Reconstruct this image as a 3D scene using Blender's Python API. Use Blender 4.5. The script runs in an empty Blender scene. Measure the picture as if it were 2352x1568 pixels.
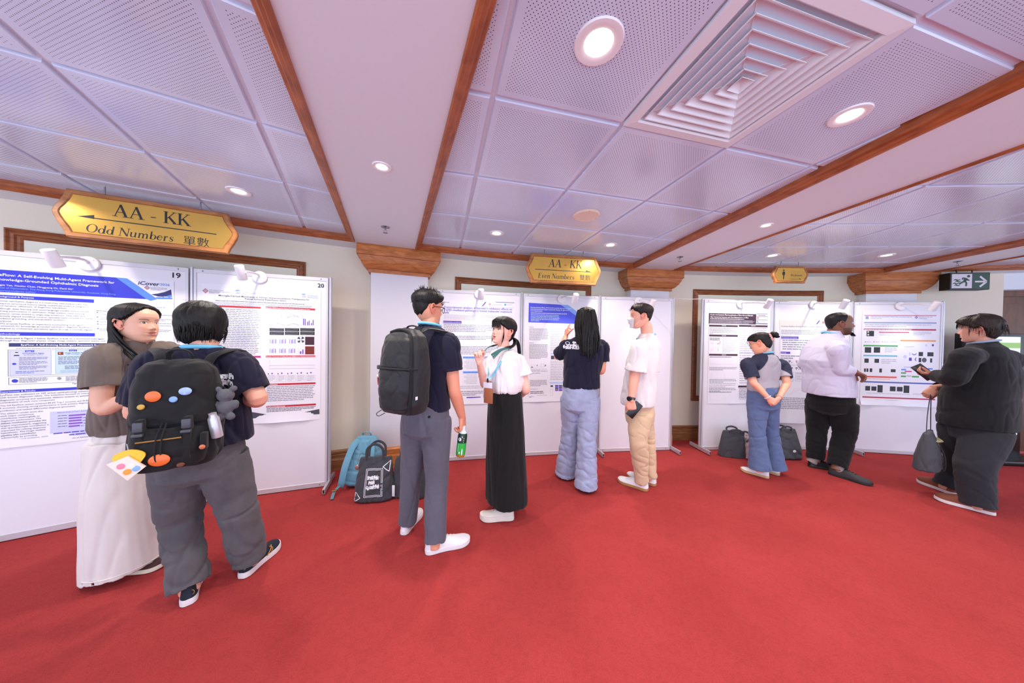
import bpy, bmesh, math, random
import numpy as np
from mathutils import Vector, Matrix, noise as mnoise, Quaternion
from math import sin, cos, pi, radians, sqrt, atan2, hypot
random.seed(7)
SC = bpy.context.scene
COL = SC.collection

# ---------------------------------------------------------------- camera, light, exposure
FPX, PITCH, ROLL, CAMH = 661.28, radians(.7403), radians(.8677), 1.4563
cam = bpy.data.cameras.new('camera')
cam.sensor_width = 36.0
cam.lens = FPX / 2352 * 36.0
cam.clip_start = .05
camo = bpy.data.objects.new('camera', cam)
COL.objects.link(camo)
camo.matrix_world = (Matrix.Translation((0, 0, CAMH)) @ Matrix.Rotation(pi / 2 - PITCH, 4, 'X') @ Matrix.Rotation(ROLL, 4, 'Z'))
SC.camera = camo
SC.view_settings.view_transform = 'Standard'
SC.view_settings.look = 'None'
SC.view_settings.gamma = 1
SC.view_settings.use_curve_mapping = False
SC.view_settings.exposure = 0.28
SC.cycles.max_bounces = 6
SC.cycles.diffuse_bounces = 4
SC.cycles.glossy_bounces = 3
SC.cycles.sample_clamp_indirect = 4
SC.cycles.use_denoising = True
wd = bpy.data.worlds.new('world')
SC.world = wd
wd.use_nodes = True
wd.node_tree.nodes['Background'].inputs[0].default_value = (.70, .80, 1, 1)
wd.node_tree.nodes['Background'].inputs[1].default_value = 2.5
DOWN_W, SPOT_W = 9.0, 8.5
DOWN_C, SPOT_C = (1, .90, .80), (.72, .78, 1)

# ---------------------------------------------------------------- pixel of the photo <-> point of the room
def ray(x, y):
    u0, v0 = x - 1176, y - 784
    cr, sr = cos(ROLL), sin(ROLL)
    u, v = u0 * cr + v0 * sr, -u0 * sr + v0 * cr
    d = (u / FPX, 1.0, -v / FPX)
    c, s = cos(PITCH), sin(PITCH)
    return Vector((d[0], c * d[1] + s * d[2], -s * d[1] + c * d[2]))
def at_z(x, y, z):
    r = ray(x, y); t = (z - CAMH) / r.z
    return Vector((r.x * t, r.y * t, z))
def at_y(x, y, Y):
    r = ray(x, y); t = Y / r.y
    return Vector((r.x * t, Y, CAMH + r.z * t))
CC, RW, HS, HT = Vector((3.363, -8.595)), 12.831, 2.412, 2.455   # centre and radius of the curved wall, soffit, tiles
def on_arc(x, y, r=RW):
    d = ray(x, y)
    a = d.x * d.x + d.y * d.y; b = -CC.x * d.x - CC.y * d.y; c = CC.x ** 2 + CC.y ** 2 - r * r
    t = (-b + sqrt(b * b - a * c)) / a
    return Vector((d.x * t, d.y * t, CAMH + d.z * t))
def arc(deg, r, z=0.0):
    return Vector((CC.x + r * cos(radians(deg)), CC.y + r * sin(radians(deg)), z))
def arcdeg(p):
    return math.degrees(atan2(p[1] - CC.y, p[0] - CC.x))

# ---------------------------------------------------------------- objects
def link(o, parent=None):
    COL.objects.link(o)
    if parent is not None:
        o.parent = parent
    return o
WLOC = {}
def wloc(o):
    return WLOC.get(o.name, Vector((0, 0, 0)))
def tag(o, label=None, cat=None, group=None, kind=None):
    if label: o['label'] = label
    if cat: o['category'] = cat
    if group: o['group'] = group
    if kind: o['kind'] = kind
    return o
def empty(name, loc, label=None, cat=None, group=None):
    o = bpy.data.objects.new(name, None)
    o.empty_display_size = .1
    o.location = loc
    link(o)
    WLOC[o.name] = Vector(loc)
    return tag(o, label, cat, group)
def mesh_obj(name, V, F, mats, parent=None, smooth=True, fm=None, loc=None, sharp=None, uv=None, col=None):
    """one mesh object from world-space verts; its origin is its own loc, or its parent's when it has one"""
    base = wloc(parent) if parent is not None else Vector(loc or (0, 0, 0))
    V = np.asarray(V, dtype=float).reshape(-1, 3) - np.array(base)
    m = bpy.data.meshes.new(name)
    m.from_pydata([tuple(v) for v in V], [], F)
    if not isinstance(mats, (list, tuple)): mats = [mats]
    for x in mats: m.materials.append(x)
    if fm is not None:
        m.polygons.foreach_set('material_index', fm)
    if smooth:
        m.polygons.foreach_set('use_smooth', [True] * len(m.polygons))
        if sharp:
            m.set_sharp_from_angle(angle=radians(sharp))
    if uv is not None:
        l = m.uv_layers.new(name='UV')
        vi = np.zeros(len(m.loops), dtype=np.int32); m.loops.foreach_get('vertex_index', vi)
        l.data.foreach_set('uv', np.asarray(uv, dtype=np.float32)[vi].ravel())
    if col is not None:
        a = m.color_attributes.new('Col', 'FLOAT_COLOR', 'POINT')
        c = np.ones((len(V), 4), dtype=np.float32); c[:, :3] = col
        a.data.foreach_set('color', c.ravel())
    m.update()
    o = bpy.data.objects.new(name, m)
    if parent is None: o.location = base
    link(o, parent)
    WLOC[o.name] = base
    return o
class MB:
    """collects shapes into one mesh"""
    def __init__(s): s.V = []; s.F = []; s.M = []
    def add(s, VF, mi=0):
        V, F = VF; n = len(s.V)
        s.V += [tuple(v) for v in V]; s.F += [tuple(i + n for i in f) for f in F]; s.M += [mi] * len(F)
        return s
    def obj(s, name, mats, parent=None, smooth=True, sharp=35, loc=None):
        return mesh_obj(name, s.V, s.F, mats, parent, smooth, s.M, loc, sharp)
def box(lo, hi, M=None):
    x0, y0, z0 = lo; x1, y1, z1 = hi
    V = [(x0, y0, z0), (x1, y0, z0), (x1, y1, z0), (x0, y1, z0), (x0, y0, z1), (x1, y0, z1), (x1, y1, z1), (x0, y1, z1)]
    F = [(0, 3, 2, 1), (4, 5, 6, 7), (0, 1, 5, 4), (1, 2, 6, 5), (2, 3, 7, 6), (3, 0, 4, 7)]
    return xf((V, F), M)
def xf(VF, M):
    if M is None: return VF
    return [M @ Vector(v) for v in VF[0]], VF[1]
def bbox(lo, hi, b=.004, M=None, seg=2):
    """bevelled box"""
    bm = bmesh.new()
    V, F = box(lo, hi)
    vs = [bm.verts.new(v) for v in V]
    for f in F: bm.faces.new([vs[i] for i in f])
    bmesh.ops.bevel(bm, geom=bm.edges[:], offset=b, segments=seg, profile=.5, affect='EDGES')
    bm.verts.index_update()
    r = ([v.co.copy() for v in bm.verts], [tuple(v.index for v in f.verts) for f in bm.faces])
    bm.free()
    return xf(r, M)
def rings(R, closed=True, cap=(True, True)):
    """skin between equal-length rings of points"""
    n = len(R[0]); V = [p for r in R for p in r]; F = []
    for i in range(len(R) - 1):
        for j in range(n if closed else n - 1):
            k = (j + 1) % n
            F.append((i * n + j, i * n + k, (i + 1) * n + k, (i + 1) * n + j))
    if cap[0]: F.append(tuple(range(n - 1, -1, -1)))
    if cap[1]: F.append(tuple(range((len(R) - 1) * n, len(R) * n)))
    return V, F
def frame_of(d, up=None):
    d = Vector(d).normalized()
    up = Vector(up) if up is not None else (Vector((0, 0, 1)) if abs(d.z) < .95 else Vector((0, 1, 0)))
    a = up.cross(d)
    if a.length < 1e-5: a = Vector((1, 0, 0)).cross(d)
    a.normalize(); b = d.cross(a).normalized()
    return a, b, d
def cyl(p0, p1, r0, r1=None, n=16, cap=(True, True)):
    p0, p1 = Vector(p0), Vector(p1); r1 = r0 if r1 is None else r1
    a, b, d = frame_of(p1 - p0)
    R = [[p + (a * cos(2 * pi * k / n) + b * sin(2 * pi * k / n)) * r for k in range(n)] for p, r in ((p0, r0), (p1, r1))]
    return rings(R, True, cap)
def lathe(prof, M=None, n=24, cap=(True, True)):
    """profile [(r, z)...] around z"""
    R = [[Vector((r * cos(2 * pi * k / n), r * sin(2 * pi * k / n), z)) for k in range(n)] for r, z in prof]
    return xf(rings(R, True, cap), M)
def catmull(P, n=6, closed=False):
    P = [np.array(p, dtype=float) for p in P]
    if len(P) < 3 and not closed:
        return [P[0] + (P[-1] - P[0]) * i / n for i in range(n + 1)]
    out = []; N = len(P)
    for i in range(N if closed else N - 1):
        if closed: a, b, c, d = P[i - 1], P[i], P[(i + 1) % N], P[(i + 2) % N]
        else: a, b, c, d = P[max(i - 1, 0)], P[i], P[i + 1], P[min(i + 2, N - 1)]
        for k in range(n):
            t = k / n
            out.append(.5 * (2 * b + (c - a) * t + (2 * a - 5 * b + 4 * c - d) * t * t + (3 * b - a - 3 * c + d) * t ** 3))
    if not closed: out.append(P[-1])
    return out
def tube(P, r, n=10, sub=6, up=None, flat=1.0, cap=(True, True), closed=False):
    """smooth tube through points; r is one radius or one per point; flat squashes it along the up side"""
    if not hasattr(r, '__len__'): r = [r] * len(P)
    Q = catmull([tuple(p) + (ri,) for p, ri in zip([tuple(p) for p in P], r)], sub, closed)
    pts = [Vector(q[:3]) for q in Q]; R = []
    a0 = None
    for i, p in enumerate(pts):
        if closed: d = pts[(i + 1) % len(pts)] - pts[i - 1]
        else: d = pts[min(i + 1, len(pts) - 1)] - pts[max(i - 1, 0)]
        if d.length < 1e-9: d = Vector((0, 0, 1))
        d.normalize()
        if up is not None: a, b, _ = frame_of(d, up)
        elif a0 is None: a, b, _ = frame_of(d)
        else:
            a = (a0 - d * a0.dot(d))
            a = a.normalized() if a.length > 1e-6 else frame_of(d)[0]
            b = d.cross(a)
        a0 = a; rr = max(Q[i][3], 1e-4)
        R.append([p + a * (cos(2 * pi * k / n) * rr) + b * (sin(2 * pi * k / n) * rr * flat) for k in range(n)])
    if closed: R.append(R[0]); cap = (False, False)
    return rings(R, True, cap)
def sweep(path, prof, outs, ups, closed=False, cap=True):
    """profile [(o, u)...] carried along path; outs/ups give the directions of o and u at each point (already mitred)"""
    R = [[Vector(p) + Vector(o) * a + Vector(u) * b for a, b in prof] for p, o, u in zip(path, outs, ups)]
    if closed: R.append(R[0])
    return rings(R, True, (cap and not closed,) * 2)
def strip(path_a, path_b):
    n = len(path_a)
    return list(path_a) + list(path_b), [(i, i + 1, n + i + 1, n + i) for i in range(n - 1)]
def prism(poly, M, z0, z1):
    """2D polygon extruded between z0 and z1 of frame M (caps triangulated by the renderer)"""
    n = len(poly)
    V = [M @ Vector((x, y, z0)) for x, y in poly] + [M @ Vector((x, y, z1)) for x, y in poly]
    F = [(i, (i + 1) % n, n + (i + 1) % n, n + i) for i in range(n)]
    F += [tuple(range(n - 1, -1, -1)), tuple(range(n, 2 * n))]
    return V, F
def clip_poly(poly, conv):
    """2D clip of poly by counter-clockwise convex polygon"""
    for i in range(len(conv)):
        a, b = conv[i], conv[(i + 1) % len(conv)]
        out = []
        side = lambda p: (b[0] - a[0]) * (p[1] - a[1]) - (b[1] - a[1]) * (p[0] - a[0])
        for k in range(len(poly)):
            p, q = poly[k - 1], poly[k]
            sp, sq = side(p), side(q)
            if (sp >= 0) != (sq >= 0):
                t = sp / (sp - sq); out.append((p[0] + (q[0] - p[0]) * t, p[1] + (q[1] - p[1]) * t))
            if sq >= 0: out.append(q)
        poly = out
        if len(poly) < 3: return []
    return poly

# ---------------------------------------------------------------- materials
MATS = {}
def rgb(r, g, b):
    f = lambda c: (c / 255 / 12.92) if c / 255 < .04045 else ((c / 255 + .055) / 1.055) ** 2.4
    return (f(r), f(g), f(b), 1)
def mat(name, c=(200, 200, 200), rough=.6, metal=0.0, spec=None, bump=0, scale=200, emit=None, power=0, coat=0, var=0, vscale=6, sheen=0, alpha=1, trans=0):
    if name in MATS: return MATS[name]
    m = bpy.data.materials.new(name); m.use_nodes = True
    nt = m.node_tree; b = nt.nodes['Principled BSDF']; N = nt.nodes.new; L = nt.links.new
    col = rgb(*c); b.inputs['Base Color'].default_value = col
    b.inputs['Roughness'].default_value = rough; b.inputs['Metallic'].default_value = metal
    if spec is not None: b.inputs['Specular IOR Level'].default_value = spec
    if coat: b.inputs['Coat Weight'].default_value = coat; b.inputs['Coat Roughness'].default_value = .15
    if sheen: b.inputs['Sheen Weight'].default_value = sheen
    if trans: b.inputs['Transmission Weight'].default_value = trans
    if alpha < 1: b.inputs['Alpha'].default_value = alpha
    if emit: b.inputs['Emission Color'].default_value = rgb(*emit); b.inputs['Emission Strength'].default_value = power
    if bump or var:
        tc = N('ShaderNodeTexCoord')
    if bump:
        n = N('ShaderNodeTexNoise'); n.inputs['Scale'].default_value = scale; n.inputs['Detail'].default_value = 3
        L(tc.outputs['Object'], n.inputs['Vector'])
        bp = N('ShaderNodeBump'); bp.inputs['Strength'].default_value = bump; bp.inputs['Distance'].default_value = .01
        L(n.outputs['Fac'], bp.inputs['Height']); L(bp.outputs['Normal'], b.inputs['Normal'])
    if var:
        n2 = N('ShaderNodeTexNoise'); n2.inputs['Scale'].default_value = vscale; n2.inputs['Detail'].default_value = 5
        L(tc.outputs['Object'], n2.inputs['Vector'])
        r = N('ShaderNodeValToRGB')
        r.color_ramp.elements[0].position = .3; r.color_ramp.elements[1].position = .7
        r.color_ramp.elements[0].color = tuple(x * (1 - var) for x in col[:3]) + (1,)
        r.color_ramp.elements[1].color = tuple(min(1, x * (1 + var)) for x in col[:3]) + (1,)
        L(n2.outputs['Fac'], r.inputs['Fac']); L(r.outputs['Color'], b.inputs['Base Color'])
    MATS[name] = m
    return m
def wood(name, c1, c2, rough=.45, sc=(1.2, 14, 14)):
    if name in MATS: return MATS[name]
    m = bpy.data.materials.new(name); m.use_nodes = True
    nt = m.node_tree; b = nt.nodes['Principled BSDF']; N = nt.nodes.new; L = nt.links.new
    tc = N('ShaderNodeTexCoord'); mp = N('ShaderNodeMapping'); mp.inputs['Scale'].default_value = sc
    n = N('ShaderNodeTexNoise'); n.inputs['Scale'].default_value = 3; n.inputs['Detail'].default_value = 8; n.inputs['Distortion'].default_value = .6
    r = N('ShaderNodeValToRGB'); r.color_ramp.elements[0].position = .35; r.color_ramp.elements[1].position = .65
    r.color_ramp.elements[0].color = rgb(*c1); r.color_ramp.elements[1].color = rgb(*c2)
    L(tc.outputs['Object'], mp.inputs['Vector']); L(mp.outputs['Vector'], n.inputs['Vector']); L(n.outputs['Fac'], r.inputs['Fac']); L(r.outputs['Color'], b.inputs['Base Color'])
    bp = N('ShaderNodeBump'); bp.inputs['Strength'].default_value = .12; bp.inputs['Distance'].default_value = .004
    L(n.outputs['Fac'], bp.inputs['Height']); L(bp.outputs['Normal'], b.inputs['Normal'])
    b.inputs['Roughness'].default_value = rough
    MATS[name] = m
    return m
def vcol_mat(name, rough=.5, sss=0, bump=0, scale=400):
    """material whose colour is the mesh's own colour attribute"""
    if name in MATS: return MATS[name]
    m = bpy.data.materials.new(name); m.use_nodes = True
    nt = m.node_tree; b = nt.nodes['Principled BSDF']; N = nt.nodes.new; L = nt.links.new
    a = N('ShaderNodeVertexColor'); a.layer_name = 'Col'; L(a.outputs['Color'], b.inputs['Base Color'])
    b.inputs['Roughness'].default_value = rough
    if sss:
        b.inputs['Subsurface Weight'].default_value = sss; b.inputs['Subsurface Radius'].default_value = (.012, .005, .003); b.inputs['Subsurface Scale'].default_value = .6
    if bump:
        tc = N('ShaderNodeTexCoord'); n = N('ShaderNodeTexNoise'); n.inputs['Scale'].default_value = scale
        L(tc.outputs['Object'], n.inputs['Vector'])
        bp = N('ShaderNodeBump'); bp.inputs['Strength'].default_value = bump; bp.inputs['Distance'].default_value = .01
        L(n.outputs['Fac'], bp.inputs['Height']); L(bp.outputs['Normal'], b.inputs['Normal'])
    MATS[name] = m
    return m
def lamp(name, kind, loc, aim, power, color, parent, size=.05, cone=60, blend=.6):
    l = bpy.data.lights.new(name, kind); l.energy = power; l.color = color
    if kind == 'SPOT': l.spot_size = radians(cone); l.spot_blend = blend; l.shadow_soft_size = size
    elif kind == 'AREA': l.shape = 'DISK'; l.size = size; l.spread = radians(cone)
    o = bpy.data.objects.new(name, l); link(o, parent)
    d = (Vector(aim) - Vector(loc)).normalized()
    o.rotation_euler = d.to_track_quat('-Z', 'Y').to_euler()
    o.location = Vector(loc) - (wloc(parent) if parent is not None else Vector((0, 0, 0)))
    return o
def text_mesh(s, size=1.0, extrude=.0004, res=2, bold=0.0, shear=0.0):
    """(verts, faces, width, height) of a line of lettering lying in the xy plane"""
    c = bpy.data.curves.new('lettering', 'FONT'); c.body = s; c.size = size; c.resolution_u = res; c.offset = bold; c.shear = shear
    c.fill_mode = 'FRONT'
    o = bpy.data.objects.new('lettering', c); COL.objects.link(o)
    bpy.context.view_layer.update()
    me = o.evaluated_get(bpy.context.evaluated_depsgraph_get()).to_mesh()
    V = [v.co.copy() for v in me.vertices]; F = [tuple(p.vertices) for p in me.polygons]
    o.evaluated_get(bpy.context.evaluated_depsgraph_get()).to_mesh_clear()
    bpy.data.objects.remove(o); bpy.data.curves.remove(c)
    return V, F
# ================================================================ the room
M_WALL = mat('cream wallpaper', (226, 216, 198), .75, bump=.08, scale=300)
M_PLASTER = mat('white plaster', (222, 228, 236), .55, bump=.03, scale=60)
M_COLUMN = mat('white column paint', (226, 224, 230), .5, bump=.03, scale=90)
M_WOOD = wood('oak trim', (140, 72, 36), (172, 98, 54), .38, (3, 3, 14))
M_WOODT = wood('dark oak trim', (118, 64, 34), (150, 86, 48), .38, (3, 3, 14))
M_CAP = wood('oak capital', (160, 92, 46), (196, 124, 70), .42, (2.2, 6, 16))
M_BASE = wood('oak baseboard', (122, 78, 46), (158, 106, 66), .42, (2, 2, 16))
M_DOOR = wood('brown door veneer', (88, 50, 28), (112, 66, 38), .4, (6, 6, 1.2))
M_WHITE = mat('white enamel', (238, 236, 238), .35)
M_GRID = mat('white ceiling grid', (222, 228, 240), .4)
M_BLACK = mat('black void', (8, 8, 9), .9)

def carpet_mat():
    m = bpy.data.materials.new('red carpet'); m.use_nodes = True
    nt = m.node_tree; b = nt.nodes['Principled BSDF']; N = nt.nodes.new; L = nt.links.new
    tc = N('ShaderNodeTexCoord')
    n1 = N('ShaderNodeTexNoise'); n1.inputs['Scale'].default_value = 2.2; n1.inputs['Detail'].default_value = 6
    n2 = N('ShaderNodeTexNoise'); n2.inputs['Scale'].default_value = 160; n2.inputs['Detail'].default_value = 3
    n3 = N('ShaderNodeTexNoise'); n3.inputs['Scale'].default_value = 26; n3.inputs['Detail'].default_value = 4; n3.inputs['Distortion'].default_value = 1.4
    for n in (n1, n2, n3): L(tc.outputs['Object'], n.inputs['Vector'])
    r = N('ShaderNodeValToRGB'); r.color_ramp.elements[0].position = .3; r.color_ramp.elements[1].position = .7
    r.color_ramp.elements[0].color = rgb(158, 56, 55); r.color_ramp.elements[1].color = rgb(168, 62, 61)
    L(n1.outputs['Fac'], r.inputs['Fac'])
    mx = N('ShaderNodeMix'); mx.data_type = 'RGBA'; mx.blend_type = 'MULTIPLY'; mx.inputs['Factor'].default_value = .35
    r2 = N('ShaderNodeValToRGB'); r2.color_ramp.elements[0].position = .32; r2.color_ramp.elements[0].color = (.6, .55, .55, 1); r2.color_ramp.elements[1].position = .62
    L(n2.outputs['Fac'], r2.inputs['Fac']); L(r.outputs['Color'], mx.inputs['A']); L(r2.outputs['Color'], mx.inputs['B'])
    mx2 = N('ShaderNodeMix'); mx2.data_type = 'RGBA'; mx2.blend_type = 'MULTIPLY'; mx2.inputs['Factor'].default_value = .16
    r3 = N('ShaderNodeValToRGB'); r3.color_ramp.elements[0].position = .36; r3.color_ramp.elements[0].color = (.5, .45, .45, 1); r3.color_ramp.elements[1].position = .55
    L(n3.outputs['Fac'], r3.inputs['Fac']); L(mx.outputs['Result'], mx2.inputs['A']); L(r3.outputs['Color'], mx2.inputs['B'])
    L(mx2.outputs['Result'], b.inputs['Base Color'])
    bp = N('ShaderNodeBump'); bp.inputs['Strength'].default_value = .5; bp.inputs['Distance'].default_value = .004
    L(n2.outputs['Fac'], bp.inputs['Height']); L(bp.outputs['Normal'], b.inputs['Normal'])
    b.inputs['Roughness'].default_value = .95; b.inputs['Specular IOR Level'].default_value = .1
    return m
def tile_mat():
    m = bpy.data.materials.new('perforated ceiling tile'); m.use_nodes = True
    nt = m.node_tree; b = nt.nodes['Principled BSDF']; N = nt.nodes.new; L = nt.links.new
    uv = N('ShaderNodeUVMap'); uv.uv_map = 'UV'
    def vm(op, a, bb=None):
        n = N('ShaderNodeVectorMath'); n.operation = op
        L(a, n.inputs[0])
        if bb is not None: n.inputs[1].default_value = bb
        return n
    def ma(op, a, bb):
        n = N('ShaderNodeMath'); n.operation = op; L(a, n.inputs[0])
        if hasattr(bb, 'links'): L(bb, n.inputs[1])
        else: n.inputs[1].default_value = bb
        return n.outputs[0]
    p = 1 / .0150
    hs = []
    for off in (0, .5):
        s = vm('MULTIPLY', uv.outputs[0], (p, p, 0)); a = vm('ADD', s.outputs[0], (off + 50, off + 50, 0))
        f = vm('FRACTION', a.outputs[0]); c = vm('SUBTRACT', f.outputs[0], (.5, .5, 0)); l = vm('LENGTH', c.outputs[0])
        hs.append(ma('LESS_THAN', l.outputs['Value'], .125))
    h = ma('MAXIMUM', hs[0], hs[1])
    ab = vm('ABSOLUTE', uv.outputs[0]); sx = N('ShaderNodeSeparateXYZ'); L(ab.outputs[0], sx.inputs[0])
    mm = ma('MAXIMUM', sx.outputs[0], sx.outputs[1]); inside = ma('LESS_THAN', mm, .266)
    h = ma('MULTIPLY', h, inside)
    mx = N('ShaderNodeMix'); mx.data_type = 'RGBA'
    mx.inputs['A'].default_value = rgb(208, 220, 242); mx.inputs['B'].default_value = rgb(92, 88, 104)
    L(h, mx.inputs['Factor']); L(mx.outputs['Result'], b.inputs['Base Color'])
    b.inputs['Roughness'].default_value = .17
    b.inputs['Specular IOR Level'].default_value = .6
    return m
M_CARPET, M_TILE = carpet_mat(), tile_mat()

# floor
tag(mesh_obj('floor', [(-7, -1.5, 0), (9, -1.5, 0), (9, 5.2, 0), (-7, 5.2, 0)], [(0, 1, 2, 3)], M_CARPET, smooth=False), kind='structure', label='red carpet floor')
# the curved wall, its ends and the wall beyond the doorway
A0, A1 = 75.72, 141.0
def arcs(a0, a1, r, z, n=60):
    return [arc(a0 + (a1 - a0) * i / n, r, z) for i in range(n + 1)]
w = MB()
w.add(rings([arcs(A0, A1, RW, 0), arcs(A0, A1, RW, HS + .1), arcs(A0, A1, RW + .25, HS + .1), arcs(A0, A1, RW + .25, 0)], closed=False, cap=(0, 0)))
w.add(([arc(A0, RW, 0), arc(A0, RW, HS + .1), arc(A0, RW + .25, HS + .1), arc(A0, RW + .25, 0)], [(0, 1, 2, 3)]))
tag(w.obj('wall_back', M_WALL, sharp=40), kind='structure')
# doorway at the end: plaster lintel, dark door leaf
r0 = RW + .16
tag(MB().add(rings([arcs(60, A0, RW + .02, 2.2, 14), arcs(60, A0, RW + .02, HS + .1, 14), arcs(60, A0, r0 + .2, HS + .1, 14), arcs(60, A0, r0 + .2, 2.2, 14)], closed=False, cap=(0, 0))).obj('wall_above_door', M_PLASTER), kind='structure')
dr = MB().add(rings([arcs(60, A0, r0, .02, 14), arcs(60, A0, r0, 2.2, 14)], closed=False, cap=(0, 0)))
dr.add(rings([arcs(60, A0, r0 - .03, 2.12, 14), arcs(60, A0, r0 - .03, 2.2, 14), arcs(60, A0, r0, 2.2, 14)], closed=False, cap=(0, 0)))
for z0, z1 in ((.08, .42), (.52, 2.02)):
    dr.add(rings([arcs(66.5, 75.2, r0 - .012, z, 10) for z in (z0, z1)], closed=False, cap=(0, 0)))
DOOR = tag(dr.obj('door_1', M_DOOR), kind='structure')
M_GOLD = mat('gilt metal', (226, 160, 52), .3, .9)
hd = MB()
hp = arc(75.05, r0 - .03, 1.02)
for dz, rr in ((.12, .030), (.06, .022), (0, .034), (-.07, .024), (-.15, .034)):
    hd.add(lathe([(.0, -.03), (rr, -.02), (rr * 1.1, 0), (rr, .02), (0, .03)], Matrix.Translation(hp + Vector((.0, -.02, dz))), 14))
hd.add(tube([hp + Vector((-.02, -.03, .2)), hp + Vector((-.02, -.07, .1)), hp + Vector((-.02, -.07, -.1)), hp + Vector((-.02, -.03, -.2))], .012))
hd.obj('door_handle', M_GOLD, DOOR)
# baseboard along the wall, stepped profile
BBP = [(0, .0), (-.028, 0), (-.028, .105), (-.022, .115), (-.018, .12), (-.018, .158), (-.012, .165), (-.02, .175), (-.02, .196), (-.008, .212), (0, .212)]
def arc_sweep(prof, a0, a1, n=40, r=RW, z=0.0):
    R = []
    for i in range(n + 1):
        a = a0 + (a1 - a0) * i / n
        R.append([arc(a, r + o, z + u) for o, u in prof])
    return rings(R, True)
tag(MB().add(arc_sweep(BBP, A0, A1, 80)).obj('baseboard_back', M_BASE, sharp=30), kind='structure')

# moulding frames on the wall (three), as long as the photo shows them
FRP = [(0, 0), (-.018, .002), (-.024, .012), (-.014, .022), (-.02, .034), (-.02, .044), (-.01, .052), (-.012, .066), (-.004, .078), (0, .078)]   # (towards wall, across)
M_FIELD = mat('cream wall field', (222, 220, 206), .75, bump=.06, scale=300)
def wall_frame(name, a_l, a_r, z0, z1):
    mb = MB(); n = 30
    aw = math.degrees(.078 / RW)
    def run(path, inward):   # path of (deg, z); inward (ddeg, dz) mitred offset for across = .078
        R = []
        for (a, z), (da, dz) in zip(path, inward):
            R.append([arc(a + da * u / .078, RW + o, z + dz * u / .078) for o, u in FRP])
        mb.add(rings(R, True))
    seg = lambda a, b: [a + (b - a) * i / n for i in range(n + 1)]
    top = [(a, z1) for a in seg(a_l, a_r)]
    inn = [(0, -.078)] * (n + 1); inn[0] = (-aw, -.078); inn[-1] = (aw, -.078)
    run(top, inn)
    run([(a_l, z1), (a_l, z0)], [(-aw, -.078), (-aw, .078)])
    run([(a_r, z1), (a_r, z0)], [(aw, -.078), (aw, .078)])
    run([(a, z0) for a in seg(a_l, a_r)], [(-x, .078) if False else (d[0], .078) for d, x in zip(inn, range(n + 1))])
    mb.add(rings([arcs(a_r + aw, a_l - aw, RW - .003, z0 + .07, 30), arcs(a_r + aw, a_l - aw, RW - .003, z1 - .07, 30)], closed=False, cap=(0, 0)), 1)
    return tag(mb.obj(name, [M_WOODT, M_FIELD], sharp=30), kind='structure')
wall_frame('trim_1', 123.45, 115.43, .572, 2.205)
wall_frame('trim_2', 108.54, 100.2, .572, 2.2)
wall_frame('trim_3', 93.26, 84.92, .572, 2.205)

# columns with capitals and plinths
COLS = [(111.35, .60), (96.55, .575), (81.65, .60)]
def column(deg, wd):
    c = arc(deg, RW); e_o = (c - Vector((CC.x, CC.y, 0))).normalized(); e_i = -e_o      # towards the room
    e_r = Vector((-e_i.y, e_i.x, 0))
    M = Matrix((Vector((e_r.x, e_i.x, 0)), Vector((e_r.y, e_i.y, 0)), Vector((0, 0, 1)))).to_4x4(); M.translation = c
    h = wd / 2; d = .135
    shaft = MB().add(xf(bbox((-h, -.15, 0), (h, d, HS - .2), .012), M))
    o = tag(shaft.obj('column', M_COLUMN, sharp=40, loc=c), kind='structure')
    prof = [(0, -.272), (.022, -.272), (.022, -.238), (.034, -.236), (.05, -.225), (.078, -.19), (.1, -.15), (.112, -.112), (.124, -.108), (.124, -.012), (.118, 0)]
    R = []
    for p, z in prof:
        R.append([M @ Vector(q) for q in ((-h - p, -.1, HS + z), (-h - p, d + p, HS + z), (h + p, d + p, HS + z), (h + p, -.1, HS + z))])
    MB().add(rings(R, True)).obj('capital', M_CAP, o, sharp=30)
    prof = [(.055, 0), (.055, .13), (.05, .14), (.032, .145), (.032, .2), (.02, .215), (0, .22)]
    R = [[M @ Vector(q) for q in ((-h - p, -.1, z), (-h - p, d + p, z), (h + p, d + p, z), (h + p, -.1, z))] for p, z in prof]
    MB().add(rings(R, True)).obj('plinth', M_CAP, o, sharp=30)
for a in COLS: column(*a)

# ---------------------------------------------------------------- ceiling: beams (soffit), bays of tiles, wooden trim
RS = RW - .275
def ln(p, q):
    p, q = Vector(p), Vector(q); d = (q - p).normalized()
    return p, d
def to_arc(p, d, r):
    a = p - CC; b = a.dot(d); c = a.dot(a) - r * r
    return p + d * (-b + sqrt(b * b - c))
def pol(deg, dirdeg, off):
    c = arc(deg, RS).to_2d(); d = Vector((cos(radians(dirdeg)), sin(radians(dirdeg))))
    n = Vector((d.y, -d.x)); return c + n * off, d
BEAMS = [   # (left edge, right edge) as point + direction towards the wall
    (pol(127.4, 129, -.29), pol(127.4, 129, .29)),
    (ln((-.708, .837), (-1.603, 2.926)), ln((-.116, .829), (-1.077, 3.166))),
    (ln((1.861, 1.067), (1.617, 3.841)), ln((2.412, 1.377), (2.175, 3.905))),
    (ln((4.838, 2.741), (4.954, 3.858)), ln((5.409, 3.062), (5.511, 3.784))),
    (pol(66, 68, -.29), pol(66, 68, .29))]
FAR = 5.6
soff = MB()
zb = HS + .12
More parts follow.
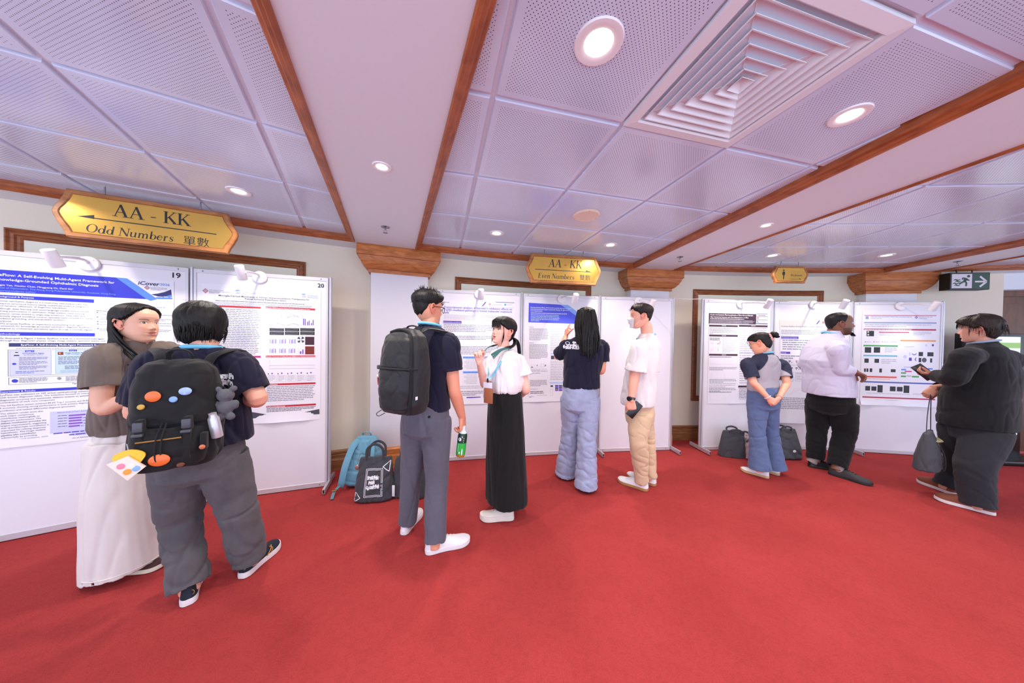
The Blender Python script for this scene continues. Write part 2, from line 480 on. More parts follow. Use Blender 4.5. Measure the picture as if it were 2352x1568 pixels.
for i, (l, r) in enumerate(BEAMS):
    pl, pr = to_arc(*l, RS), to_arc(*r, RS)
    fl, fr = pl - l[1] * FAR, pr - r[1] * FAR
    lo = [(p.x, p.y, HS) for p in (fl, fr, pr, pl)]; hi = [(p.x, p.y, zb) for p in (fl, fr, pr, pl)]
    soff.add((lo + hi, [(0, 3, 2, 1), (0, 1, 5, 4), (1, 2, 6, 5), (2, 3, 7, 6), (3, 0, 4, 7)]))
soff.add(rings([arcs(55, 145, RS, zb, 90), arcs(55, 145, RS, HS, 90), arcs(55, 145, RW + .3, HS, 90), arcs(55, 145, RW + .3, zb, 90)], closed=False, cap=(0, 0)))
tag(soff.obj('ceiling_soffit', M_PLASTER, sharp=30), kind='structure')
tag(mesh_obj('ceiling_slab', [(-9, -2.6, zb), (12, -2.6, zb), (12, 6, zb), (-9, 6, zb)], [(0, 3, 2, 1)], M_PLASTER, smooth=False), kind='structure')

TP = .6125
BAYS = [((-1.216, 1.379), 29.23), ((-.094, 1.207), 13.85), ((2.641, 2.445), -3.36), ((6.0, 3.0), -20)]
TRP = [(0, .02), (0, -.010), (.006, -.014), (.016, -.014), (.022, -.008), (.034, -.006), (.042, .004), (.054, .008), (.060, .018), (.060, .058), (.0, .058)]
def cell_pt(bay, i, j, z=HT):
    (ox, oy), th = BAYS[bay]; t = radians(th)
    return Vector((ox + TP * (i * cos(t) - j * sin(t)), oy + TP * (i * sin(t) + j * cos(t)), z))
DIFF = (1, 1, -1)     # bay, i, j of the tile the air diffuser replaces
for b in range(4):
    l, r = BEAMS[b][1], BEAMS[b + 1][0]
    pl, pr = to_arc(*l, RS), to_arc(*r, RS)
    al, ar = arcdeg(pl), arcdeg(pr)
    mid = [arc(al + (ar - al) * k / 16, RS).to_2d() for k in range(17)]
    fl, fr = pl - l[1] * FAR, pr - r[1] * FAR
    # trim
    path = [fl] + mid + [fr]; P = []; O = []; U = []
    for k, p in enumerate(path):
        ds = []
        if k > 0: ds.append((path[k] - path[k - 1]).normalized())
        if k < len(path) - 1: ds.append((path[k + 1] - path[k]).normalized())
        ns = [Vector((d.y, -d.x)) for d in ds]
        m = sum(ns, Vector((0, 0))) / len(ns); m = m / max(m.length_squared, .2)
        P.append((p.x, p.y, HS)); O.append((m.x, m.y, 0)); U.append((0, 0, 1))
    tag(MB().add(sweep(P, TRP, O, U)).obj('ceiling_trim', M_WOOD, sharp=30), kind='structure')
    # tiles
    poly = [(p.x, p.y) for p in ([fl] + mid + [fr])][::-1]
    (ox, oy), th = BAYS[b]; ct, st = cos(radians(th)), sin(radians(th))
    loc = lambda p: ((p[0] - ox) * ct + (p[1] - oy) * st, -(p[0] - ox) * st + (p[1] - oy) * ct)
    conv = [loc(p) for p in poly]
    if sum(conv[k - 1][0] * conv[k][1] - conv[k][0] * conv[k - 1][1] for k in range(len(conv))) < 0: conv = conv[::-1]
    xs = [p[0] for p in conv]; ys = [p[1] for p in conv]
    V, F, UVs, FM = [], [], [], []
    g = .011
    for i in range(int(math.floor(min(xs) / TP)), int(math.ceil(max(xs) / TP))):
        for j in range(int(math.floor(min(ys) / TP)), int(math.ceil(max(ys) / TP))):
            if (b, i, j) == DIFF: continue
            sq = [(i * TP + g, j * TP + g), (i * TP + TP - g, j * TP + g), (i * TP + TP - g, j * TP + TP - g), (i * TP + g, j * TP + TP - g)]
            q = clip_poly(sq, conv)
            if len(q) < 3: continue
            cx, cy = (i + .5) * TP, (j + .5) * TP; n = len(V)
            for z, s in ((HT + .016, 1), (HT + .004, 1), (HT, .988)):
                for x, y in q:
                    x2, y2 = cx + (x - cx) * s, cy + (y - cy) * s
                    V.append((ox + x2 * ct - y2 * st, oy + x2 * st + y2 * ct, z)); UVs.append((x2 - cx, y2 - cy))
            m = len(q)
            for a in range(2):
                for k in range(m): F.append((n + a * m + k, n + a * m + (k + 1) % m, n + (a + 1) * m + (k + 1) % m, n + (a + 1) * m + k)); FM.append(0)
            F.append(tuple(n + 2 * m + k for k in range(m))[::-1]); FM.append(0)
    n = len(V)
    V += [(p[0], p[1], HT + .014) for p in poly]; UVs += [(.3, .3)] * len(poly); F.append(tuple(range(n, n + len(poly)))); FM.append(1)
    tag(mesh_obj('ceiling_tiles', V, F, [M_TILE, M_GRID], smooth=False, fm=FM, uv=UVs), kind='structure')

# ---------------------------------------------------------------- ceiling fittings
M_LENS = mat('lit lamp lens', (255, 250, 240), .4, emit=(255, 244, 226), power=14)
def downlight(p, label, r=.052):
    t = empty('recessed_downlight', p, label, 'ceiling light', 'recessed downlights')
    MB().add(lathe([(r * .72, .004), (r * .78, -.003), (r * 1.0, -.007), (r * 1.28, -.006), (r * 1.32, 0), (r * 1.32, .002)], Matrix.Translation(p), 32, (0, 0))).obj('trim_ring', M_WHITE, t)
    MB().add(lathe([(r * .79, .002), (r * .79, -.001), (r * .4, -.004), (.0005, -.005)], Matrix.Translation(p), 32, (0, 1))).obj('lens', M_LENS, t)
    lamp('downlight_lamp', 'AREA', p + Vector((0, 0, -.012)), p + Vector((0, 0, -1)), DOWN_W, DOWN_C, t, size=.085, cone=150)
DL = [(1, 0, -1, 'large round recessed light in the perforated tile beside the air diffuser'),
      (1, 2, -1, 'round recessed light in the tile between the air diffuser and a wooden ceiling trim'),
      (0, -1, 1, 'round recessed light in the tile above the odd numbers sign'),
      (1, 0, 2, 'round recessed light in the tile above the column, left of the round ceiling speaker'),
      (1, 2, 2, 'round recessed light in the tile above the even numbers sign'),
      (2, 0, 1, 'round recessed light in the tile just left above the washroom sign'),
      (2, 2, 1, 'round recessed light in the tile between washroom sign and green exit sign'),
      (0, -1, -2, 'round recessed light in the odd numbers bay, out of the photo'), (0, -3, 1, 'round recessed light at the far end of the odd numbers bay'),
      (1, 0, -4, 'round recessed light in the middle bay behind the camera'), (1, 2, -4, 'second round recessed light in the middle bay behind the camera'),
      (2, 0, -2, 'round recessed light nearest the camera in the washroom bay'), (2, 2, -2, 'round recessed light farther along the washroom bay, out of the photo')]
for b, i, j, lb in DL:
    downlight(cell_pt(b, i + .5, j + .5), lb, .062 if 'large' in lb else .052)
downlight(Vector((-.75, 1.638, HS)), 'small recessed light in the plain white beam above the first column', .038)
downlight(Vector((2.07, 2.377, HS)), 'small recessed light in the plain white beam above the second column', .038)

M_CHROME = mat('chrome', (150, 150, 155), .25, .9)
def sprinkler(p, label):
    t = empty('fire_sprinkler', p, label, 'sprinkler', 'fire sprinklers under the beams')
    MB().add(lathe([(.001, 0), (.034, 0), (.034, -.003), (.02, -.008), (.012, -.01), (.001, -.01)], Matrix.Translation(p), 20)).obj('escutcheon', M_CHROME, t)
    mb = MB().add(cyl(p, p + Vector((0, 0, -.028)), .008, .006, 10))
    for s in (-1, 1): mb.add(tube([p + Vector((s * .007, 0, -.026)), p + Vector((s * .014, 0, -.036)), p + Vector((s * .004, 0, -.05))], .0025, 6, 3))
    mb.obj('frame', M_CHROME, t)
    mb = MB()
    for k in range(12):
        a = 2 * pi * k / 12
        mb.add(xf(box((.003, -.003, -.0008), (.02, .003, .0008)), Matrix.Translation(p + Vector((0, 0, -.052))) @ Matrix.Rotation(a, 4, 'Z')))
    mb.add(cyl(p + Vector((0, 0, -.054)), p + Vector((0, 0, -.05)), .008, n=12)).obj('deflector', M_CHROME, t)
sprinkler(at_z(885, 521, HS), 'chrome fire sprinkler on the white beam above the first column')
sprinkler(at_z(1562, 590, HS), 'chrome fire sprinkler on the white beam above the second column')
sprinkler(at_z(2200, 600, HS), 'chrome fire sprinkler on the white beam above the exit sign')
p = at_z(1347, 493, HT)
t = empty('ceiling_speaker', p, 'round cream ceiling speaker flush in a perforated tile', 'speaker')
M_CREAM = mat('cream plastic', (232, 214, 196), .5)
MB().add(lathe([(.001, 0), (.105, 0), (.108, -.006), (.098, -.014), (.09, -.0145), (.088, -.013), (.001, -.013)], Matrix.Translation(p), 40)).obj('cover', M_CREAM, t)
mb = MB()
for k in range(3):
    a = 2 * pi * k / 3 + .5
    mb.add(cyl(p + Vector((.097 * cos(a), .097 * sin(a), -.012)), p + Vector((.097 * cos(a), .097 * sin(a), -.016)), .005, n=8))
mb.obj('clip', mat('pink plastic', (214, 150, 140), .5), t)

# air diffuser: nested sloping square louvres
c = cell_pt(1, 1.5, -.5, HT)
t = empty('air_diffuser', c, 'large white square air diffuser with nested sloping louvres in the ceiling', 'air vent')
MD = Matrix.Translation(c) @ Matrix.Rotation(radians(13.85), 4, 'Z')
M_DIFF = mat('diffuser white', (226, 230, 236), .4)
def sq(h, z): return [MD @ Vector(q) for q in ((-h, -h, z), (h, -h, z), (h, h, z), (-h, h, z))]
MB().add(rings([sq(.304, .01), sq(.304, -.006), sq(.262, -.010), sq(.256, -.004), sq(.256, .02)], True, (0, 0))).obj('frame', M_DIFF, t, smooth=False)
MB().add(rings([sq(.27, .02), sq(.27, .055)], True, (0, 1))).obj('plenum', M_BLACK, t, smooth=False)
for k in range(6):
    h = .238 - k * .037
    MB().add(rings([sq(h - .030, .030), sq(h, -.008), sq(h + .004, -.009), sq(h + .004, -.006), sq(h - .026, .032)], True, (0, 0))).obj('louvre', M_DIFF, t, smooth=False)
MB().add(rings([sq(.03, -.009), sq(.03, -.006), sq(.001, .022)], True, (0, 0))).obj('centre_cone', M_DIFF, t, smooth=False)
mb = MB()
for a in range(4):
    R_ = MD @ Matrix.Rotation(a * pi / 2 + pi / 4, 4, 'Z')
    mb.add(xf(box((.02, -.002, .012), (.36, .002, .03)), R_))
mb.obj('brace', M_DIFF, t, smooth=False)
# ================================================================ poster boards, posters, spotlights
M_PANEL = mat('white laminate panel', (228, 225, 232), .38, spec=.5)
M_RAIL = mat('pale aluminium rail', (206, 203, 208), .38, .25)
M_POST = mat('brushed aluminium post', (196, 194, 200), .32, .5)
M_SCREW = mat('screw', (120, 112, 118), .4, .6)
M_INK = mat('black print', (30, 28, 34), .6)
M_PAPER = mat('poster paper', (232, 230, 238), .5)
class Plane:
    """a vertical board face: u along it, v up, n towards the room"""
    def __init__(s, p, q):
        s.p, s.q = Vector(p), Vector(q); s.w = (s.q - s.p).length; s.e = (s.q - s.p) / s.w
        s.n = Vector((s.e.y, -s.e.x))
        s.M = Matrix(((s.e.x, 0, s.n.x, s.p.x), (s.e.y, 0, s.n.y, s.p.y), (0, 1, 0, 0), (0, 0, 0, 1)))
    def uv(s, x, y):
        r = ray(x, y); t = (s.n.x * s.p.x + s.n.y * s.p.y) / (s.n.x * r.x + s.n.y * r.y)
        h = Vector((r.x * t, r.y * t)) - s.p
        return h.dot(s.e), CAMH + r.z * t
    def pt(s, u, v, d=0.0): return s.M @ Vector((u, v, d))
CH = [[(-3.573, 1.900), (-2.7047, 2.4278), (-1.745, 2.7583)],
      [(-.882, 3.316), (.1151, 3.513), (1.1156, 3.6822), (2.125, 3.7955)],
      [(2.512, 3.8008), (3.5235, 3.8957), (4.5394, 3.8464), (5.5486, 3.7053)]]
BD_LB = ['white display board marked 19 behind the woman in grey', 'white display board marked 20 behind the person with the black rucksack',
         'white display board behind the tall man and the woman in the long black skirt', 'white display board with a blue headed poster behind the long haired woman',
         'blank white display board behind the man in the white tee', 'white display board behind the bun haired woman, grey bags at its foot',
         'white display board behind the man in the pale shirt', 'white display board at the end of its row beside the man in dark clothes']
PLANES = []
for chain in CH:
    for a, b in zip(chain, chain[1:]): PLANES.append(Plane(a, b))
GB = 'display boards in a curved row'
def put_text(mb, P, s, x0, y0, x1, d=.0012, bold=0.0, shear=0.0, pre='', size=None, center=False, mi=0):
    """lettering whose visible run goes from pixel x0 to x1 on board plane P, baseline at pixel height y0"""
    u0, v = P.uv(x0, y0); u1, _ = P.uv(x1, y0)
    V, F = text_mesh(s, 1.0, bold=bold, shear=shear)
    w = max(v_.x for v_ in V) - min(v_.x for v_ in V); k = (u1 - u0) / w
    hy = k if size is None else size
    off = 0
    if pre:
        V2, F2 = text_mesh(pre + s, 1.0, bold=bold, shear=shear)
        off = -(max(v_.x for v_ in V2) - w); V, F = V2, F2
    x_min = min(v_.x for v_ in V) if not pre else min(v_.x for v_ in V)
    mb.add(([P.pt(u0 + (q.x - x_min + off) * k, v + q.y * hy, d) for q in V], F), mi)
def block(P, u0, v0, u1, v1, d0=.0003, d1=.0008):
    return xf(box((u0, v0, d0), (u1, v1, d1)), P.M)
for i, P in enumerate(PLANES):
    W = P.w; t = empty('display_board', P.pt(W / 2, 0, -.012), BD_LB[i], 'display board', GB)
    B = lambda a, b, bev=.002: bbox(a, b, bev, P.M, 1)
    MB().add(B((.03, .04, -.018), (W - .03, 1.975, -.002), .0005)).obj('panel', M_PANEL, t)
    MB().add(B((.018, 1.965, -.024), (W - .018, 2.0, .003))).obj('top_rail', M_RAIL, t)
    MB().add(B((.018, .006, -.024), (W - .018, .05, .003))).obj('bottom_rail', M_RAIL, t)
    for u in (.016, W - .034):
        MB().add(B((u, .012, -.024), (u + .018, 1.998, .0035))).obj('side_rail', M_RAIL, t)
    for u, v in ((.075, 1.982), (W - .075, 1.982), (.075, .028), (W - .075, .028)):
        MB().add(cyl(P.pt(u, v, .002), P.pt(u, v, .0045), .0055, n=10)).obj('screw', M_SCREW, t)
    if i < 2:
        mb = MB(); put_text(mb, P, '19' if i == 0 else '20', *((396, 637, 415) if i == 0 else (729.7, 659.6, 744.3)), d=.0006, bold=.02)
        mb.obj('number_label', M_INK, t)
# posts with their long flat feet
for ci, chain in enumerate(CH):
    names = [['far end of the boards behind the woman in grey', 'between the boards marked 19 and 20', 'at the free edge of the board marked 20'],
             ['hidden behind the tall man with the black backpack', 'between the two posters either side of the black skirted woman', 'beside the long haired woman in pale jeans', 'at the free end of the blank board'],
             ['at the free edge of the board with the grey tote', 'between the bun haired woman and the man in the pale shirt', 'beside the black shoe of the man in the pale shirt', 'at the end of the row by the man in dark clothes']][ci]
    for k, q in enumerate(chain):
        d = Vector(chain[min(k + 1, len(chain) - 1)]) - Vector(chain[max(k - 1, 0)]); d.normalize(); n = Vector((d.y, -d.x))
        q = Vector(q); c = Vector((q.x, q.y, 0)) - Vector((n.x, n.y, 0)) * .012
        M = Matrix(((d.x, n.x, 0, c.x), (d.y, n.y, 0, c.y), (0, 0, 1, 0), (0, 0, 0, 1)))
        t = empty('board_post', c, 'aluminium post ' + names[k], 'post', 'posts joining the display boards')
        mb = MB(); R = []
        for z in (.012, 2.004):
            R.append([M @ Vector((.0145 * cos(2 * pi * (j + .5) / 8), .0145 * sin(2 * pi * (j + .5) / 8), z)) for j in range(8)])
        mb.add(rings(R)); mb.obj('pole', M_POST, t, smooth=False)
        MB().add(lathe([(.001, 2.004), (.011, 2.004), (.011, 2.012), (.001, 2.012)], M, 8)).obj('cap', M_POST, t, smooth=False)
        f = MB().add(bbox((-.011, -.17, .012), (.011, .19, .058), .002, M, 1))
        f.obj('foot', M_POST, t)
        MB().add(xf(box((-.006, .1895, .02), (.006, .1905, .05)), M)).obj('foot_slot', M_BLACK, t)

# ---------------------------------------------------------------- posters
INK = {'ink': M_INK, 'grey': mat('grey print', (140, 138, 150), .6), 'pale': mat('pale grey print', (186, 184, 194), .6), 'dk': mat('charcoal print', (62, 58, 68), .6), 'white': mat('white print', (240, 240, 246), .5),
       'blue': mat('royal blue print', (36, 40, 190), .5), 'blue2': mat('cornflower print', (84, 134, 226), .5), 'navy': mat('navy print', (34, 30, 100), .5),
       'sky': mat('sky blue print', (128, 172, 240), .5), 'ice': mat('ice blue print', (184, 206, 244), .5), 'lav': mat('lavender print', (198, 200, 234), .5), 'red': mat('red print', (186, 32, 48), .5),
       'mag': mat('magenta print', (190, 44, 120), .5), 'plum': mat('dark plum print', (64, 30, 48), .5), 'viol': mat('violet print', (84, 54, 176), .5), 'purp': mat('purple bar print', (132, 74, 190), .5),
       'slate': mat('slate print', (70, 70, 84), .5), 'crim': mat('crimson print', (176, 26, 66), .5), 'org': mat('orange print', (236, 150, 52), .5), 'green': mat('green print', (66, 160, 76), .5),
       'teal': mat('teal print', (100, 176, 196), .5), 'steel': mat('steel blue print', (138, 158, 194), .5), 'verm': mat('vermilion print', (224, 74, 50), .5), 'cobalt': mat('cobalt print', (66, 84, 170), .5),
       'pink': mat('pink print', (226, 130, 150), .5), 'rust': mat('brown red print', (120, 40, 26), .5), 'cream': mat('cream paper', (226, 220, 210), .5), 'indigo': mat('indigo print', (74, 84, 220), .5)}
INK['black'] = mat('photo black print', (18, 18, 20), .5)
class Poster:
    def __init__(s, i, corners, label, paper='M', curl=0.0):
        s.P = PLANES[i]; P = s.P
        (x0, y0), (x1, y1), (x2, y2), (x3, y3) = corners      # tl, tr, br, bl
        u = [P.uv(*c) for c in corners]
        s.u0, s.u1 = (u[0][0] + u[3][0]) / 2, (u[1][0] + u[2][0]) / 2
        s.v1, s.v0 = (u[0][1] + u[1][1]) / 2, (u[2][1] + u[3][1]) / 2
        s.t = empty('research_poster', P.pt((s.u0 + s.u1) / 2, (s.v0 + s.v1) / 2, .0005), label, 'poster', 'research posters on the boards')
        nu, nv = 24, 30; V = []
        for j in range(nv + 1):
            for k in range(nu + 1):
                fu, fv = k / nu, j / nv
                d = .0006 + (curl * max(0, 1 - fv * 14) ** 1.5 * (.6 + .5 * sin(fu * 9 + i * 2) + .25 * sin(fu * 23 + i)) if curl else 0)
                V.append(P.pt(s.u0 + (s.u1 - s.u0) * fu, s.v0 + (s.v1 - s.v0) * fv, d))
        n = nu + 1
        F = [(j * n + k, j * n + k + 1, (j + 1) * n + k + 1, (j + 1) * n + k) for j in range(nv) for k in range(nu)]
        # give the sheet its thickness
        m = len(V); V += [v - Vector((P.n.x, P.n.y, 0)) * .0005 for v in V]; F += [tuple(m + a for a in f[::-1]) for f in F]
        mesh_obj('paper', V, F, M_PAPER if paper == 'M' else INK[paper], s.t)
        s.parts = {}
    def mb(s, part, ink, key=None):
        return s.parts.setdefault((part, ink, key), MB())
    def bar(s, x0, y0, x1, y1, ink, part='section_bar', layer=0, own=True):
        u0, vt = s.P.uv(x0, y0); _, vb = s.P.uv(x0, y1); u1, _ = s.P.uv(x1, y0)
        s.mb(part, ink, len(s.parts) if own else None).add(block(s.P, u0, vb, u1, vt, .0006, .0011 + layer * .0004))
    def poly(s, pts, ink, part, layer=0):
        q = [s.P.uv(*p) for p in pts]
        if sum(q[k - 1][0] * q[k][1] - q[k][0] * q[k - 1][1] for k in range(len(q))) < 0: q = q[::-1]
        s.mb(part, ink, len(s.parts)).add(prism(q, s.P.M, .0006, .0011 + layer * .0004))
    def text(s, txt, x0, y0, x1, ink='dk', part='body_text', layer=1, **k):
        put_text(s.mb(part, ink), s.P, txt, x0, y0, x1, d=.0013 + layer * .0004, **k)
    def lines(s, x0, y0, x1, y1, n, ink='grey', last=.6, h=.42, part='body_text', seed=0, gap=True):
        """small print too fine to read in the photo: word-long dashes"""
        rd = random.Random(seed + int(x0 * 7 + y0 * 13)); m = s.mb(part, ink)
        for k in range(n):
            y = y0 + (y1 - y0) * (k / max(n - 1, 1)); u, v = s.P.uv(x0, y); ue, _ = s.P.uv(x1, y)
            _, v2 = s.P.uv(x0, y + (y1 - y0) / max(n - 1, 1) if n > 1 else y + 3)
            hh = (v - v2) * h; end = u + (ue - u) * (last if k == n - 1 else rd.uniform(.93, 1))
            while u < end:
                w = min(rd.uniform(1.2, 4.4) * hh * 1.5, end - u)
                m.add(([s.P.pt(a, b, .0013) for a, b in ((u, v), (u + w, v), (u + w, v + hh), (u, v + hh))], [(0, 1, 2, 3)]))
                u += w + hh * .55
    def disc(s, x, y, r, ink, part='figure', ry=None, layer=0, n=20):
        s.poly([(x + r * cos(2 * pi * k / n), y + (ry or r) * sin(2 * pi * k / n)) for k in range(n)], ink, part, layer)
    def frame(s, x0, y0, x1, y1, ink, w=.6, part='figure'):
        u0, vt = s.P.uv(x0, y0); _, vb = s.P.uv(x0, y1); u1, _ = s.P.uv(x1, y0); k = w * (s.P.uv(x0, y0)[1] - s.P.uv(x0, y0 + 1)[1])
        m = s.mb(part, ink)
        for a in ((u0, vb, u1, vb + k), (u0, vt - k, u1, vt), (u0, vb, u0 + k, vt), (u1 - k, vb, u1, vt)): m.add(block(s.P, *a, .0006, .0012))
    def line(s, pts, ink, w=.0012, part='figure'):
        q = [s.P.pt(*s.P.uv(*p), .0013) for p in pts]
        s.mb(part, ink).add(tube(q, w, 4, 1))
    def lozenge(s, x, y, a, b, ink='red'):
        """ring-in-lozenge emblem"""
        u, v = s.P.uv(x, y); ua, _ = s.P.uv(x + a, y); _, vb = s.P.uv(x, y - b); a, b = ua - u, vb - v
        m = s.mb('emblem', ink)
        for k, (du, dv) in enumerate(((0, 0), (.33, .33), (-.33, .33), (.33, -.33), (-.33, -.33), (.62, 0), (-.62, 0), (0, .62), (0, -.62))):
            c = s.P.pt(u + du * a, v + dv * b, .0014); r = .17
            m.add(tube([s.P.pt(u + (du + r * sin(q * pi / 2)) * a, v + (dv + r * cos(q * pi / 2)) * b, .0014) for q in range(4)], a * .055, 4, 1, closed=True))
        m.add(tube([s.P.pt(u + .98 * a * sin(q * pi / 2), v + .98 * b * cos(q * pi / 2), .0014) for q in range(4)], a * .06, 4, 1, closed=True))
    def done(s):
        for (part, ink, key), m in s.parts.items():
            m.obj(part, INK[ink], s.t, smooth=False)

# --- poster on board 19
p = Poster(0, [(-34, 615), (391, 642.5), (408, 983), (-34, 1039)], 'lavender poster with a blue header on the board marked 19', curl=.004)
P = p.P
p.poly([(-30, 616.5), (266, 637), (337, 686.7), (-30, 669)], 'blue', 'header_band')
p.poly([(266, 637), (292, 639), (362, 686.7), (345.7, 690.7), (337, 686.7)], 'blue2', 'header_stripe', 1)
p.poly([(347, 675.8), (362, 674), (378, 670.4), (393, 664.5), (394.6, 676.5), (381, 680.5), (366, 682)], 'navy', 'header_swoosh')
p.poly([(362.5, 686.6), (357, 682.5), (370, 681.5), (382, 680), (394.6, 676.3), (396, 687)], 'blue2', 'header_swoosh', 1)
p.text('eFlow: A Self-Evolving Multi-Agent Framework for', 0, 633, 264, 'white', 'title_text', pre='Ey', bold=.012)
p.text('nowledge-Grounded Ophthalmic Diagnosis', -1, 643.5, 227, 'white', 'title_text', pre='K', bold=.012)
p.text('gjie Yan, Xiaolan Chen, Mingguang He, Danli Shi*', 0, 655.5, 169, 'white', 'title_text')
p.text('ool of Optometry, The Hong Kong Polytechnic University, Kowloon, Hong Kong', 0, 661.8, 266, 'sky', 'title_text', pre='Sch')
p.text('orrespondence author', 0, 668.5, 83, 'sky', 'title_text', pre='*C')
p.text('iCover', 317, 653.2, 367, 'navy', 'logo', bold=.02, shear=.2)
p.text('2026', 368, 655.4, 390, 'blue2', 'logo', bold=.01)
p.lozenge(337.7, 660.6, 6.6, 4.6)
p.lines(346, 660.5, 386, 665.5, 3, 'grey', part='logo')
p.text('Poster NO. 19', 357.8, 682.2, 396, 'white', 'logo', bold=.01, layer=2)
p.bar(-30, 675, 216, 683.6, 'blue'); p.text('ackground & Purpose', 0, 682, 79, 'white', 'heading_text', pre='B')
for s, y, x in (('linical ophthalmic diagnosis is a multi-step reasoning process that', 692, 202), ('equires structured history-taking, multimodal evidence integration,', 697.8, 205.5),
                ('nd iterative refinement of diagnostic hypotheses.', 703.2, 155), ('lthough deep learning and vision-language models have achieved', 709.6, 203),
                ('trong performance in ophthalmic image analysis, most existing', 715.4, 194), ('ystems remain limited to single-step prediction. They often lack', 721.3, 196),
                ('linically aligned workflow control, specialist-style consultation, online', 727, 213), ('vidence grounding, and interpretable synthesis.', 732.5, 150.6), ('urpose:', 738.6, 28),
                ('We propose EyeFlow, an experience-accumulating multi-agent', 744.2, 191), ('ramework for knowledge-grounded ophthalmic diagnosis. EyeFlow is', 749.7, 211.5), ('esigned to orchestrate specialised agents through a clinically aligned', 755.4, 211.5)):
    p.text(s, 0, y, x, 'dk')
p.bar(-30, 761.5, 218, 770, 'blue'); p.text('ethodology', 0, 768.6, 47.5, 'white', 'heading_text', pre='M')
p.text('As illustrated in Figure 1 below, EyeFlow is built on a structured multi-agent', 0, 778, 240, 'dk', bold=.008)
p.text('through four diagnostic phases: triage, image analysis, specialist debate, and', 0, 783.4, 242, 'dk')
p.bar(20.4, 787.5, 373, 796, 'navy', 'figure_heading'); p.text('EyeFlow: A Self-Evolving Multi-Agent Framework for Knowledge', 48.7, 793.6, 262, 'white', 'heading_text', bold=.014)
p.lines(37, 801, 330, 801, 1, 'grey', last=1)
p.frame(18, 803, 383, 864, 'dk'); p.frame(20, 867, 383, 883.5, 'dk')
p.bar(22, 805, 118, 862, 'lav', 'figure_panel'); p.bar(127, 804, 210, 858, 'ice', 'figure_panel'); p.bar(219, 803.5, 300, 856, 'ice', 'figure_panel'); p.bar(309, 803, 378, 854, 'lav', 'figure_panel')
p.frame(22, 805, 118, 862, 'steel'); p.frame(127, 804, 210, 858, 'steel')
p.bar(58, 804.3, 79, 808.2, 'blue', 'figure_label', 1); p.bar(159, 803, 177, 806.7, 'blue', 'figure_label', 1)
p.text('Stage 1', 61, 807.4, 76, 'white', 'figure_label', layer=2); p.text('Stage 2', 161.5, 806, 175, 'white', 'figure_label', layer=2)
p.text('Orchestrator Agent', 52, 812.3, 102, 'ink', 'figure_text', bold=.01); p.text('for Workflow Control', 55, 815.8, 99, 'dk', 'figure_text')
p.text('Image Analysis Agent', 150, 811.2, 199, 'ink', 'figure_text', bold=.01); p.text('with Two-Stage Pipeline', 153, 814.7, 197, 'dk', 'figure_text')
p.disc(38.5, 812, 4, 'cream', 'icon', 4.2, 1); p.poly([(31, 817.3), (34, 814.5), (43, 814.5), (45.5, 817)], 'navy', 'icon', 2); p.poly([(34.5, 810.5), (36, 808.3), (41, 808.3), (42.5, 810.5)], 'ink', 'icon', 2)
p.bar(133, 808, 146, 814.8, 'rust', 'icon', 1); p.disc(138, 811, 2, 'org', 'icon', layer=2)
p.disc(33, 835.5, 5, 'blue', 'icon', 2.3, 1); p.disc(34.5, 874.5, 7.5, 'blue', 'icon', 4, 1); p.disc(136.5, 868.7, 5, 'grey', 'icon', 3.3, 1)
for y in (821.5, 831.5, 842): p.lines(44, y, 112, y + 6, 3, 'slate', h=.36)
p.lines(36, 854, 106, 857.5, 2, 'cobalt', h=.4); p.lines(134, 820, 205, 826, 3, 'slate'); p.lines(134, 830, 205, 836, 3, 'slate'); p.lines(149, 841, 205, 847, 3, 'slate'); p.lines(139, 852, 205, 855, 2, 'steel'); p.lines(44, 870, 112, 878.5, 4, 'slate'); p.lines(151, 866, 205, 874, 4, 'slate')
p.text('Figure 1', 167, 881.6, 188, 'dk')
p.bar(-30, 898, 385, 905, 'blue') if False else p.bar(0, 896.6, 385, 903.3, 'blue'); p.text('Experiments & Results', 0, 901.8, 82, 'white', 'heading_text')
for s, x0, y, x, b in (('EyeFlow was evaluated on 169 virtual ophthalmology patients', 0, 909.5, 204, 0), ('with known diagnostic labels. The evaluation focused on overall', 0, 915, 206, 0), ('diagnostic accuracy and systematic ablation analysis to quantify', 0, 921, 207, 0), ('contribution of each core component.', 0, 926.6, 127.5, 0),
                     ('The full EyeFlow system achieved 80.6% Top-1 accuracy and 94.8%', 1, 933.4, 206, 0), ('5 accuracy, showing strong performance in both primary diagnosis', 0, 939, 206, 0), ('prediction and ranked differential diagnosis generation', 1, 945, 173, 0),
                     ('The ablation results show that', 1, 952, 100, 0), ('each major component', 1.5, 957.5, 78.5, 0), ('contributes meaningfully to', 1.5, 963, 92, 0), ('diagnostic performance. The', 2, 968.6, 95, 0), ('debate mechanism provides the', 2, 974.2, 107, .008), ('largest improvement, suggesting', 2, 979.8, 107, 0),
                     ('that specialist-style consultation is', 2.5, 985.2, 112.5, 0), ('important for refining diagnostic', 3, 990.8, 106, 0), ('hypotheses. The image analysis', 3, 996.3, 105, 0), ('pipeline also contributes', 3, 1002, 83, .008), ('substantially by providing', 3.5, 1007.5, 85.5, 0), ('multimodal visual evidence, while', 3.5, 1013, 111.5, 0), ('the memory system improves', 3.5, 1018.6, 100, .008), ('knowledge-grounded reasoning', 4, 1024, 105, 0), ('through retrieval.', 4, 1029.5, 60, 0)):
    p.text(s, x0, y, x, 'dk', bold=b)
p.bar(115, 945.5, 225, 1006, 'lav', 'chart_panel')
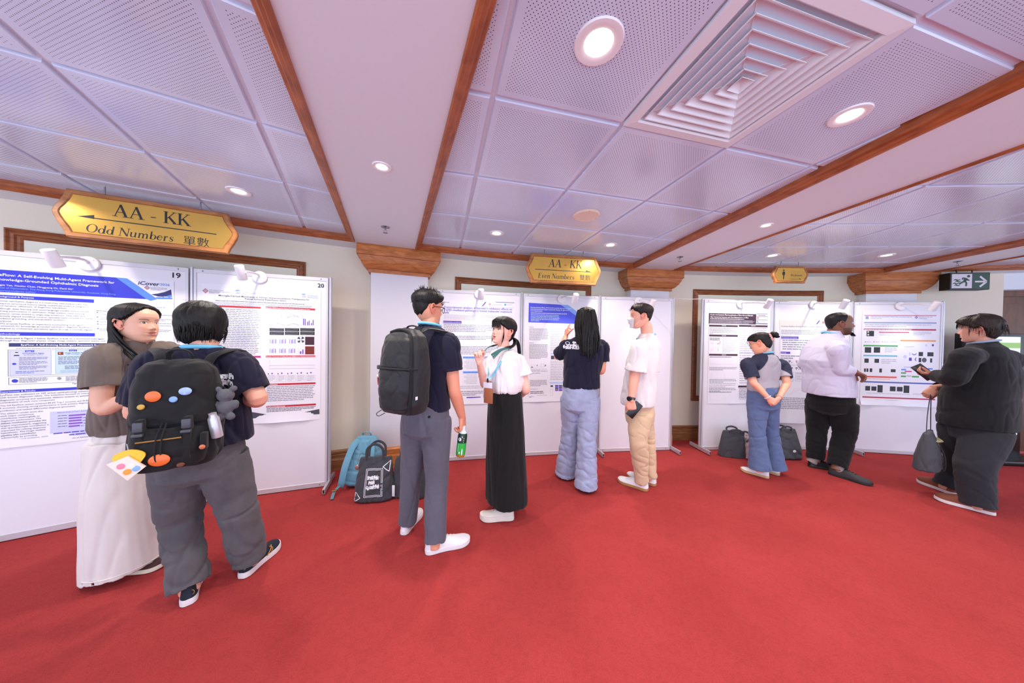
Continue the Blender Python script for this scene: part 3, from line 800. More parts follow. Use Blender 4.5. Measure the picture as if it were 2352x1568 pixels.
for k, e in enumerate((197, 188.5, 188, 190, 184)):
    y = 952.4 + k * 6.2; p.bar(158, y, e, y + 3.4, 'purp', 'chart_bar', 1); p.lines(133, y + 3, 155, y + 3, 1, 'slate', 1); p.lines(e + 2, y + 1, e + 9, y + 1, 1, 'slate', 1)
    if k: p.lines(200, y - 2, 209, y - 2, 1, 'red', 1)
p.text('Ablation Study (4-Top-1 Accuracy)', 131, 948.8, 207, 'viol', 'chart_text'); p.lines(123, 997, 214, 1003, 2, 'viol', 1, part='chart_text'); p.text('Figure 2. The Results of Ablation', 117.5, 1012, 205, 'dk')
p.lines(216, 700, 384, 705, 2, 'pale', .9); p.lines(221, 714, 262, 714, 1, 'dk', 1)
for k, y in enumerate((718, 728.5, 739, 744.5, 755)):
    p.bar(222 + k * .4, y - 2, 225.4 + k * .4, y + .4, 'cobalt', 'bullet'); p.lines(229, y + 1, 394, y + 1, 1, 'grey', 1)
p.lines(229, 722.5, 262, 722.5, 1, 'grey', 1); p.lines(229, 733, 380, 733, 1, 'grey', 1); p.lines(229, 759.5, 388, 759.5, 1, 'grey', 1)
p.lines(215, 908, 396, 924, 4, 'grey')
p.done()

# --- poster on board 20
p = Poster(1, [(463, 652.6), (736, 664.5), (737.5, 959), (464, 985)], 'white poster with red section bars and dark footer on the board marked 20', curl=.012)
p.lozenge(472, 667.5, 6.6, 5.6)
p.text('THE HONG KONG', 480.5, 667, 514, 'grey', 'logo'); p.text('POLYTECHNIC UNIVERSITY', 480.5, 670.3, 533, 'grey', 'logo'); p.text('香港理工大學', 480.5, 673, 504, 'grey', 'logo')
p.poly([(538, 669.5), (543, 665.6), (548, 665.2), (552.5, 669), (547, 667.3), (542, 668)], 'blue2', 'logo'); p.poly([(538, 669.7), (542, 672.5), (548, 673.2), (552.5, 669.5), (549, 674), (543, 673.7)], 'cobalt', 'logo'); p.disc(545.3, 670, 1.2, 'green', 'logo')
p.lines(556, 671.5, 588, 674, 2, 'pale', 1); p.disc(697.5, 676, 4.5, 'sky', 'logo', 2); p.text('CEVR', 692, 682.3, 703, 'viol', 'logo'); p.lines(706, 679, 730, 684, 3, 'steel', 1)
p.text('Microglia-Derived Membranes as Intrinsic Immunomodulatory Therapeutics for', 502.4, 680, 710.7, 'dk', 'title_text', bold=.012)
p.text('Retinal Ischemia-Reperfusion Injury', 563, 687.8, 657.5, 'dk', 'title_text', bold=.012)
p.lines(495, 690.5, 700, 690.5, 1, 'slate', 1); p.lines(474, 693.5, 724, 698.5, 3, 'grey', .95)
def red_bar(x0, y0, x1, t=None, xt=None, ink='red', bold=.01):
    p.bar(x0, y0, x1, y0 + 4.4, ink)
    if t: p.text(t, x0 + 1.2, y0 + 3.6, xt, 'white', 'heading_text', bold=bold)
red_bar(472.6, 699.5, 599, 'Introduction', 504); red_bar(611, 704, 724, 'Results: MEM Preserves Retinal Function and Structure In Vivo', 712); red_bar(611, 816.4, 724, 'Results: Proteomic Profiling Reveals MEM Driven Retinal Homeostasis', 723)
red_bar(472.6, 817.5, 599, ink='mag'); red_bar(612, 881, 725, 'Conclusion', 637.5); red_bar(612, 932, 725.6, 'Acknowledgements', 655); red_bar(472.6, 884, 600, ink='mag')
p.lines(473, 709, 598.5, 813.5, 26, 'grey', .9); p.lines(473, 826, 590, 826, 1, 'steel', 1)
p.lines(613, 889.5, 725, 921.5, 9, 'grey', .75); p.lines(612.5, 939.5, 725, 946, 3, 'slate', .7)
for x0, y0, sc in ((622, 715.5, 1), (659.5, 716.5, 1), (622, 734, .55), (659.5, 735, .55)):
    p.line([(x0, y0), (x0, y0 + 13), (x0 + 28, y0 + 13.5)], 'grey', .0006)
    p.line([(x0 + 1, y0 + 12), (x0 + 5, y0 + 9 + 2 * (1 - sc)), (x0 + 11, y0 + 11 - 8 * sc), (x0 + 17, y0 + 9), (x0 + 21, y0 + 8), (x0 + 27, y0 + 12)], 'purp', .0006); p.line([(x0 + 1, y0 + 12), (x0 + 8, y0 + 11), (x0 + 13, y0 + 8), (x0 + 19, y0 + 10), (x0 + 27, y0 + 11)], 'slate', .0006)
def bars(x, y, hs, w, g, inks=('steel', 'lav', 'purp')):
    for k, h in enumerate(hs): p.bar(x + k * (w + g), y - h, x + k * (w + g) + w, y, inks[k % len(inks)], 'chart_bar')
p.line([(694.5, 722), (694.5, 746.5), (722, 747)], 'grey', .0006)
for k, (a, b) in enumerate(((15, 14.5), (8, 10.5), (5, 12))): p.bar(696.5 + k * 9.2, 746.5 - a, 698.4 + k * 9.2, 746.5, 'viol', 'chart_bar'); p.bar(700 + k * 9.2, 746.5 - b, 702.2 + k * 9.2, 746.5, 'purp', 'chart_bar')
for k in range(3):
    for j in range(2):
        x0, y0 = 619.3 + k * 35.2, 753 + j * 8.3
        p.bar(x0, y0, x0 + 33, y0 + 7.4, 'black', 'scan_image')
        for q in range(2): p.line([(x0 + 2, y0 + 2 + q * 3), (x0 + 10, y0 + 2.6 + q * 3.2), (x0 + 17, y0 + 2 + q * 3.4), (x0 + 25, y0 + 2.6 + q * 3), (x0 + 31, y0 + 2 + q * 3)], 'pale', .0011, 'scan_image')
for k in range(3):
    bars(620 + k * 22.3, 788.6, (10, 11, 9, 10.5, 8, 10), 1.6, .9); bars(619.5 + k * 22, 810.4, (10, 10.5, 9, 11, 9.5, 10), 1.6, .9)
for a in range(4):
    c, s_ = cos(a * pi / 2 + .75), sin(a * pi / 2 + .75); p.poly([(691 + 1 * c, 780 + 1 * s_), (691 + 8 * c - 3.6 * s_, 780 + 7 * s_ + 3.2 * c), (691 + 9.5 * c, 780 + 8 * s_), (691 + 8 * c + 3.6 * s_, 780 + 7 * s_ - 3.2 * c)], 'slate', 'scan_image')
p.bar(701, 773, 722, 791.8, 'plum', 'scan_image'); p.bar(701, 795, 722, 813.6, 'rust', 'scan_image'); bars(689, 812.4, (6, 10), 3, 2.2, ('viol', 'purp')); p.line([(686, 798), (686, 812.6), (700, 813)], 'grey', .0006)
p.line([(619.4, 826), (619.4, 846.5), (723, 845)], 'grey', .0006); p.line([(619.4, 839.3), (723, 837.8)], 'grey', .0006)
for k in range(5):
    x = 616.5 + k * 22.3; p.disc(x, 858.5 - k * .4, 1.4, 'slate', 'figure'); p.disc(x + 8.5, 857.5 - k * .5, 1.8, 'purp', 'figure'); p.frame(x - 2, 862, x + 18, 877 - k * .6, 'pale', .4); p.lines(x, 863, x + 16, 874, 5, 'pale')
p.poly([(464, 933), (520, 935.5), (552, 939.5), (580, 946), (612, 951.3), (648, 952), (690, 948), (733.6, 938.8), (734, 950.6), (640, 956.5), (552, 962.6), (464, 968.5)], 'slate', 'footer')
p.text('Not Common', 556, 948.6, 577, 'white', 'footer_text'); p.text('Nature', 556, 959.8, 566, 'white', 'footer_text')
p.line([(545, 902), (545, 921.5), (565, 921)], 'steel', .0006); bars(551, 921.4, (11, 8, 4), 2, 2.2, ('steel', 'ice', 'green')); p.poly([(584, 855), (590, 849), (592, 853), (592, 857), (587, 858)], 'viol', 'figure')
p.done()

# --- poster on the third board
p = Poster(2, [(1016.5, 690.5), (1182.5, 694), (1182, 923), (1016, 931.5)], 'white poster with violet headings behind the woman in the white blouse', curl=.006)
p.poly([(1106.5, 703), (1114.5, 693.3), (1117.3, 693.4), (1109.3, 703.1)], 'viol', 'header_mark'); p.bar(1138.5, 693.2, 1181.3, 694.2, 'navy', 'header_mark'); p.bar(1116, 704.4, 1181.5, 704.8, 'grey', 'header_mark')
p.lozenge(1125, 698.6, 3.2, 3.2, 'pink'); p.disc(1160.5, 699.5, 2.5, 'teal', 'logo'); p.lines(1131, 700.5, 1153, 700.5, 1, 'pale', 1); p.lines(1165, 700, 1177, 700, 1, 'pale', 1); p.lines(1018, 694.5, 1032, 694.5, 1, 'grey', 1)
p.text("Transcriptomic analysis of baicalein's inhibitory effects on", 1019, 707, 1176.3, 'viol', 'title_text', bold=.012)
p.text('TGFβ1-mediated pathways in human trabecular meshwork', 1019, 713.2, 1176.5, 'viol', 'title_text', bold=.012); p.text('cells', 1019, 719.4, 1031, 'viol', 'title_text', bold=.012)
p.lines(1019, 723, 1178, 731, 4, 'pale'); p.bar(1018, 732.6, 1179, 733.2, 'pink', 'rule'); p.bar(1018, 736, 1060, 742, 'viol'); p.text('BACKGROUND and PURPOSE', 1019, 740.6, 1058, 'white', 'heading_text', bold=.012)
p.lines(1019, 746, 1178, 760.5, 5, 'grey'); p.bar(1018, 763.2, 1034.7, 768.3, 'viol'); p.lines(1019, 772, 1178, 779, 3, 'grey'); p.bar(1018, 785.5, 1036, 790.5, 'viol'); p.lines(1019, 796, 1178, 813, 6, 'grey')
for y in (818, 852):
    p.bar(1063, y, 1176, y + 5.2, 'sky', 'table_header'); p.lines(1065, y + 4, 1100, y + 4, 1, 'cobalt', 1)
    for k in range(7): p.lines(1066 + 5 * (k % 3 == 0), y + 9 + k * 3.3, 1096, y + 9 + k * 3.3, 1, 'pale', 1); p.lines(1112, y + 9 + k * 3.3, 1117, y + 9 + k * 3.3, 1, 'pale', 1)
p.lines(1055, 888, 1176, 892, 2, 'pale', 1); p.lines(1056, 900, 1178, 908, 3, 'grey', .3); p.bar(1071.5, 911.5, 1104, 917.6, 'viol'); p.text('ACKNOWLEDGEMENT', 1072.8, 916.4, 1102.6, 'white', 'heading_text', bold=.012); p.lines(1060, 921, 1176, 926, 3, 'pale')
p.done()

# --- poster on the fourth board
p = Poster(3, [(1202.5, 688), (1370, 693), (1367, 918.5), (1201, 924)], 'white poster with an indigo header behind the long haired woman', curl=.006)
p.poly([(1214.7, 695), (1288, 699.5), (1350, 744.5), (1213.5, 739.8)], 'indigo', 'header_band'); p.poly([(1288, 699.5), (1305, 700.3), (1364, 745), (1350, 744.6)], 'sky', 'header_stripe', 1)
p.text('Neuroprotective effects of N6-(2-hydroxyethyl) adenosine on retinal', 1218.5, 706.6, 1312, 'white', 'title_text', bold=.014, layer=2); p.text('ischemia/reperfusion injury: a potential therapy for glaucoma', 1218.5, 710.7, 1306, 'white', 'title_text', bold=.014, layer=2); p.text('neurodegeneration', 1218.5, 714.6, 1246, 'white', 'title_text', bold=.014)
p.lines(1219, 719, 1302, 719, 1, 'white', 1); p.lines(1219, 723, 1286, 737, 5, 'ice', .3)
p.text('Purpose', 1216, 751.6, 1226, 'viol', 'heading_text'); p.text('Methods', 1215.5, 788, 1225.6, 'viol', 'heading_text'); p.text('Results', 1266, 752.6, 1274.3, 'steel', 'heading_text')
p.lines(1215.5, 755, 1259, 780.5, 11, 'grey'); p.lines(1215.3, 791.5, 1259, 823, 13, 'grey')
for y in (754, 810, 877): p.bar(1265.5 - (y - 754) * .025, y, 1362, y + 3.8, 'ice', 'section_bar')
p.line([(1218, 838), (1228, 838), (1228, 846), (1243, 840)], 'grey', .0005); p.poly([(1218.5, 844), (1222, 841.3), (1225, 843.8)], 'dk', 'figure'); p.disc(1233.5, 839, .8, 'dk', 'figure', 1.6); p.frame(1242.5, 835, 1249.5, 842, 'pale', .4); p.poly([(1251, 842), (1252, 836.5), (1254.5, 839)], 'slate', 'figure')
p.lines(1218, 848, 1256, 850, 2, 'pale'); p.lines(1215, 853, 1258, 858, 2, 'pale'); p.lines(1217, 874, 1258, 886, 5, 'grey'); p.text('Acknowledgement', 1217.5, 893.8, 1235.5, 'viol', 'heading_text')
p.lines(1218, 900, 1249, 903.5, 2, 'slate', 1); p.text('INNOHK', 1216, 912.8, 1231, 'ink', 'logo', bold=.02); p.lines(1232.5, 908, 1257, 915.5, 4, 'pale')
for a in range(14): p.disc(1217 + 4.6 * cos(a * .45 + 1.8), 911 + 5.6 * sin(a * .45 + 1.8), .35, 'ink', 'logo', n=6)
p.bar(1265.5, 816.4, 1273, 824.8, 'slate', 'scan_image'); p.bar(1274, 816.4, 1282, 824.8, 'viol', 'scan_image'); p.bar(1264.5, 884.5, 1270, 888.4, 'slate', 'scan_image')
for k in range(3):
    for j in range(4): p.bar(1275 + k * 8.6, 883.8 + j * 3.6, 1282.6 + k * 8.6, 886.8 + j * 3.6, ('viol', 'cobalt', 'slate', 'purp')[(j + k) % 4], 'scan_image')
p.lines(1264, 762, 1360, 806, 12, 'pale'); p.lines(1264, 830, 1360, 872, 12, 'pale'); p.frame(1264, 893, 1270, 908, 'pale', .4)
p.done()

# --- poster on the sixth board
p = Poster(5, [(1627.5, 716.5), (1764.5, 718), (1762.5, 925), (1626.5, 927.7)], 'white poster with a dark plum header behind the bun haired woman', curl=.004)
p.bar(1628.6, 718.7, 1737, 742.6, 'plum', 'header_band'); p.text('Ocular and Systemic Pharmacokinetics of Baicalein and Baicalin', 1631, 723.6, 1729.5, 'white', 'title_text', bold=.016); p.text('After Intravitreal Injection and Oral Administration in Mice', 1631, 728.7, 1719, 'white', 'title_text', bold=.016)
p.lines(1631, 732, 1709, 732, 1, 'white', 1); p.lines(1630, 734.5, 1735, 741.5, 5, 'pale', .85)
for y, h in ((719.8, .9), (726, .8), (734, .8), (742.2, 1.6)): p.bar(1737, y, 1763, y + h, 'plum', 'header_rule')
p.text('PAPER NO: 24', 1742, 724.4, 1757.5, 'slate', 'logo') if False else p.lines(1742, 724.6, 1757.5, 724.6, 1, 'slate', 1)
p.disc(1740.5, 730, 2.4, 'pink', 'logo'); p.disc(1741, 738, 2.8, 'blue2', 'logo'); p.disc(1741.6, 737.4, 1.8, 'white', 'logo', layer=1); p.lines(1746, 739, 1759, 739, 1, 'pale', 1)
for x0, y, x1, s, a in ((1629, 745.4, 1694.7, 'PURPOSE', 1658), (1697, 745.8, 1763, 'RESULTS', 1725.5), (1629, 768, 1694.6, 'METHODS', 1658), (1628.5, 812.2, 1694, 'RESULTS', 1658)):
    p.bar(x0, y, x1, y + 4.3, 'plum'); p.text(s, a, y + 3.3, a + 9.5, 'white', 'heading_text', bold=.014)
p.bar(1695.6, 885.2, 1762, 889.6, 'plum'); p.lines(1630, 753, 1694, 766.5, 6, 'grey', .12); p.lines(1698, 754, 1762, 810, 14, 'pale'); p.lines(1698, 812, 1762, 880, 14, 'pale'); p.lines(1697, 893, 1762, 924, 10, 'grey')
p.lines(1630, 777, 1653, 780.5, 2, 'slate', 1); p.lines(1659, 776, 1690, 809, 13, 'pale')
p.line([(1632, 785), (1634, 790), (1638, 789), (1637, 784), (1641, 781)], 'grey', .0008); p.line([(1654, 783.5), (1653, 788), (1649, 789), (1647.5, 788)], 'pink', .004); p.disc(1634.5, 802.5, 2.6, 'pink', 'figure'); p.disc(1634.5, 802.5, 2.1, 'white', 'figure', layer=1); p.line([(1649.4, 799), (1649.4, 806)], 'slate', .0008)
p.lines(1629.5, 820, 1680, 820, 1, 'slate', 1); p.lines(1629, 844, 1693, 849.5, 3, 'grey', .5); p.lines(1629, 872, 1693, 878, 3, 'grey', .5); p.lines(1629, 881, 1692, 889, 3, 'pale'); p.lines(1628.5, 892, 1692, 898.5, 3, 'grey', .4); p.lines(1628.5, 900.8, 1680, 900.8, 1, 'slate', 1)
for x, y in ((1631, 823), (1664, 823), (1634, 856), (1664, 856), (1631, 908), (1663, 908)): p.line([(x, y), (x, y + 13), (x + 24, y + 13)], 'pale', .0005)
p.done()

# --- poster on the seventh board
p = Poster(6, [(1790.5, 734.7), (1928, 734), (1923, 973), (1789, 972)], 'cream topped poster with violet headings behind the man in the pale shirt', curl=.01)
p.bar(1791, 735, 1927.5, 752.5, 'cream', 'header_band'); p.poly([(1874, 744.6), (1881, 736), (1883.6, 736), (1876.6, 744.6)], 'viol', 'header_mark', 1); p.disc(1890.5, 740.3, 2.5, 'pink', 'logo', layer=1)
p.text('Persistent Pupillary Activity: Evidence of Phasic Memory?', 1794, 750.2, 1889, 'viol', 'title_text', shear=.1); p.lines(1794, 758.5, 1922, 767, 4, 'grey'); p.bar(1793.5, 770.6, 1922, 771, 'grey', 'rule')
p.bar(1794, 772.4, 1834, 777.8, 'viol'); p.text('BACKGROUND AND PURPOSE', 1795, 776.6, 1830.5, 'white', 'heading_text', bold=.014); p.lines(1797, 782, 1922, 802, 5, 'grey')
p.bar(1793, 807.3, 1815, 812, 'viol'); p.text('METHODS', 1794, 811, 1806, 'white', 'heading_text', bold=.014); p.lines(1793, 818, 1840, 823, 2, 'grey')
for x, y, ink in ((1811, 828, 'ink'), (1827.5, 828, 'red'), (1832.5, 828, 'ink'), (1811, 843.8, 'viol'), (1816, 843.8, 'ink'), (1827, 843.8, 'ink')): p.bar(x, y, x + 5, y + 2, ink, 'chart_bar')
for x in (1812, 1817.5, 1828.5, 1834): p.bar(x, 831.3, x + 1.6, 833, 'slate', 'chart_bar'); p.bar(x, 847.3, x + 1.6, 849, 'slate', 'chart_bar')
p.bar(1792.5, 837.5, 1920, 838, 'grey', 'rule'); p.bar(1792, 854, 1920, 854.4, 'grey', 'rule'); p.frame(1793, 856, 1822, 875, 'steel', .5); p.frame(1827, 856, 1860, 875, 'steel', .5); p.lines(1795, 858, 1820, 872, 5, 'pale'); p.lines(1829, 858, 1858, 872, 5, 'pale')
p.line([(1815, 904), (1825, 893), (1838, 890), (1860, 886)], 'pink', .0007); p.line([(1815, 907), (1828, 898), (1845, 893)], 'steel', .0007); p.lines(1792, 914, 1918, 938, 7, 'grey')
p.done()

# --- poster on the eighth board
p = Poster(7, [(1979.5, 713), (2160.5, 715), (2151, 936), (1976, 928)], 'white poster with coloured section bars and black scan images beside the man in dark clothes', curl=.016)
for x0, y0, x1, y1, ink in ((1985, 723.4, 2151, 724.7, 'crim'), (1984.5, 739.2, 2151, 742, 'steel'), (1984, 754.2, 2150, 757.6, 'crim'), (2019, 761.6, 2088, 763.6, 'crim'), (2068, 780.2, 2149.5, 783.4, 'org'), (1983, 791.6, 2062, 795, 'green'), (1983, 814.4, 2061, 817.6, 'teal'), (1981, 862.4, 2059.5, 866, 'verm'), (1981, 874.6, 2150, 877.6, 'cobalt'), (1980.5, 909.6, 2148, 912.6, 'crim')):
    p.bar(x0, y0, x1, y1, ink)
p.bar(1988, 726, 1995, 732.6, 'steel', 'logo'); p.lozenge(2104.5, 728.5, 4, 3.4, 'purp'); p.lines(2000, 728, 2094, 728, 1, 'steel', 1); p.lines(2000, 731.5, 2025, 731.5, 1, 'pale', 1); p.lines(2110, 728.5, 2142, 732, 2, 'pale'); p.lines(1985, 757, 2094, 757, 1, 'white', 1)
for a in ((1990.5, 759.4, 2007.5, 771.8), (1986.4, 797, 2001, 809.6), (2007.2, 797, 2021.6, 809.6), (1985.4, 823, 1995.3, 832.6), (2008.6, 823.6, 2019, 832.8), (1984.6, 845.8, 1988.6, 853.6), (1990, 845.8, 1994.4, 853.6), (1997.6, 845.6, 2003.4, 854), (2019.6, 846, 2025.6, 855), (2046, 847.6, 2057, 854.4), (2110, 808, 2120, 817.6), (2130, 808.6, 2144, 818), (2110, 821.4, 2116, 831.6), (2136.4, 822.6, 2141, 832.4), (1987.4, 886, 1998.6, 896.4), (2001.4, 887, 2013, 896.8), (2015.4, 884, 2027.4, 900.6), (2044, 887, 2057, 898), (2060, 888, 2073, 898.4), (2075.6, 885, 2088.6, 902)):
    p.bar(*a, 'black', 'scan_image')
p.disc(1994, 762.2, 1.9, 'cream', 'scan_image', layer=1); p.disc(1994, 768.4, 1.9, 'cream', 'scan_image', layer=1); p.disc(2122.6, 826.6, 5.4, 'slate', 'scan_image', layer=1)
for a, ink in (((2075.6, 841, 2093, 844.4), 'lav'), ((2070, 846.8, 2081, 850), 'blue2'), ((2095.6, 844, 2104, 847.4), 'blue2'), ((2131, 845, 2142, 848.4), 'blue2'), ((2078, 851.2, 2094, 853.8), 'mag'), ((2069.4, 854.4, 2081, 857.8), 'green'), ((2069.2, 862, 2080.8, 865.6), 'green'), ((2094.4, 862.8, 2110.4, 866.4), 'green'), ((2083, 861.6, 2093, 864.6), 'pale')): p.bar(*a, ink, 'flow_box')
p.disc(2078.5, 819, 4, 'lav', 'figure'); p.bar(2088, 808.6, 2090.6, 816.6, 'lav', 'figure'); p.bar(2087.6, 821, 2094, 828.4, 'viol', 'figure'); p.line([(2094.6, 812), (2099, 815), (2104.6, 812)], 'viol', .004); p.line([(2104, 821), (2101.6, 824.6), (2103.6, 828.6)], 'viol', .004); p.disc(2142.5, 792.6, 2.6, 'viol', 'figure'); p.disc(2127, 793, 2.4, 'lav', 'figure'); p.line([(2078, 796), (2098, 796.4)], 'viol', .0012)
p.lines(2020, 767, 2086, 770, 2, 'pale'); p.lines(2097, 763, 2140, 769, 3, 'pale'); p.lines(1987, 746, 2146, 750, 2, 'pale'); p.lines(2032, 800, 2060, 808, 3, 'pale'); p.lines(2024, 826, 2060, 834, 3, 'pale'); p.lines(1984, 869.5, 2044, 869.5, 1, 'org', 1); p.lines(1990, 902.6, 2090, 904, 1, 'pale', 1); p.lines(1982, 917, 2116, 919, 1, 'pale', 1); p.lines(2096, 904, 2140, 906, 2, 'pale')
for k, ink in enumerate(('cobalt', 'cobalt', 'org', 'pale')): p.bar(1986.4 + k * 19.6, 783.8, 1988.4 + k * 19.6, 785.8, ink, 'bullet'); p.lines(1990 + k * 19.6, 785.6, 2001 + k * 19.6, 785.6, 1, 'pale', 1)
p.done()

# ---------------------------------------------------------------- clip spotlights on the boards
M_LAMP = mat('white lamp enamel', (236, 232, 236), .3)
M_LED = mat('lit led lens', (240, 244, 255), .4, emit=(225, 232, 255), power=22)
GL = 'white clip spotlights on the display boards'
SPOTS = [(0, (206, 606), (122, 592), 'white clip spotlight on the board marked 19'), (1, (598, 637), (553, 625), 'white clip spotlight on the board marked 20'),
         (2, (1100, 676), (1105, 675), 'white clip spotlight above the woman in the white blouse'), (3, (1289, 687), (1321, 685), 'white clip spotlight above the indigo headed poster'),
         (4, (1466, 692), (1499, 698), 'white clip spotlight behind the masked man in the white tee'), (5, (1700, 699), (1765, 697), 'white clip spotlight above the plum headed poster'),
         (6, (1867, 700), (1939, 698), 'white clip spotlight over the head of the man in the pale shirt'), (7, (2066, 703), (2148, 702), 'white clip spotlight at the end of the row by the exit sign')]
for bi, bpx, hpx, lb in SPOTS:
    P = PLANES[bi]; u, v = P.uv(*bpx); v = min(v, 1.985); base = P.pt(u, v, .004)
    r = ray(*hpx); n2 = P.n
    # head straight out from the base as far as the photo shows it
    det = n2.x * (-r.y) - n2.y * (-r.x); tt = ((-base.x) * (-r.y) - (-base.y) * (-r.x)) / det if abs(det) > .02 else .34
    tt = .34 if not .2 < tt < .48 else tt
    head = Vector((base.x + n2.x * tt, base.y + n2.y * tt, 0)); head.z = CAMH + r.z * (head.y / r.y)
    t = empty('clip_spotlight', base, lb, 'spotlight', GL)
    MP = P.M.copy(); MP.translation = base
    MB().add(lathe([(.001, 0), (.055, 0), (.055, .010), (.05, .016), (.001, .017)], MP, 32)).add(lathe([(.0045, .017), (.0045, .0185), (.001, .0186)], MP @ Matrix.Translation((.025, .03, 0)), 8)).add(lathe([(.0045, .017), (.0045, .0185), (.001, .0186)], MP @ Matrix.Translation((-.025, -.03, 0)), 8)).obj('mounting_disc', M_LAMP, t)
    aim = P.pt(u + (.02 if bi else .12), 1.32, 0); ax = (aim - head).normalized()
    b0 = base + Vector((n2.x, n2.y, 0)) * .014
    up = Vector((0, 0, 1))
    MB().add(tube([b0, b0 + Vector((n2.x, n2.y, 0)) * .03 + up * .018, b0 + (head - b0) * .55 + up * .022, head - Vector((P.e.x, P.e.y, 0)) * .0 + ax * -.01], .0085, 10, 6)).obj('arm', M_LAMP, t)
    h0, h1 = head - ax * .055, head + ax * .06
    MH = Matrix.Translation(h0) @ (-ax).to_track_quat('-Z', 'Y').to_matrix().to_4x4()
    L_ = (h1 - h0).length
    MB().add(lathe([(.001, 0), (.026, 0), (.0305, .004), (.0305, L_ - .006), (.0285, L_), (.026, L_), (.026, L_ - .008), (.001, L_ - .009)], MH, 28)).obj('head', M_LAMP, t)
    MB().add(lathe([(.001, L_ - .006), (.0255, L_ - .006), (.0255, L_ - .003), (.001, L_ - .002)], MH, 24)).obj('lens', M_LED, t)
    MB().add(cyl(head - Vector((P.e.x, P.e.y, 0)) * .036, head + Vector((P.e.x, P.e.y, 0)) * .036, .006, n=10)).obj('pivot', M_LAMP, t)
    cb = [base + up * .03, base + up * .05 - Vector((n2.x, n2.y, 0)) * .02, P.pt(u - .12, 2.008, -.03), P.pt(u - .3, 2.004, -.035)]
    if bi == 1: cb = [base + up * .03, P.pt(u - .1, 2.012, -.03), P.pt(u - .35, 2.01, -.035)]
    MB().add(tube(cb, .0035, 6, 6)).obj('cable', M_LAMP, t)
    lamp('spot_lamp', 'SPOT', h1 + ax * .004, aim, SPOT_W, SPOT_C, t, size=.02, cone=80, blend=1)
# the cable slung across the gap between two board rows
mb = MB().add(tube([PLANES[4].pt(.75, 2.006, -.03), PLANES[4].pt(PLANES[4].w, 2.008, -.02), (2.32, 3.80, 2.0), PLANES[5].pt(0, 2.008, -.02), PLANES[5].pt(.3, 2.006, -.03)], .004, 6, 8))
o = mb.obj('power_cable', M_LAMP, loc=(2.32, 3.80, 2.0)); tag(o, 'thin white cable slung across the gap beside the blank display board', 'cable')
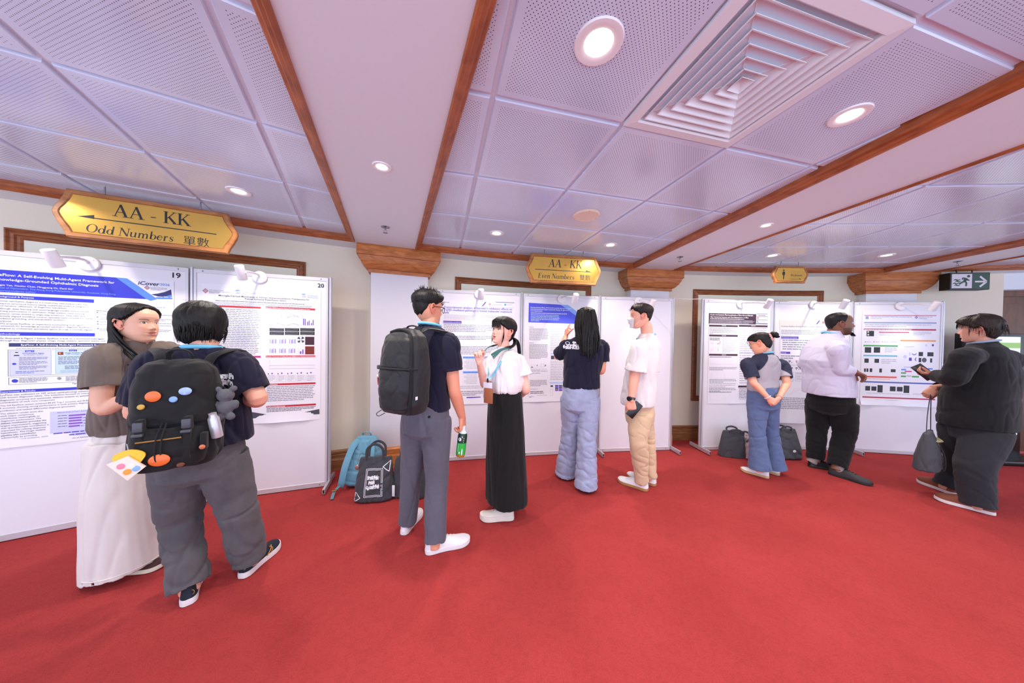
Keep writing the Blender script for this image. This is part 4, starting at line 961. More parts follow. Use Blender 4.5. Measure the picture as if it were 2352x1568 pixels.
# ================================================================ hanging signs, exit sign, information screen
def arcp(cx, cy, rx, ry, a0, a1, n=10):
    return [(cx + rx * cos(radians(a0 + (a1 - a0) * k / n)), cy + ry * sin(radians(a0 + (a1 - a0) * k / n))) for k in range(n + 1)]
K_, t_ = .15, .055
def ring_(cx, cy, rx, ry): return [(arcp(cx, cy, rx, ry, 0, 360, 28), [K_ - (K_ - t_) * abs(sin(2 * pi * k / 28)) ** 1.5 for k in range(29)])]
def sf(x0, x1, y): return [([(x0, y), (x1, y)], .045)]
GLY = {   # advance, strokes (points, width)
    'A': (.86, [([(.14, .03), (.45, .98)], t_), ([(.44, .98), (.74, .03)], K_), ([(.24, .36), (.60, .36)], .05)] + sf(.0, .28, .022) + sf(.56, .92, .022)),
    'K': (.84, [([(.19, .02), (.19, .98)], K_), ([(.26, .42), (.68, .97)], t_), ([(.36, .56), (.74, .03)], K_)] + sf(.04, .34, .022) + sf(.04, .34, .978) + sf(.54, .82, .978) + sf(.58, .90, .022)),
    'N': (.90, [([(.16, .02), (.16, .96)], t_), ([(.16, .97), (.76, .04)], K_), ([(.77, .02), (.77, .98)], t_)] + sf(.02, .30, .022) + sf(.02, .2, .978) + sf(.63, .91, .978)),
    'O': (.92, ring_(.45, .5, .36, .48)),
    'E': (.72, [([(.18, .02), (.18, .98)], K_), ([(.1, .975), (.6, .975)], .05), ([(.2, .52), (.48, .52)], .05), ([(.1, .025), (.64, .025)], .05), ([(.6, .99), (.58, .84)], .05), ([(.48, .61), (.48, .43)], .045), ([(.63, .01), (.66, .18)], .05)] + sf(.03, .3, .978) + sf(.03, .3, .022)),
    'W': (1.14, [([(.16, .97), (.40, .04)], K_), ([(.40, .03), (.60, .9)], t_), ([(.56, .97), (.80, .04)], K_), ([(.80, .03), (1.03, .96)], t_)] + sf(.02, .32, .978) + sf(.44, .7, .978) + sf(.9, 1.14, .978)),
    'd': (.66, ring_(.28, .31, .20, .29) + [([(.50, .02), (.50, 1.0)], .13)] + sf(.40, .56, .98) + sf(.5, .64, .03)),
    'b': (.64, ring_(.34, .31, .20, .29) + [([(.13, .02), (.13, 1.0)], .13)] + sf(.02, .18, .98)),
    'u': (.68, [([(.14, .6), (.14, .2), (.2, .06), (.32, .05), (.46, .15)], [.13, .13, .12, .07, .05]), ([(.50, .02), (.50, .6)], .13)] + sf(.02, .2, .60) + sf(.38, .55, .60) + sf(.5, .64, .03)),
    'n': (.68, [([(.15, .02), (.15, .6)], .13), ([(.2, .46), (.32, .58), (.44, .56), (.5, .42), (.5, .02)], [.05, .08, .12, .13, .13])] + sf(.03, .2, .6) + sf(.04, .27, .022) + sf(.39, .62, .022)),
    'm': (1.0, [([(.15, .02), (.15, .6)], .13), ([(.2, .46), (.3, .58), (.42, .56), (.48, .42), (.48, .02)], [.05, .08, .12, .13, .13]), ([(.53, .46), (.63, .58), (.75, .56), (.81, .42), (.81, .02)], [.05, .08, .12, .13, .13])] + sf(.03, .2, .6) + sf(.04, .27, .022) + sf(.37, .59, .022) + sf(.7, .94, .022)),
    'e': (.56, [(arcp(.28, .31, .20, .28, 5, 325, 22), [.07 + .07 * max(0, -cos(radians(5 + 320 * k / 22))) for k in range(23)]), ([(.12, .34), (.48, .34)], .05)]),
    'r': (.5, [([(.15, .02), (.15, .6)], .13), ([(.2, .45), (.3, .57), (.42, .56)], [.05, .1, .13])] + sf(.03, .2, .6) + sf(.04, .3, .022)),
    's': (.5, [([(.40, .47), (.36, .57), (.25, .6), (.14, .54), (.13, .43), (.25, .33), (.37, .24), (.38, .12), (.28, .03), (.15, .04), (.08, .16)], [.06, .05, .06, .08, .11, .14, .12, .08, .06, .05, .06])]),
    'v': (.58, [([(.12, .58), (.29, .03)], .13), ([(.29, .03), (.46, .58)], t_)] + sf(.0, .24, .6) + sf(.36, .56, .6)),
    'a': (.56, [([(.12, .48), (.2, .58), (.32, .58), (.39, .48), (.39, .1), (.5, .03)], [.09, .06, .08, .12, .13, .08]), (arcp(.25, .19, .15, .15, 60, 330, 14), .08)]),
    'h': (.68, [([(.15, .02), (.15, 1.0)], .13), ([(.2, .46), (.32, .58), (.44, .56), (.5, .42), (.5, .02)], [.05, .08, .12, .13, .13])] + sf(.03, .2, .98) + sf(.04, .27, .022) + sf(.39, .62, .022)),
    'o': (.6, ring_(.29, .31, .21, .29)), '-': (.5, [([(.1, .33), (.4, .33)], .07)]), ' ': (.3, [])}
def ribbon(pts, w, M2, P, d):
    if not hasattr(w, '__len__'): w = [w] * len(pts)
    q = catmull([p + (a,) for p, a in zip(pts, w)], 4) if len(pts) > 2 else [np.array(p + (a,)) for p, a in zip(pts, w)]
    V = []
    for i, p in enumerate(q):
        e = q[min(i + 1, len(q) - 1)] - q[max(i - 1, 0)]; L = hypot(e[0], e[1]) or 1
        n = (-e[1] / L, e[0] / L); h = p[2] / 2
        for s in (-1, 1): V.append(P.pt(*M2(p[0] + s * n[0] * h, p[1] + s * n[1] * h), d))
    return V, [(2 * i, 2 * i + 2, 2 * i + 3, 2 * i + 1) for i in range(len(q) - 1)]
def serif(mb, P, s, x0, y0, x1, shear=0.0, d=.002):
    u0, v = P.uv(x0, y0); u1, _ = P.uv(x1, y0)
    w = sum(GLY[c][0] for c in s); k = (u1 - u0) / w; x = 0
    for c in s:
        for pts, wd in GLY[c][1]:
            mb.add(ribbon(pts, wd, lambda a, b, x=x: (u0 + (x + a + shear * b) * k, v + b * k), P, d))
        x += GLY[c][0]
M_BRASS = mat('brushed brass', (196, 152, 74), .30, .85, var=.06, vscale=3)
M_SIGNWOOD = wood('oak sign board', (142, 88, 44), (176, 116, 64), .4, (3, 3, 10))
M_LETTER = mat('engraved black lettering', (24, 22, 20), .5)
def hang_sign(P, h, ins, label):
    W = P.w
    half = [(0, h), (-.002, h * .97), (-.012, h * .86), (-.034, h * .70), (-.054, h * .58), (-.060, h * .5), (-.054, h * .42), (-.036, h * .28), (-.013, h * .13), (-.002, h * .03), (0, 0)]
    s = min(1, h / .31); half = [(x * s, y) for x, y in half]
    out = half + [(W - x, y) for x, y in half[::-1]]
    z0 = P.z0
    M = P.M @ Matrix.Translation((0, z0, 0))
    t = empty('direction_sign', P.pt(W / 2, z0 + h, -.018), label, 'sign', 'brass and oak signs hanging under the ceiling')
    cx, cy = W / 2, h / 2
    def inset(a): return [(cx + (x - cx) * (1 - a / (W / 2 + .06 * s)), cy + (y - cy) * (1 - a / (h / 2))) for x, y in out]
    R = [[M @ Vector((x, y, z)) for x, y in inset(a)] for a, z in ((0, -.036), (0, -.006), (.006, 0), (ins - .008, 0), (ins - .002, -.006))]
    MB().add(rings(R, True)).obj('sign_board', M_SIGNWOOD, t, sharp=40)
    R = [[M @ Vector((x, y, z)) for x, y in inset(ins)] for z in (-.0055, -.003)]
    MB().add(rings(R, True)).obj('brass_plate', M_BRASS, t, smooth=False)
    mb = MB()
    for u in (W * .2, W * .8): mb.add(cyl(P.pt(u, z0 + h - .004, -.02), P.pt(u, HT + .01, -.02), .005, n=10)).obj('hanger_rod', M_CHROME, t); mb = MB()
    return t
def sign_plane(pl, pr, h):
    P = Plane(at_z(*pl, 2.40).to_2d(), at_z(*pr, 2.40).to_2d()); P.z0 = 2.40 - h
    return P
def arrow(mb, P, x0, y0, x1, head, left, k=1.0):
    a, v = P.uv(x0, y0); b, _ = P.uv(x1, y0); th = .007 * k; hh = .018 * k
    def q(*p): return [P.pt(x, y, -.0025) for x, y in p]
    if left: mb.add((q((a + head * .9, v), (b, v), (b, v + th), (a + head * .9, v + th)), [(0, 1, 2, 3)])); mb.add((q((a, v + th * .3), (a + head, v - th * .3), (a + head, v + hh * 1.4)), [(0, 1, 2)]))
    else: mb.add((q((a, v), (b - head * .9, v), (b - head * .9, v + th), (a, v + th)), [(0, 1, 2, 3)])); mb.add((q((b, v + th * .3), (b - head, v + hh * 1.4), (b - head, v - th * .3)), [(0, 1, 2)]))
P = sign_plane((150, 431), (522, 490), .315)
t = hang_sign(P, .315, .034, 'brass sign reading AA - KK Odd Numbers hanging over the left pair of boards')
mb = MB(); serif(mb, P, 'AA - KK', 257, 495, 437, .0, -.0025); mb.obj('row_lettering', M_LETTER, t, smooth=False)
mb = MB(); arrow(mb, P, 175.5, 496.5, 497, .075, True); mb.obj('arrow', M_LETTER, t, smooth=False)
mb = MB(); serif(mb, P, 'Odd Numbers', 194.5, 531.5, 398, .16, -.0025); mb.obj('name_lettering', M_LETTER, t, smooth=False)
mb = MB(); put_text(mb, P, '單數', 421, 559, 480, d=-.0025); mb.obj('chinese_lettering', M_LETTER, t, smooth=False)
P = sign_plane((1221, 581), (1370, 590.5), .325)
t = hang_sign(P, .325, .034, 'brass sign reading AA - KK Even Numbers hanging over the middle boards')
mb = MB(); serif(mb, P, 'AA - KK', 1259, 612.3, 1336, .12, -.0025); mb.obj('row_lettering', M_LETTER, t, smooth=False)
mb = MB(); arrow(mb, P, 1229, 618.5, 1360, .075, False); mb.obj('arrow', M_LETTER, t, smooth=False)
mb = MB(); serif(mb, P, 'Even Numbers', 1235.5, 637.6, 1319, .16, -.0025); mb.obj('name_lettering', M_LETTER, t, smooth=False)
mb = MB(); put_text(mb, P, '雙數', 1331.5, 641.5, 1356, d=-.0025); mb.obj('chinese_lettering', M_LETTER, t, smooth=False)
P = sign_plane((1784, 610), (1851, 611), .21)
t = hang_sign(P, .21, .026, 'small brass sign with a standing figure reading Washroom')
mb = MB(); put_text(mb, P, '洗手間', 1822, 627.2, 1844, d=-.0025); mb.obj('chinese_lettering', M_BRASS, t, smooth=False)
mb = MB(); serif(mb, P, 'Washroom', 1816, 633.8, 1843, .16, -.0025); mb.obj('name_lettering', M_LETTER, t, smooth=False)
mb = MB(); arrow(mb, P, 1815, 641, 1842, .03, False, .55); mb.obj('arrow', M_LETTER, t, smooth=False)
mb = MB(); u, v = P.uv(1800.3, 641); s_ = (P.uv(1800.3, 618.5)[1] - v)
fig = [(-.045, 0), (.045, 0), (.05, .4), (.11, .44), (.15, .62), (.1, .78), (-.1, .78), (-.15, .62), (-.11, .44), (-.05, .4)]
mb.add(prism([(u + a * s_, v + b * s_) for a, b in fig], P.M, -.003, -.0022)); mb.add(prism([(u + .075 * s_ * cos(2 * pi * k / 16), v + (.91 + .085 * sin(2 * pi * k / 16)) * s_) for k in range(16)], P.M, -.003, -.0022)); mb.obj('figure_symbol', M_LETTER, t, smooth=False)

# green exit sign box
P = Plane(at_z(2183.5, 627, 2.36).to_2d(), at_z(2275, 626, 2.36).to_2d())
M_EXG = mat('dark green sign plastic', (14, 62, 44), .4); M_EXW = mat('white sign panel', (214, 208, 216), .5); M_EXD = mat('dark green sign case', (8, 24, 20), .4)
W = P.w; v1 = 2.365; v0 = v1 - .215
t = empty('exit_sign', P.pt(W / 2, v1, -.06), 'dark green exit sign with a running figure and an arrow', 'exit sign')
MB().add(bbox((0, v0, -.11), (W, v1, 0), .004, P.M, 1)).obj('case', M_EXD, t)
MB().add(cyl(P.pt(W * .3, v1, -.055), P.pt(W * .3, HS, -.055), .006)).add(cyl(P.pt(W * .7, v1, -.055), P.pt(W * .7, HS, -.055), .006)).obj('hanger', M_EXD, t)
a = P.uv(2186.5, 631)[0]; b = P.uv(2233, 631)[0]; e = P.uv(2272, 631)[0]
MB().add(block(P, a, v0 + .018, b, v1 - .018, 0, .001)).obj('white_panel', M_EXW, t, smooth=False)
MB().add(block(P, b + .004, v0 + .012, e, v1 - .012, 0, .001)).obj('green_panel', M_EXG, t, smooth=False)
mb = MB(); w_ = b - a; h_ = v1 - v0 - .036; X = lambda x, y: (a + x * w_, v0 + .018 + y * h_)
def pl(pts, w): mb.add(ribbon([X(*q) for q in pts], w, lambda x, y: (x, y), P, .0016))
pl([(.72, .70), (.62, .5)], .035); pl([(.66, .66), (.55, .72), (.52, .6)], .016); pl([(.72, .68), (.8, .56), (.86, .6)], .016); pl([(.63, .5), (.5, .4), (.36, .3)], .02); pl([(.62, .5), (.72, .36), (.7, .14)], .02)
mb.add(prism([(X(.82, .84)[0] + .017 * cos(2 * pi * k / 14), X(.82, .84)[1] + .017 * sin(2 * pi * k / 14)) for k in range(14)], P.M, .001, .0018))
for y, x0, x1 in ((.58, .08, .42), (.47, .16, .44), (.33, .03, .38), (.2, .12, .42)): pl([(x0, y - .02), (x0 + (x1 - x0) * .3, y + .03), (x0 + (x1 - x0) * .6, y - .02), (x1, y + .04)], [.004, .014, .014, .006])
mb.obj('running_figure', M_EXG, t, smooth=False)
mb = MB(); X = lambda x, y: (b + .004 + x * (e - b - .004), v0 + .012 + y * (v1 - v0 - .024))
pl([(.15, .46), (.8, .46)], .02); pl([(.45, .8), (.85, .46)], .022); pl([(.45, .12), (.85, .46)], .022)
mb.obj('arrow', M_EXW, t, smooth=False)

# information kiosk at the far right
c = Vector((6.02, 3.62, 0)); M_KB = mat('black kiosk', (14, 13, 14), .35)
MK = Matrix.Translation(c) @ Matrix.Rotation(radians(-4), 4, 'Z')
t = empty('information_kiosk', c, 'tall black information kiosk with a lit screen in front of the brown door', 'kiosk')
MB().add(bbox((-.34, -.05, .05), (.30, .06, 1.60), .008, MK)).obj('body', M_KB, t)
MB().add(bbox((-.36, -.17, 0.0), (.52, .2, .055), .012, MK)).obj('base', M_KB, t)
M_SCR = mat('lit screen', (225, 240, 245), .3, emit=(200, 226, 232), power=.75); M_SCG = mat('green screen band', (120, 160, 70), .3, emit=(110, 150, 60), power=.6)
s = MB().add(xf(box((-.29, -.054, .35), (.25, -.051, 1.56)), MK)).obj('screen', M_SCR, t, smooth=False)
MB().add(xf(box((-.29, -.056, 1.42), (.25, -.0545, 1.49)), MK)).obj('title_band', M_SCG, s, smooth=False)
mb = MB()
for k in range(4): mb.add(xf(box((.12 + .02 * (k == 2), -.0555, 1.36 - k * .03), (.22, -.0545, 1.368 - k * .03)), MK))
mb.obj('screen_text', M_LETTER, s, smooth=False)
# small taupe box on the wall beside the last board
q = arc(77.6, RW, 1.13); er = Vector((q.x - CC.x, q.y - CC.y, 0)).normalized()
MQ = Matrix(((-er.y, -er.x, 0, q.x), (er.x, -er.y, 0, q.y), (0, 0, 1, q.z), (0, 0, 0, 1)))
M_TP = mat('taupe plastic', (146, 126, 112), .5)
t = empty('wall_box', q, 'small taupe box fixed to the wall at the end of the boards', 'wall box')
MB().add(bbox((-.12, 0, -.1), (.12, .05, .12), .008, MQ)).obj('cover', M_TP, t)
MB().add(xf(box((-.08, .0495, -.02), (.08, .051, .06)), MQ)).obj('window', mat('grey plastic', (110, 104, 100), .4), t, smooth=False)
# ================================================================ people: tools
def J(px, py, Y): return at_y(px, py, Y)
def unit(deg): return Vector((cos(radians(deg)), sin(radians(deg)), 0))
def lerp(a, b, t): return a + (b - a) * t
def vox(parts, size, smooth=4, fac=.5):
    """union of closed shapes grown into one continuous skin"""
    V, F = [], []
    for v, f in parts:
        n = len(V); V += [tuple(q) for q in v]; F += [tuple(i + n for i in g) for g in f]
    m = bpy.data.meshes.new('grow'); m.from_pydata(V, [], F)
    o = bpy.data.objects.new('grow', m); COL.objects.link(o)
    r = o.modifiers.new('r', 'REMESH'); r.mode = 'VOXEL'; r.voxel_size = size
    if smooth:
        s = o.modifiers.new('s', 'SMOOTH'); s.factor = fac; s.iterations = smooth
    dg = bpy.context.evaluated_depsgraph_get()
    me = bpy.data.meshes.new_from_object(o.evaluated_get(dg))
    bpy.data.objects.remove(o); bpy.data.meshes.remove(m)
    n = len(me.vertices); co = np.zeros(n * 3, dtype=np.float32); me.vertices.foreach_get('co', co); co = co.reshape(-1, 3).astype(float)
    no = np.zeros(n * 3, dtype=np.float32); me.vertex_normals.foreach_get('vector', no); no = no.reshape(-1, 3).astype(float)
    F = [tuple(p.vertices) for p in me.polygons]
    bpy.data.meshes.remove(me)
    return co, F, no
def wav(V, k, seed, warp=1.2):
    """smooth pseudo-random field, about -1..1"""
    rd = np.random.RandomState(seed); out = np.zeros(len(V))
    w = sum(np.sin(V @ (rd.randn(3) * k * .5) + rd.rand() * 6.28) for _ in range(3)) * warp / 2
    for _ in range(4): out += np.sin(V @ (rd.randn(3) * k) + rd.rand() * 6.28 + w)
    return out / 3
def folds(co, no, amp, k=16, seed=1, zs=1.0, where=None):
    """cloth creases: ridged waves; zs<1 stretches them up and down"""
    xs = zs ** -.7; P = co * np.array([xs, xs, zs])
    a, b = wav(P, k * .8, seed), wav(P * np.array([1.3, 1.3, .8]), k * 1.15, seed + 5)
    f = .9 - 1.5 * np.exp(-(a / .22) ** 2) - 1.1 * np.exp(-(b / .20) ** 2) + .7 * wav(P, k * .5, seed + 7)
    if where is not None: f = f * where
    return co + no * (f * amp)[:, None]
def capsule(p, q, r0, r1, n=12):
    return tube([p, q], [r0, r1], n, 3) if False else round_tube([p, q], [r0, r1], n)
def round_tube(P, r, n=14, sub=5, up=None, flat=1.0):
    """tube with rounded ends"""
    P = [Vector(p) for p in P]; d0 = (P[0] - P[1]).normalized(); d1 = (P[-1] - P[-2]).normalized()
    Q = [P[0] + d0 * r[0] * .95, P[0] + d0 * r[0] * .7] + P + [P[-1] + d1 * r[-1] * .7, P[-1] + d1 * r[-1] * .95]
    R = [r[0] * .25, r[0] * .72] + list(r) + [r[-1] * .72, r[-1] * .25]
    return tube(Q, R, n, sub, up, flat)
def cuff_tube(P, r, depth=.03, wall=.011, n=20, sub=6):
    """sleeve or trouser leg: closed at the start, open (hollow) at its end"""
    P = [Vector(p) for p in P]; d = (P[-1] - P[-2]).normalized()
    V, F = tube(P, r, n, sub)
    nr = len(V) // n; F = F[:-1]; last = V[-n:]; c = P[-1]
    a = [c + (v - c) * ((r[-1] - wall) / r[-1]) for v in last]; b = [v - d * depth for v in a]
    base = len(V); V = V + a + b
    for j in range(n):
        k = (j + 1) % n
        F += [((nr - 1) * n + j, (nr - 1) * n + k, base + k, base + j), (base + j, base + k, base + n + k, base + n + j)]
    F.append(tuple(range(base + n, base + 2 * n)))
    return V, F
def torso(spine, prof, yaw0, yaw1, ex=2.4, n=32):
    """rings up a spine: prof is [(t, half width, half depth front, half depth back)], facing turns from yaw0 to yaw1"""
    S = catmull([tuple(p) for p in spine], 8); R = []
    for t, hw, hf, hb in prof:
        x = t * (len(S) - 1); i = min(int(x), len(S) - 2); c = Vector(S[i] + (S[i + 1] - S[i]) * (x - i))
        f = unit(lerp(yaw0, yaw1, t)); rt = Vector((f.y, -f.x, 0)); ring = []
        for k in range(n):
            a = 2 * pi * k / n; cs, sn = cos(a), sin(a)
            e = 2 / ex
            X = hw * abs(cs) ** e * (1 if cs > 0 else -1); Yv = (hf if sn > 0 else hb) * abs(sn) ** e * (1 if sn > 0 else -1)
            ring.append(c + rt * X + f * Yv)
        R.append(ring)
    return rings(R)
def hand(W, d, palm, right, curl=((20, 25, 15),) * 4, thumb=(38, 15), s=1.0, spread=4, tout=0.0):
    """palm, four unequal fingers and a thumb leaving the side of the palm; returns closed shapes"""
    d = Vector(d).normalized(); palm = Vector(palm); palm = (palm - d * palm.dot(d)).normalized()
    side = d.cross(palm) * (1 if right else -1)          # towards the thumb
    out = []; W = Vector(W); R = []
    for l, hw, ht, off in ((-.02, .025, .019, 0), (.01, .029, .018, 0), (.04, .037, .0155, .001), (.066, .0415, .0135, .001), (.084, .040, .0115, 0), (.092, .032, .007, 0)):
        c = W + d * l * s + side * off * s
        R.append([c + (side * (hw * abs(cos(a)) ** .8 * (1 if cos(a) > 0 else -1)) + palm * (ht * abs(sin(a)) ** .8 * (1 if sin(a) > 0 else -1))) * s for a in [2 * pi * k / 18 for k in range(18)]])
    out.append(rings(R))
    for i, (o, L, r) in enumerate(((.030, .072, .0088), (.0105, .080, .0092), (-.0095, .075, .0088), (-.028, .060, .0078))):
        p = W + (d * (.080 - .006 * (i == 3) - .002 * (i == 0)) + side * o) * s
        dr = (d + side * radians(spread) * (1.2 - i * .8)).normalized(); pts = [p - dr * .012 * s, p]; ang = 0
        ax = dr.cross(palm)
        for j, fr in enumerate((.46, .30, .24)):
            ang += radians(curl[i][j]); p = p + (dr * cos(ang) + palm * sin(ang)) * L * fr * s; pts.append(p)
        out.append(round_tube(pts, [r * s, r * 1.05 * s, r * s, r * .9 * s, r * .78 * s], 12, 4))
    a, b = radians(thumb[0]), radians(thumb[1])
    p = W + (d * .016 + side * .024) * s; d1 = (d * cos(a) + side * sin(a) + palm * (.25 + tout)).normalized(); d2 = (d * cos(a - b) + side * sin(a - b) + palm * (.3 + tout + b)).normalized()
    p1 = p + d1 * .042 * s; p2 = p1 + d2 * .032 * s; p3 = p2 + (d2 + palm * b * .5).normalized() * .026 * s
    out.append(round_tube([p, p1, p2, p3], [.0155 * s, .0115 * s, .0100 * s, .0082 * s], 12, 4))
    return out
# ---- heads
HZ = [-.118, -.113, -.102, -.086, -.066, -.045, -.025, 0, .02, .04, .06, .08, .095, .105, .112]
HW_ = [.002, .022, .038, .049, .058, .0645, .069, .073, .0755, .077, .0755, .069, .056, .038, .001]
HF_ = [.046, .066, .080, .083, .086, .087, .086, .085, .089, .0925, .089, .077, .060, .040, .000]
HB_ = [.036, .012, -.012, -.036, -.060, -.077, -.089, -.098, -.1025, -.104, -.100, -.089, -.072, -.052, -.014]
def smooth_tab(z, tab, k=7):
    zz = np.linspace(HZ[0], HZ[-1], 400); y = np.interp(zz, HZ, tab); w = np.hanning(2 * k + 1)[1:]; w = np.hanning(19); w /= w.sum()
    ys = np.convolve(np.pad(y, 9, mode='edge'), w, 'valid'); ys[:3] = y[:3]; ys[-3:] = y[-3:]
    return np.interp(z, zz, ys)
def sst(x): x = np.clip(x, 0, 1); return x * x * (3 - 2 * x)
def g2(x, z, cx, cz, sx, sz): return np.exp(-((x - cx) / sx) ** 2 - ((z - cz) / sz) ** 2)
def head_grid(nz, nt, jaw=1.0, face=True, nose=1.0, open_=0.0, wide=1.0, soft=0.0):
    s = np.linspace(0, 1, nz); z = HZ[0] + (HZ[-1] - HZ[0]) * (.35 * (1 - np.cos(pi * s)) / 2 + .65 * s)
    q = np.linspace(-1, 1, nt, endpoint=False); a = pi * (q * .62 + .38 * q ** 3)      # more points in front
    Z, A = np.meshgrid(z, a, indexing='ij')
    w = smooth_tab(z, HW_)[:, None] * wide; yf = smooth_tab(z, HF_)[:, None]; yb = smooth_tab(z, HB_)[:, None]
    jf = 1 + (jaw - 1) * sst((-.01 - Z) / .07)
    ym = (yf + yb) / 2 * .6 + -.004 * .4
    ym = np.clip(ym, yb + .001, yf - .001)
    c, sn = np.cos(A), np.sin(A)
    X = w * jf * np.sign(sn) * np.abs(sn) ** .93
    Y = np.where(c > 0, ym + (yf - ym) * np.abs(c) ** .86, ym - (ym - yb) * np.abs(c) ** .9)
    if face:
        F = sst(c / .5); zz = Z
        npf = np.interp(zz, [-.046, -.040, -.034, -.026, -.016, -.004, .008, .020], [0, .004, .017, .0235, .0175 - .003 * soft, .0105 - .005 * soft, .005 - .004 * soft, 0]) * nose
        sg = np.interp(zz, [-.04, -.026, -.01, .012], [.0125, .0105, .0085, .009])
        D = npf * np.exp(-(X / sg) ** 2)
        for m in (-1, 1):
            D += nose * .0085 * g2(X, zz, m * .0135, -.0315, .0062, .0068)
            D -= (.0105 - .004 * soft) * g2(X, zz, m * .030, .006, .017, .0105); D += .0055 * g2(X, zz, m * .031, .003, .0125, .0075)
            D += .0040 * (1 - soft) * g2(X, zz, m * .032, .0215, .022, .006); D += (.0035 + .003 * soft) * g2(X, zz, m * .044, -.024, .020, .018); D += .004 * soft * g2(X, zz, m * .036, -.055, .022, .02)
            D -= .0025 * g2(X, zz, m * .027, -.052, .007, .012)
        D += .0052 * g2(X, zz, 0, -.0520, .019, .0042) - .0032 * g2(X, zz, 0, -.0585 - open_ * .003, .022, .0022) + .0062 * g2(X, zz, 0, -.0655 - open_ * .006, .0165, .0052)
        D -= .0045 * g2(X, zz, 0, -.0775 - open_ * .006, .02, .006) + .0015 * g2(X, zz, 0, -.046, .003, .005); D += .0060 * g2(X, zz, 0, -.098, .019, .012)
        if open_: D -= open_ * .010 * g2(X, zz, 0, -.060, .0125, .0042)
        Y = Y + D * F
    return X, Y, Z, A
def head_mesh(skin, nz=120, nt=170, jaw=1.0, nose=1.0, lip=(196, 104, 100), brow=(38, 28, 26), eye=1.0, open_=0.0, beard=None, brow_w=1.0, gaze=0.0, wide=1.0, flush=.5, soft=0.0):
    X, Y, Z, A = head_grid(nz, nt, jaw, True, nose, open_, wide, soft)
    sk = np.array(rgb(*skin)[:3]); col = np.tile(sk, (nz, nt, 1)); fr = sst(np.cos(A) / .3)[..., None]
    def paint(mask, c):
        nonlocal col
        m = np.clip(mask, 0, 1)[..., None]; col = col * (1 - m) + np.array(rgb(*c)[:3]) * m
    red = tuple(int(v * f) for v, f in zip(skin, (1.0, .80, .78)))
    for m in (-1, 1): paint(flush * .45 * g2(X, Z, m * .042, -.024, .020, .016) * fr[..., 0], red)
    paint(flush * .4 * g2(X, Z, 0, -.028, .012, .010) * fr[..., 0], red)
    if beard is not None:
        b = np.maximum(sst((-.034 - Z) / .016) * sst((np.abs(A) - .18) / .25) * sst((1.75 - np.abs(A)) / .25) * sst((Z + .125) / .01), .0)
        b = np.maximum(b * .62, np.maximum(sst((-.070 - Z) / .008) * sst((.62 - np.abs(A)) / .2), g2(X, Z, 0, -.0455, .026, .0045) * .8) * fr[..., 0])
        paint(b, beard)
    fx = fr[..., 0]
    lw = .0215 - .004 * open_
    up = sst((lw - np.abs(X)) / .004) * sst((Z + .0575 + open_ * .0 + .0) / .0016) * sst((-.0478 - .004 * (np.abs(X) / lw) ** 2 - np.abs(Z * 0) - Z) / .0016)
    lo = sst((lw - np.abs(X)) / .004) * sst((-.0590 - Z) / .0016) * sst((Z + .0705 + open_ * .007 - .007 * (np.abs(X) / lw) ** 2) / .0018)
    paint(np.maximum(up, lo) * fx * .85, lip)
    paint(.75 * g2(X, Z, 0, -.0585, .021, .0013) * fx, (92, 40, 40))
    if open_:
        paint(open_ * sst((.0135 - np.abs(X)) / .003) * sst((Z + .0655 - 90 * 0) / .002) * sst((-.0555 - Z) / .002) * fx, (96, 38, 40))
        paint(open_ * sst((.0115 - np.abs(X)) / .002) * sst((Z + .0600) / .0012) * sst((-.0560 - Z) / .0012) * fx, (232, 226, 220))
    for m in (-1, 1):
        paint(.5 * g2(X, Z, m * .0075, -.0375, .0035, .0022) * fx, tuple(int(v * .45) for v in skin))
        xe = (X * m - .031) / .0150
        cz = .0035 + .0012 * xe
        top = cz + .0058 * eye * (1 - xe ** 2); bot = cz - .0042 * eye * (1 - xe ** 2)
        inn = sst((1.02 - np.abs(xe)) / .06) * sst((top - Z) / .0010) * sst((Z - bot) / .0010) * fx
        paint(inn, (226, 218, 214))
        ir = np.sqrt((X - m * .031 - gaze) ** 2 + ((Z - cz - .0005)) ** 2)
        paint(inn * sst((.0064 - ir) / .0012), (40, 26, 20)); paint(inn * sst((.0016 - np.hypot(X - m * .031 - gaze - .002, Z - cz - .002)) / .001), (240, 240, 240))
        paint(.95 * sst((1.1 - np.abs(xe)) / .08) * np.exp(-((Z - top - .0004) / .0011) ** 2) * fx, (26, 18, 18))
        paint(.35 * sst((1.05 - np.abs(xe)) / .1) * np.exp(-((Z - top - .0046) / .0012) ** 2) * fx, tuple(int(v * .6) for v in skin))
        xb = (X * m - .0325) / .0205
        zb = .0225 + .0035 * (1 - (xb - .25) ** 2) - .0008
        paint(.85 * sst((1 - np.abs(xb)) / .22) * np.exp(-((Z - zb) / (.0025 * brow_w)) ** 2) * fx, brow)
    V = np.stack([X, Y, Z], -1).reshape(-1, 3); F = []
    idx = np.arange(nz * nt).reshape(nz, nt); nx = np.roll(idx, -1, axis=1)
    F = list(map(tuple, np.stack([idx[:-1], nx[:-1], nx[1:], idx[1:]], -1).reshape(-1, 4)))
    F += [tuple(idx[0][::-1]), tuple(idx[-1])]
    return V, F, col.reshape(-1, 3)
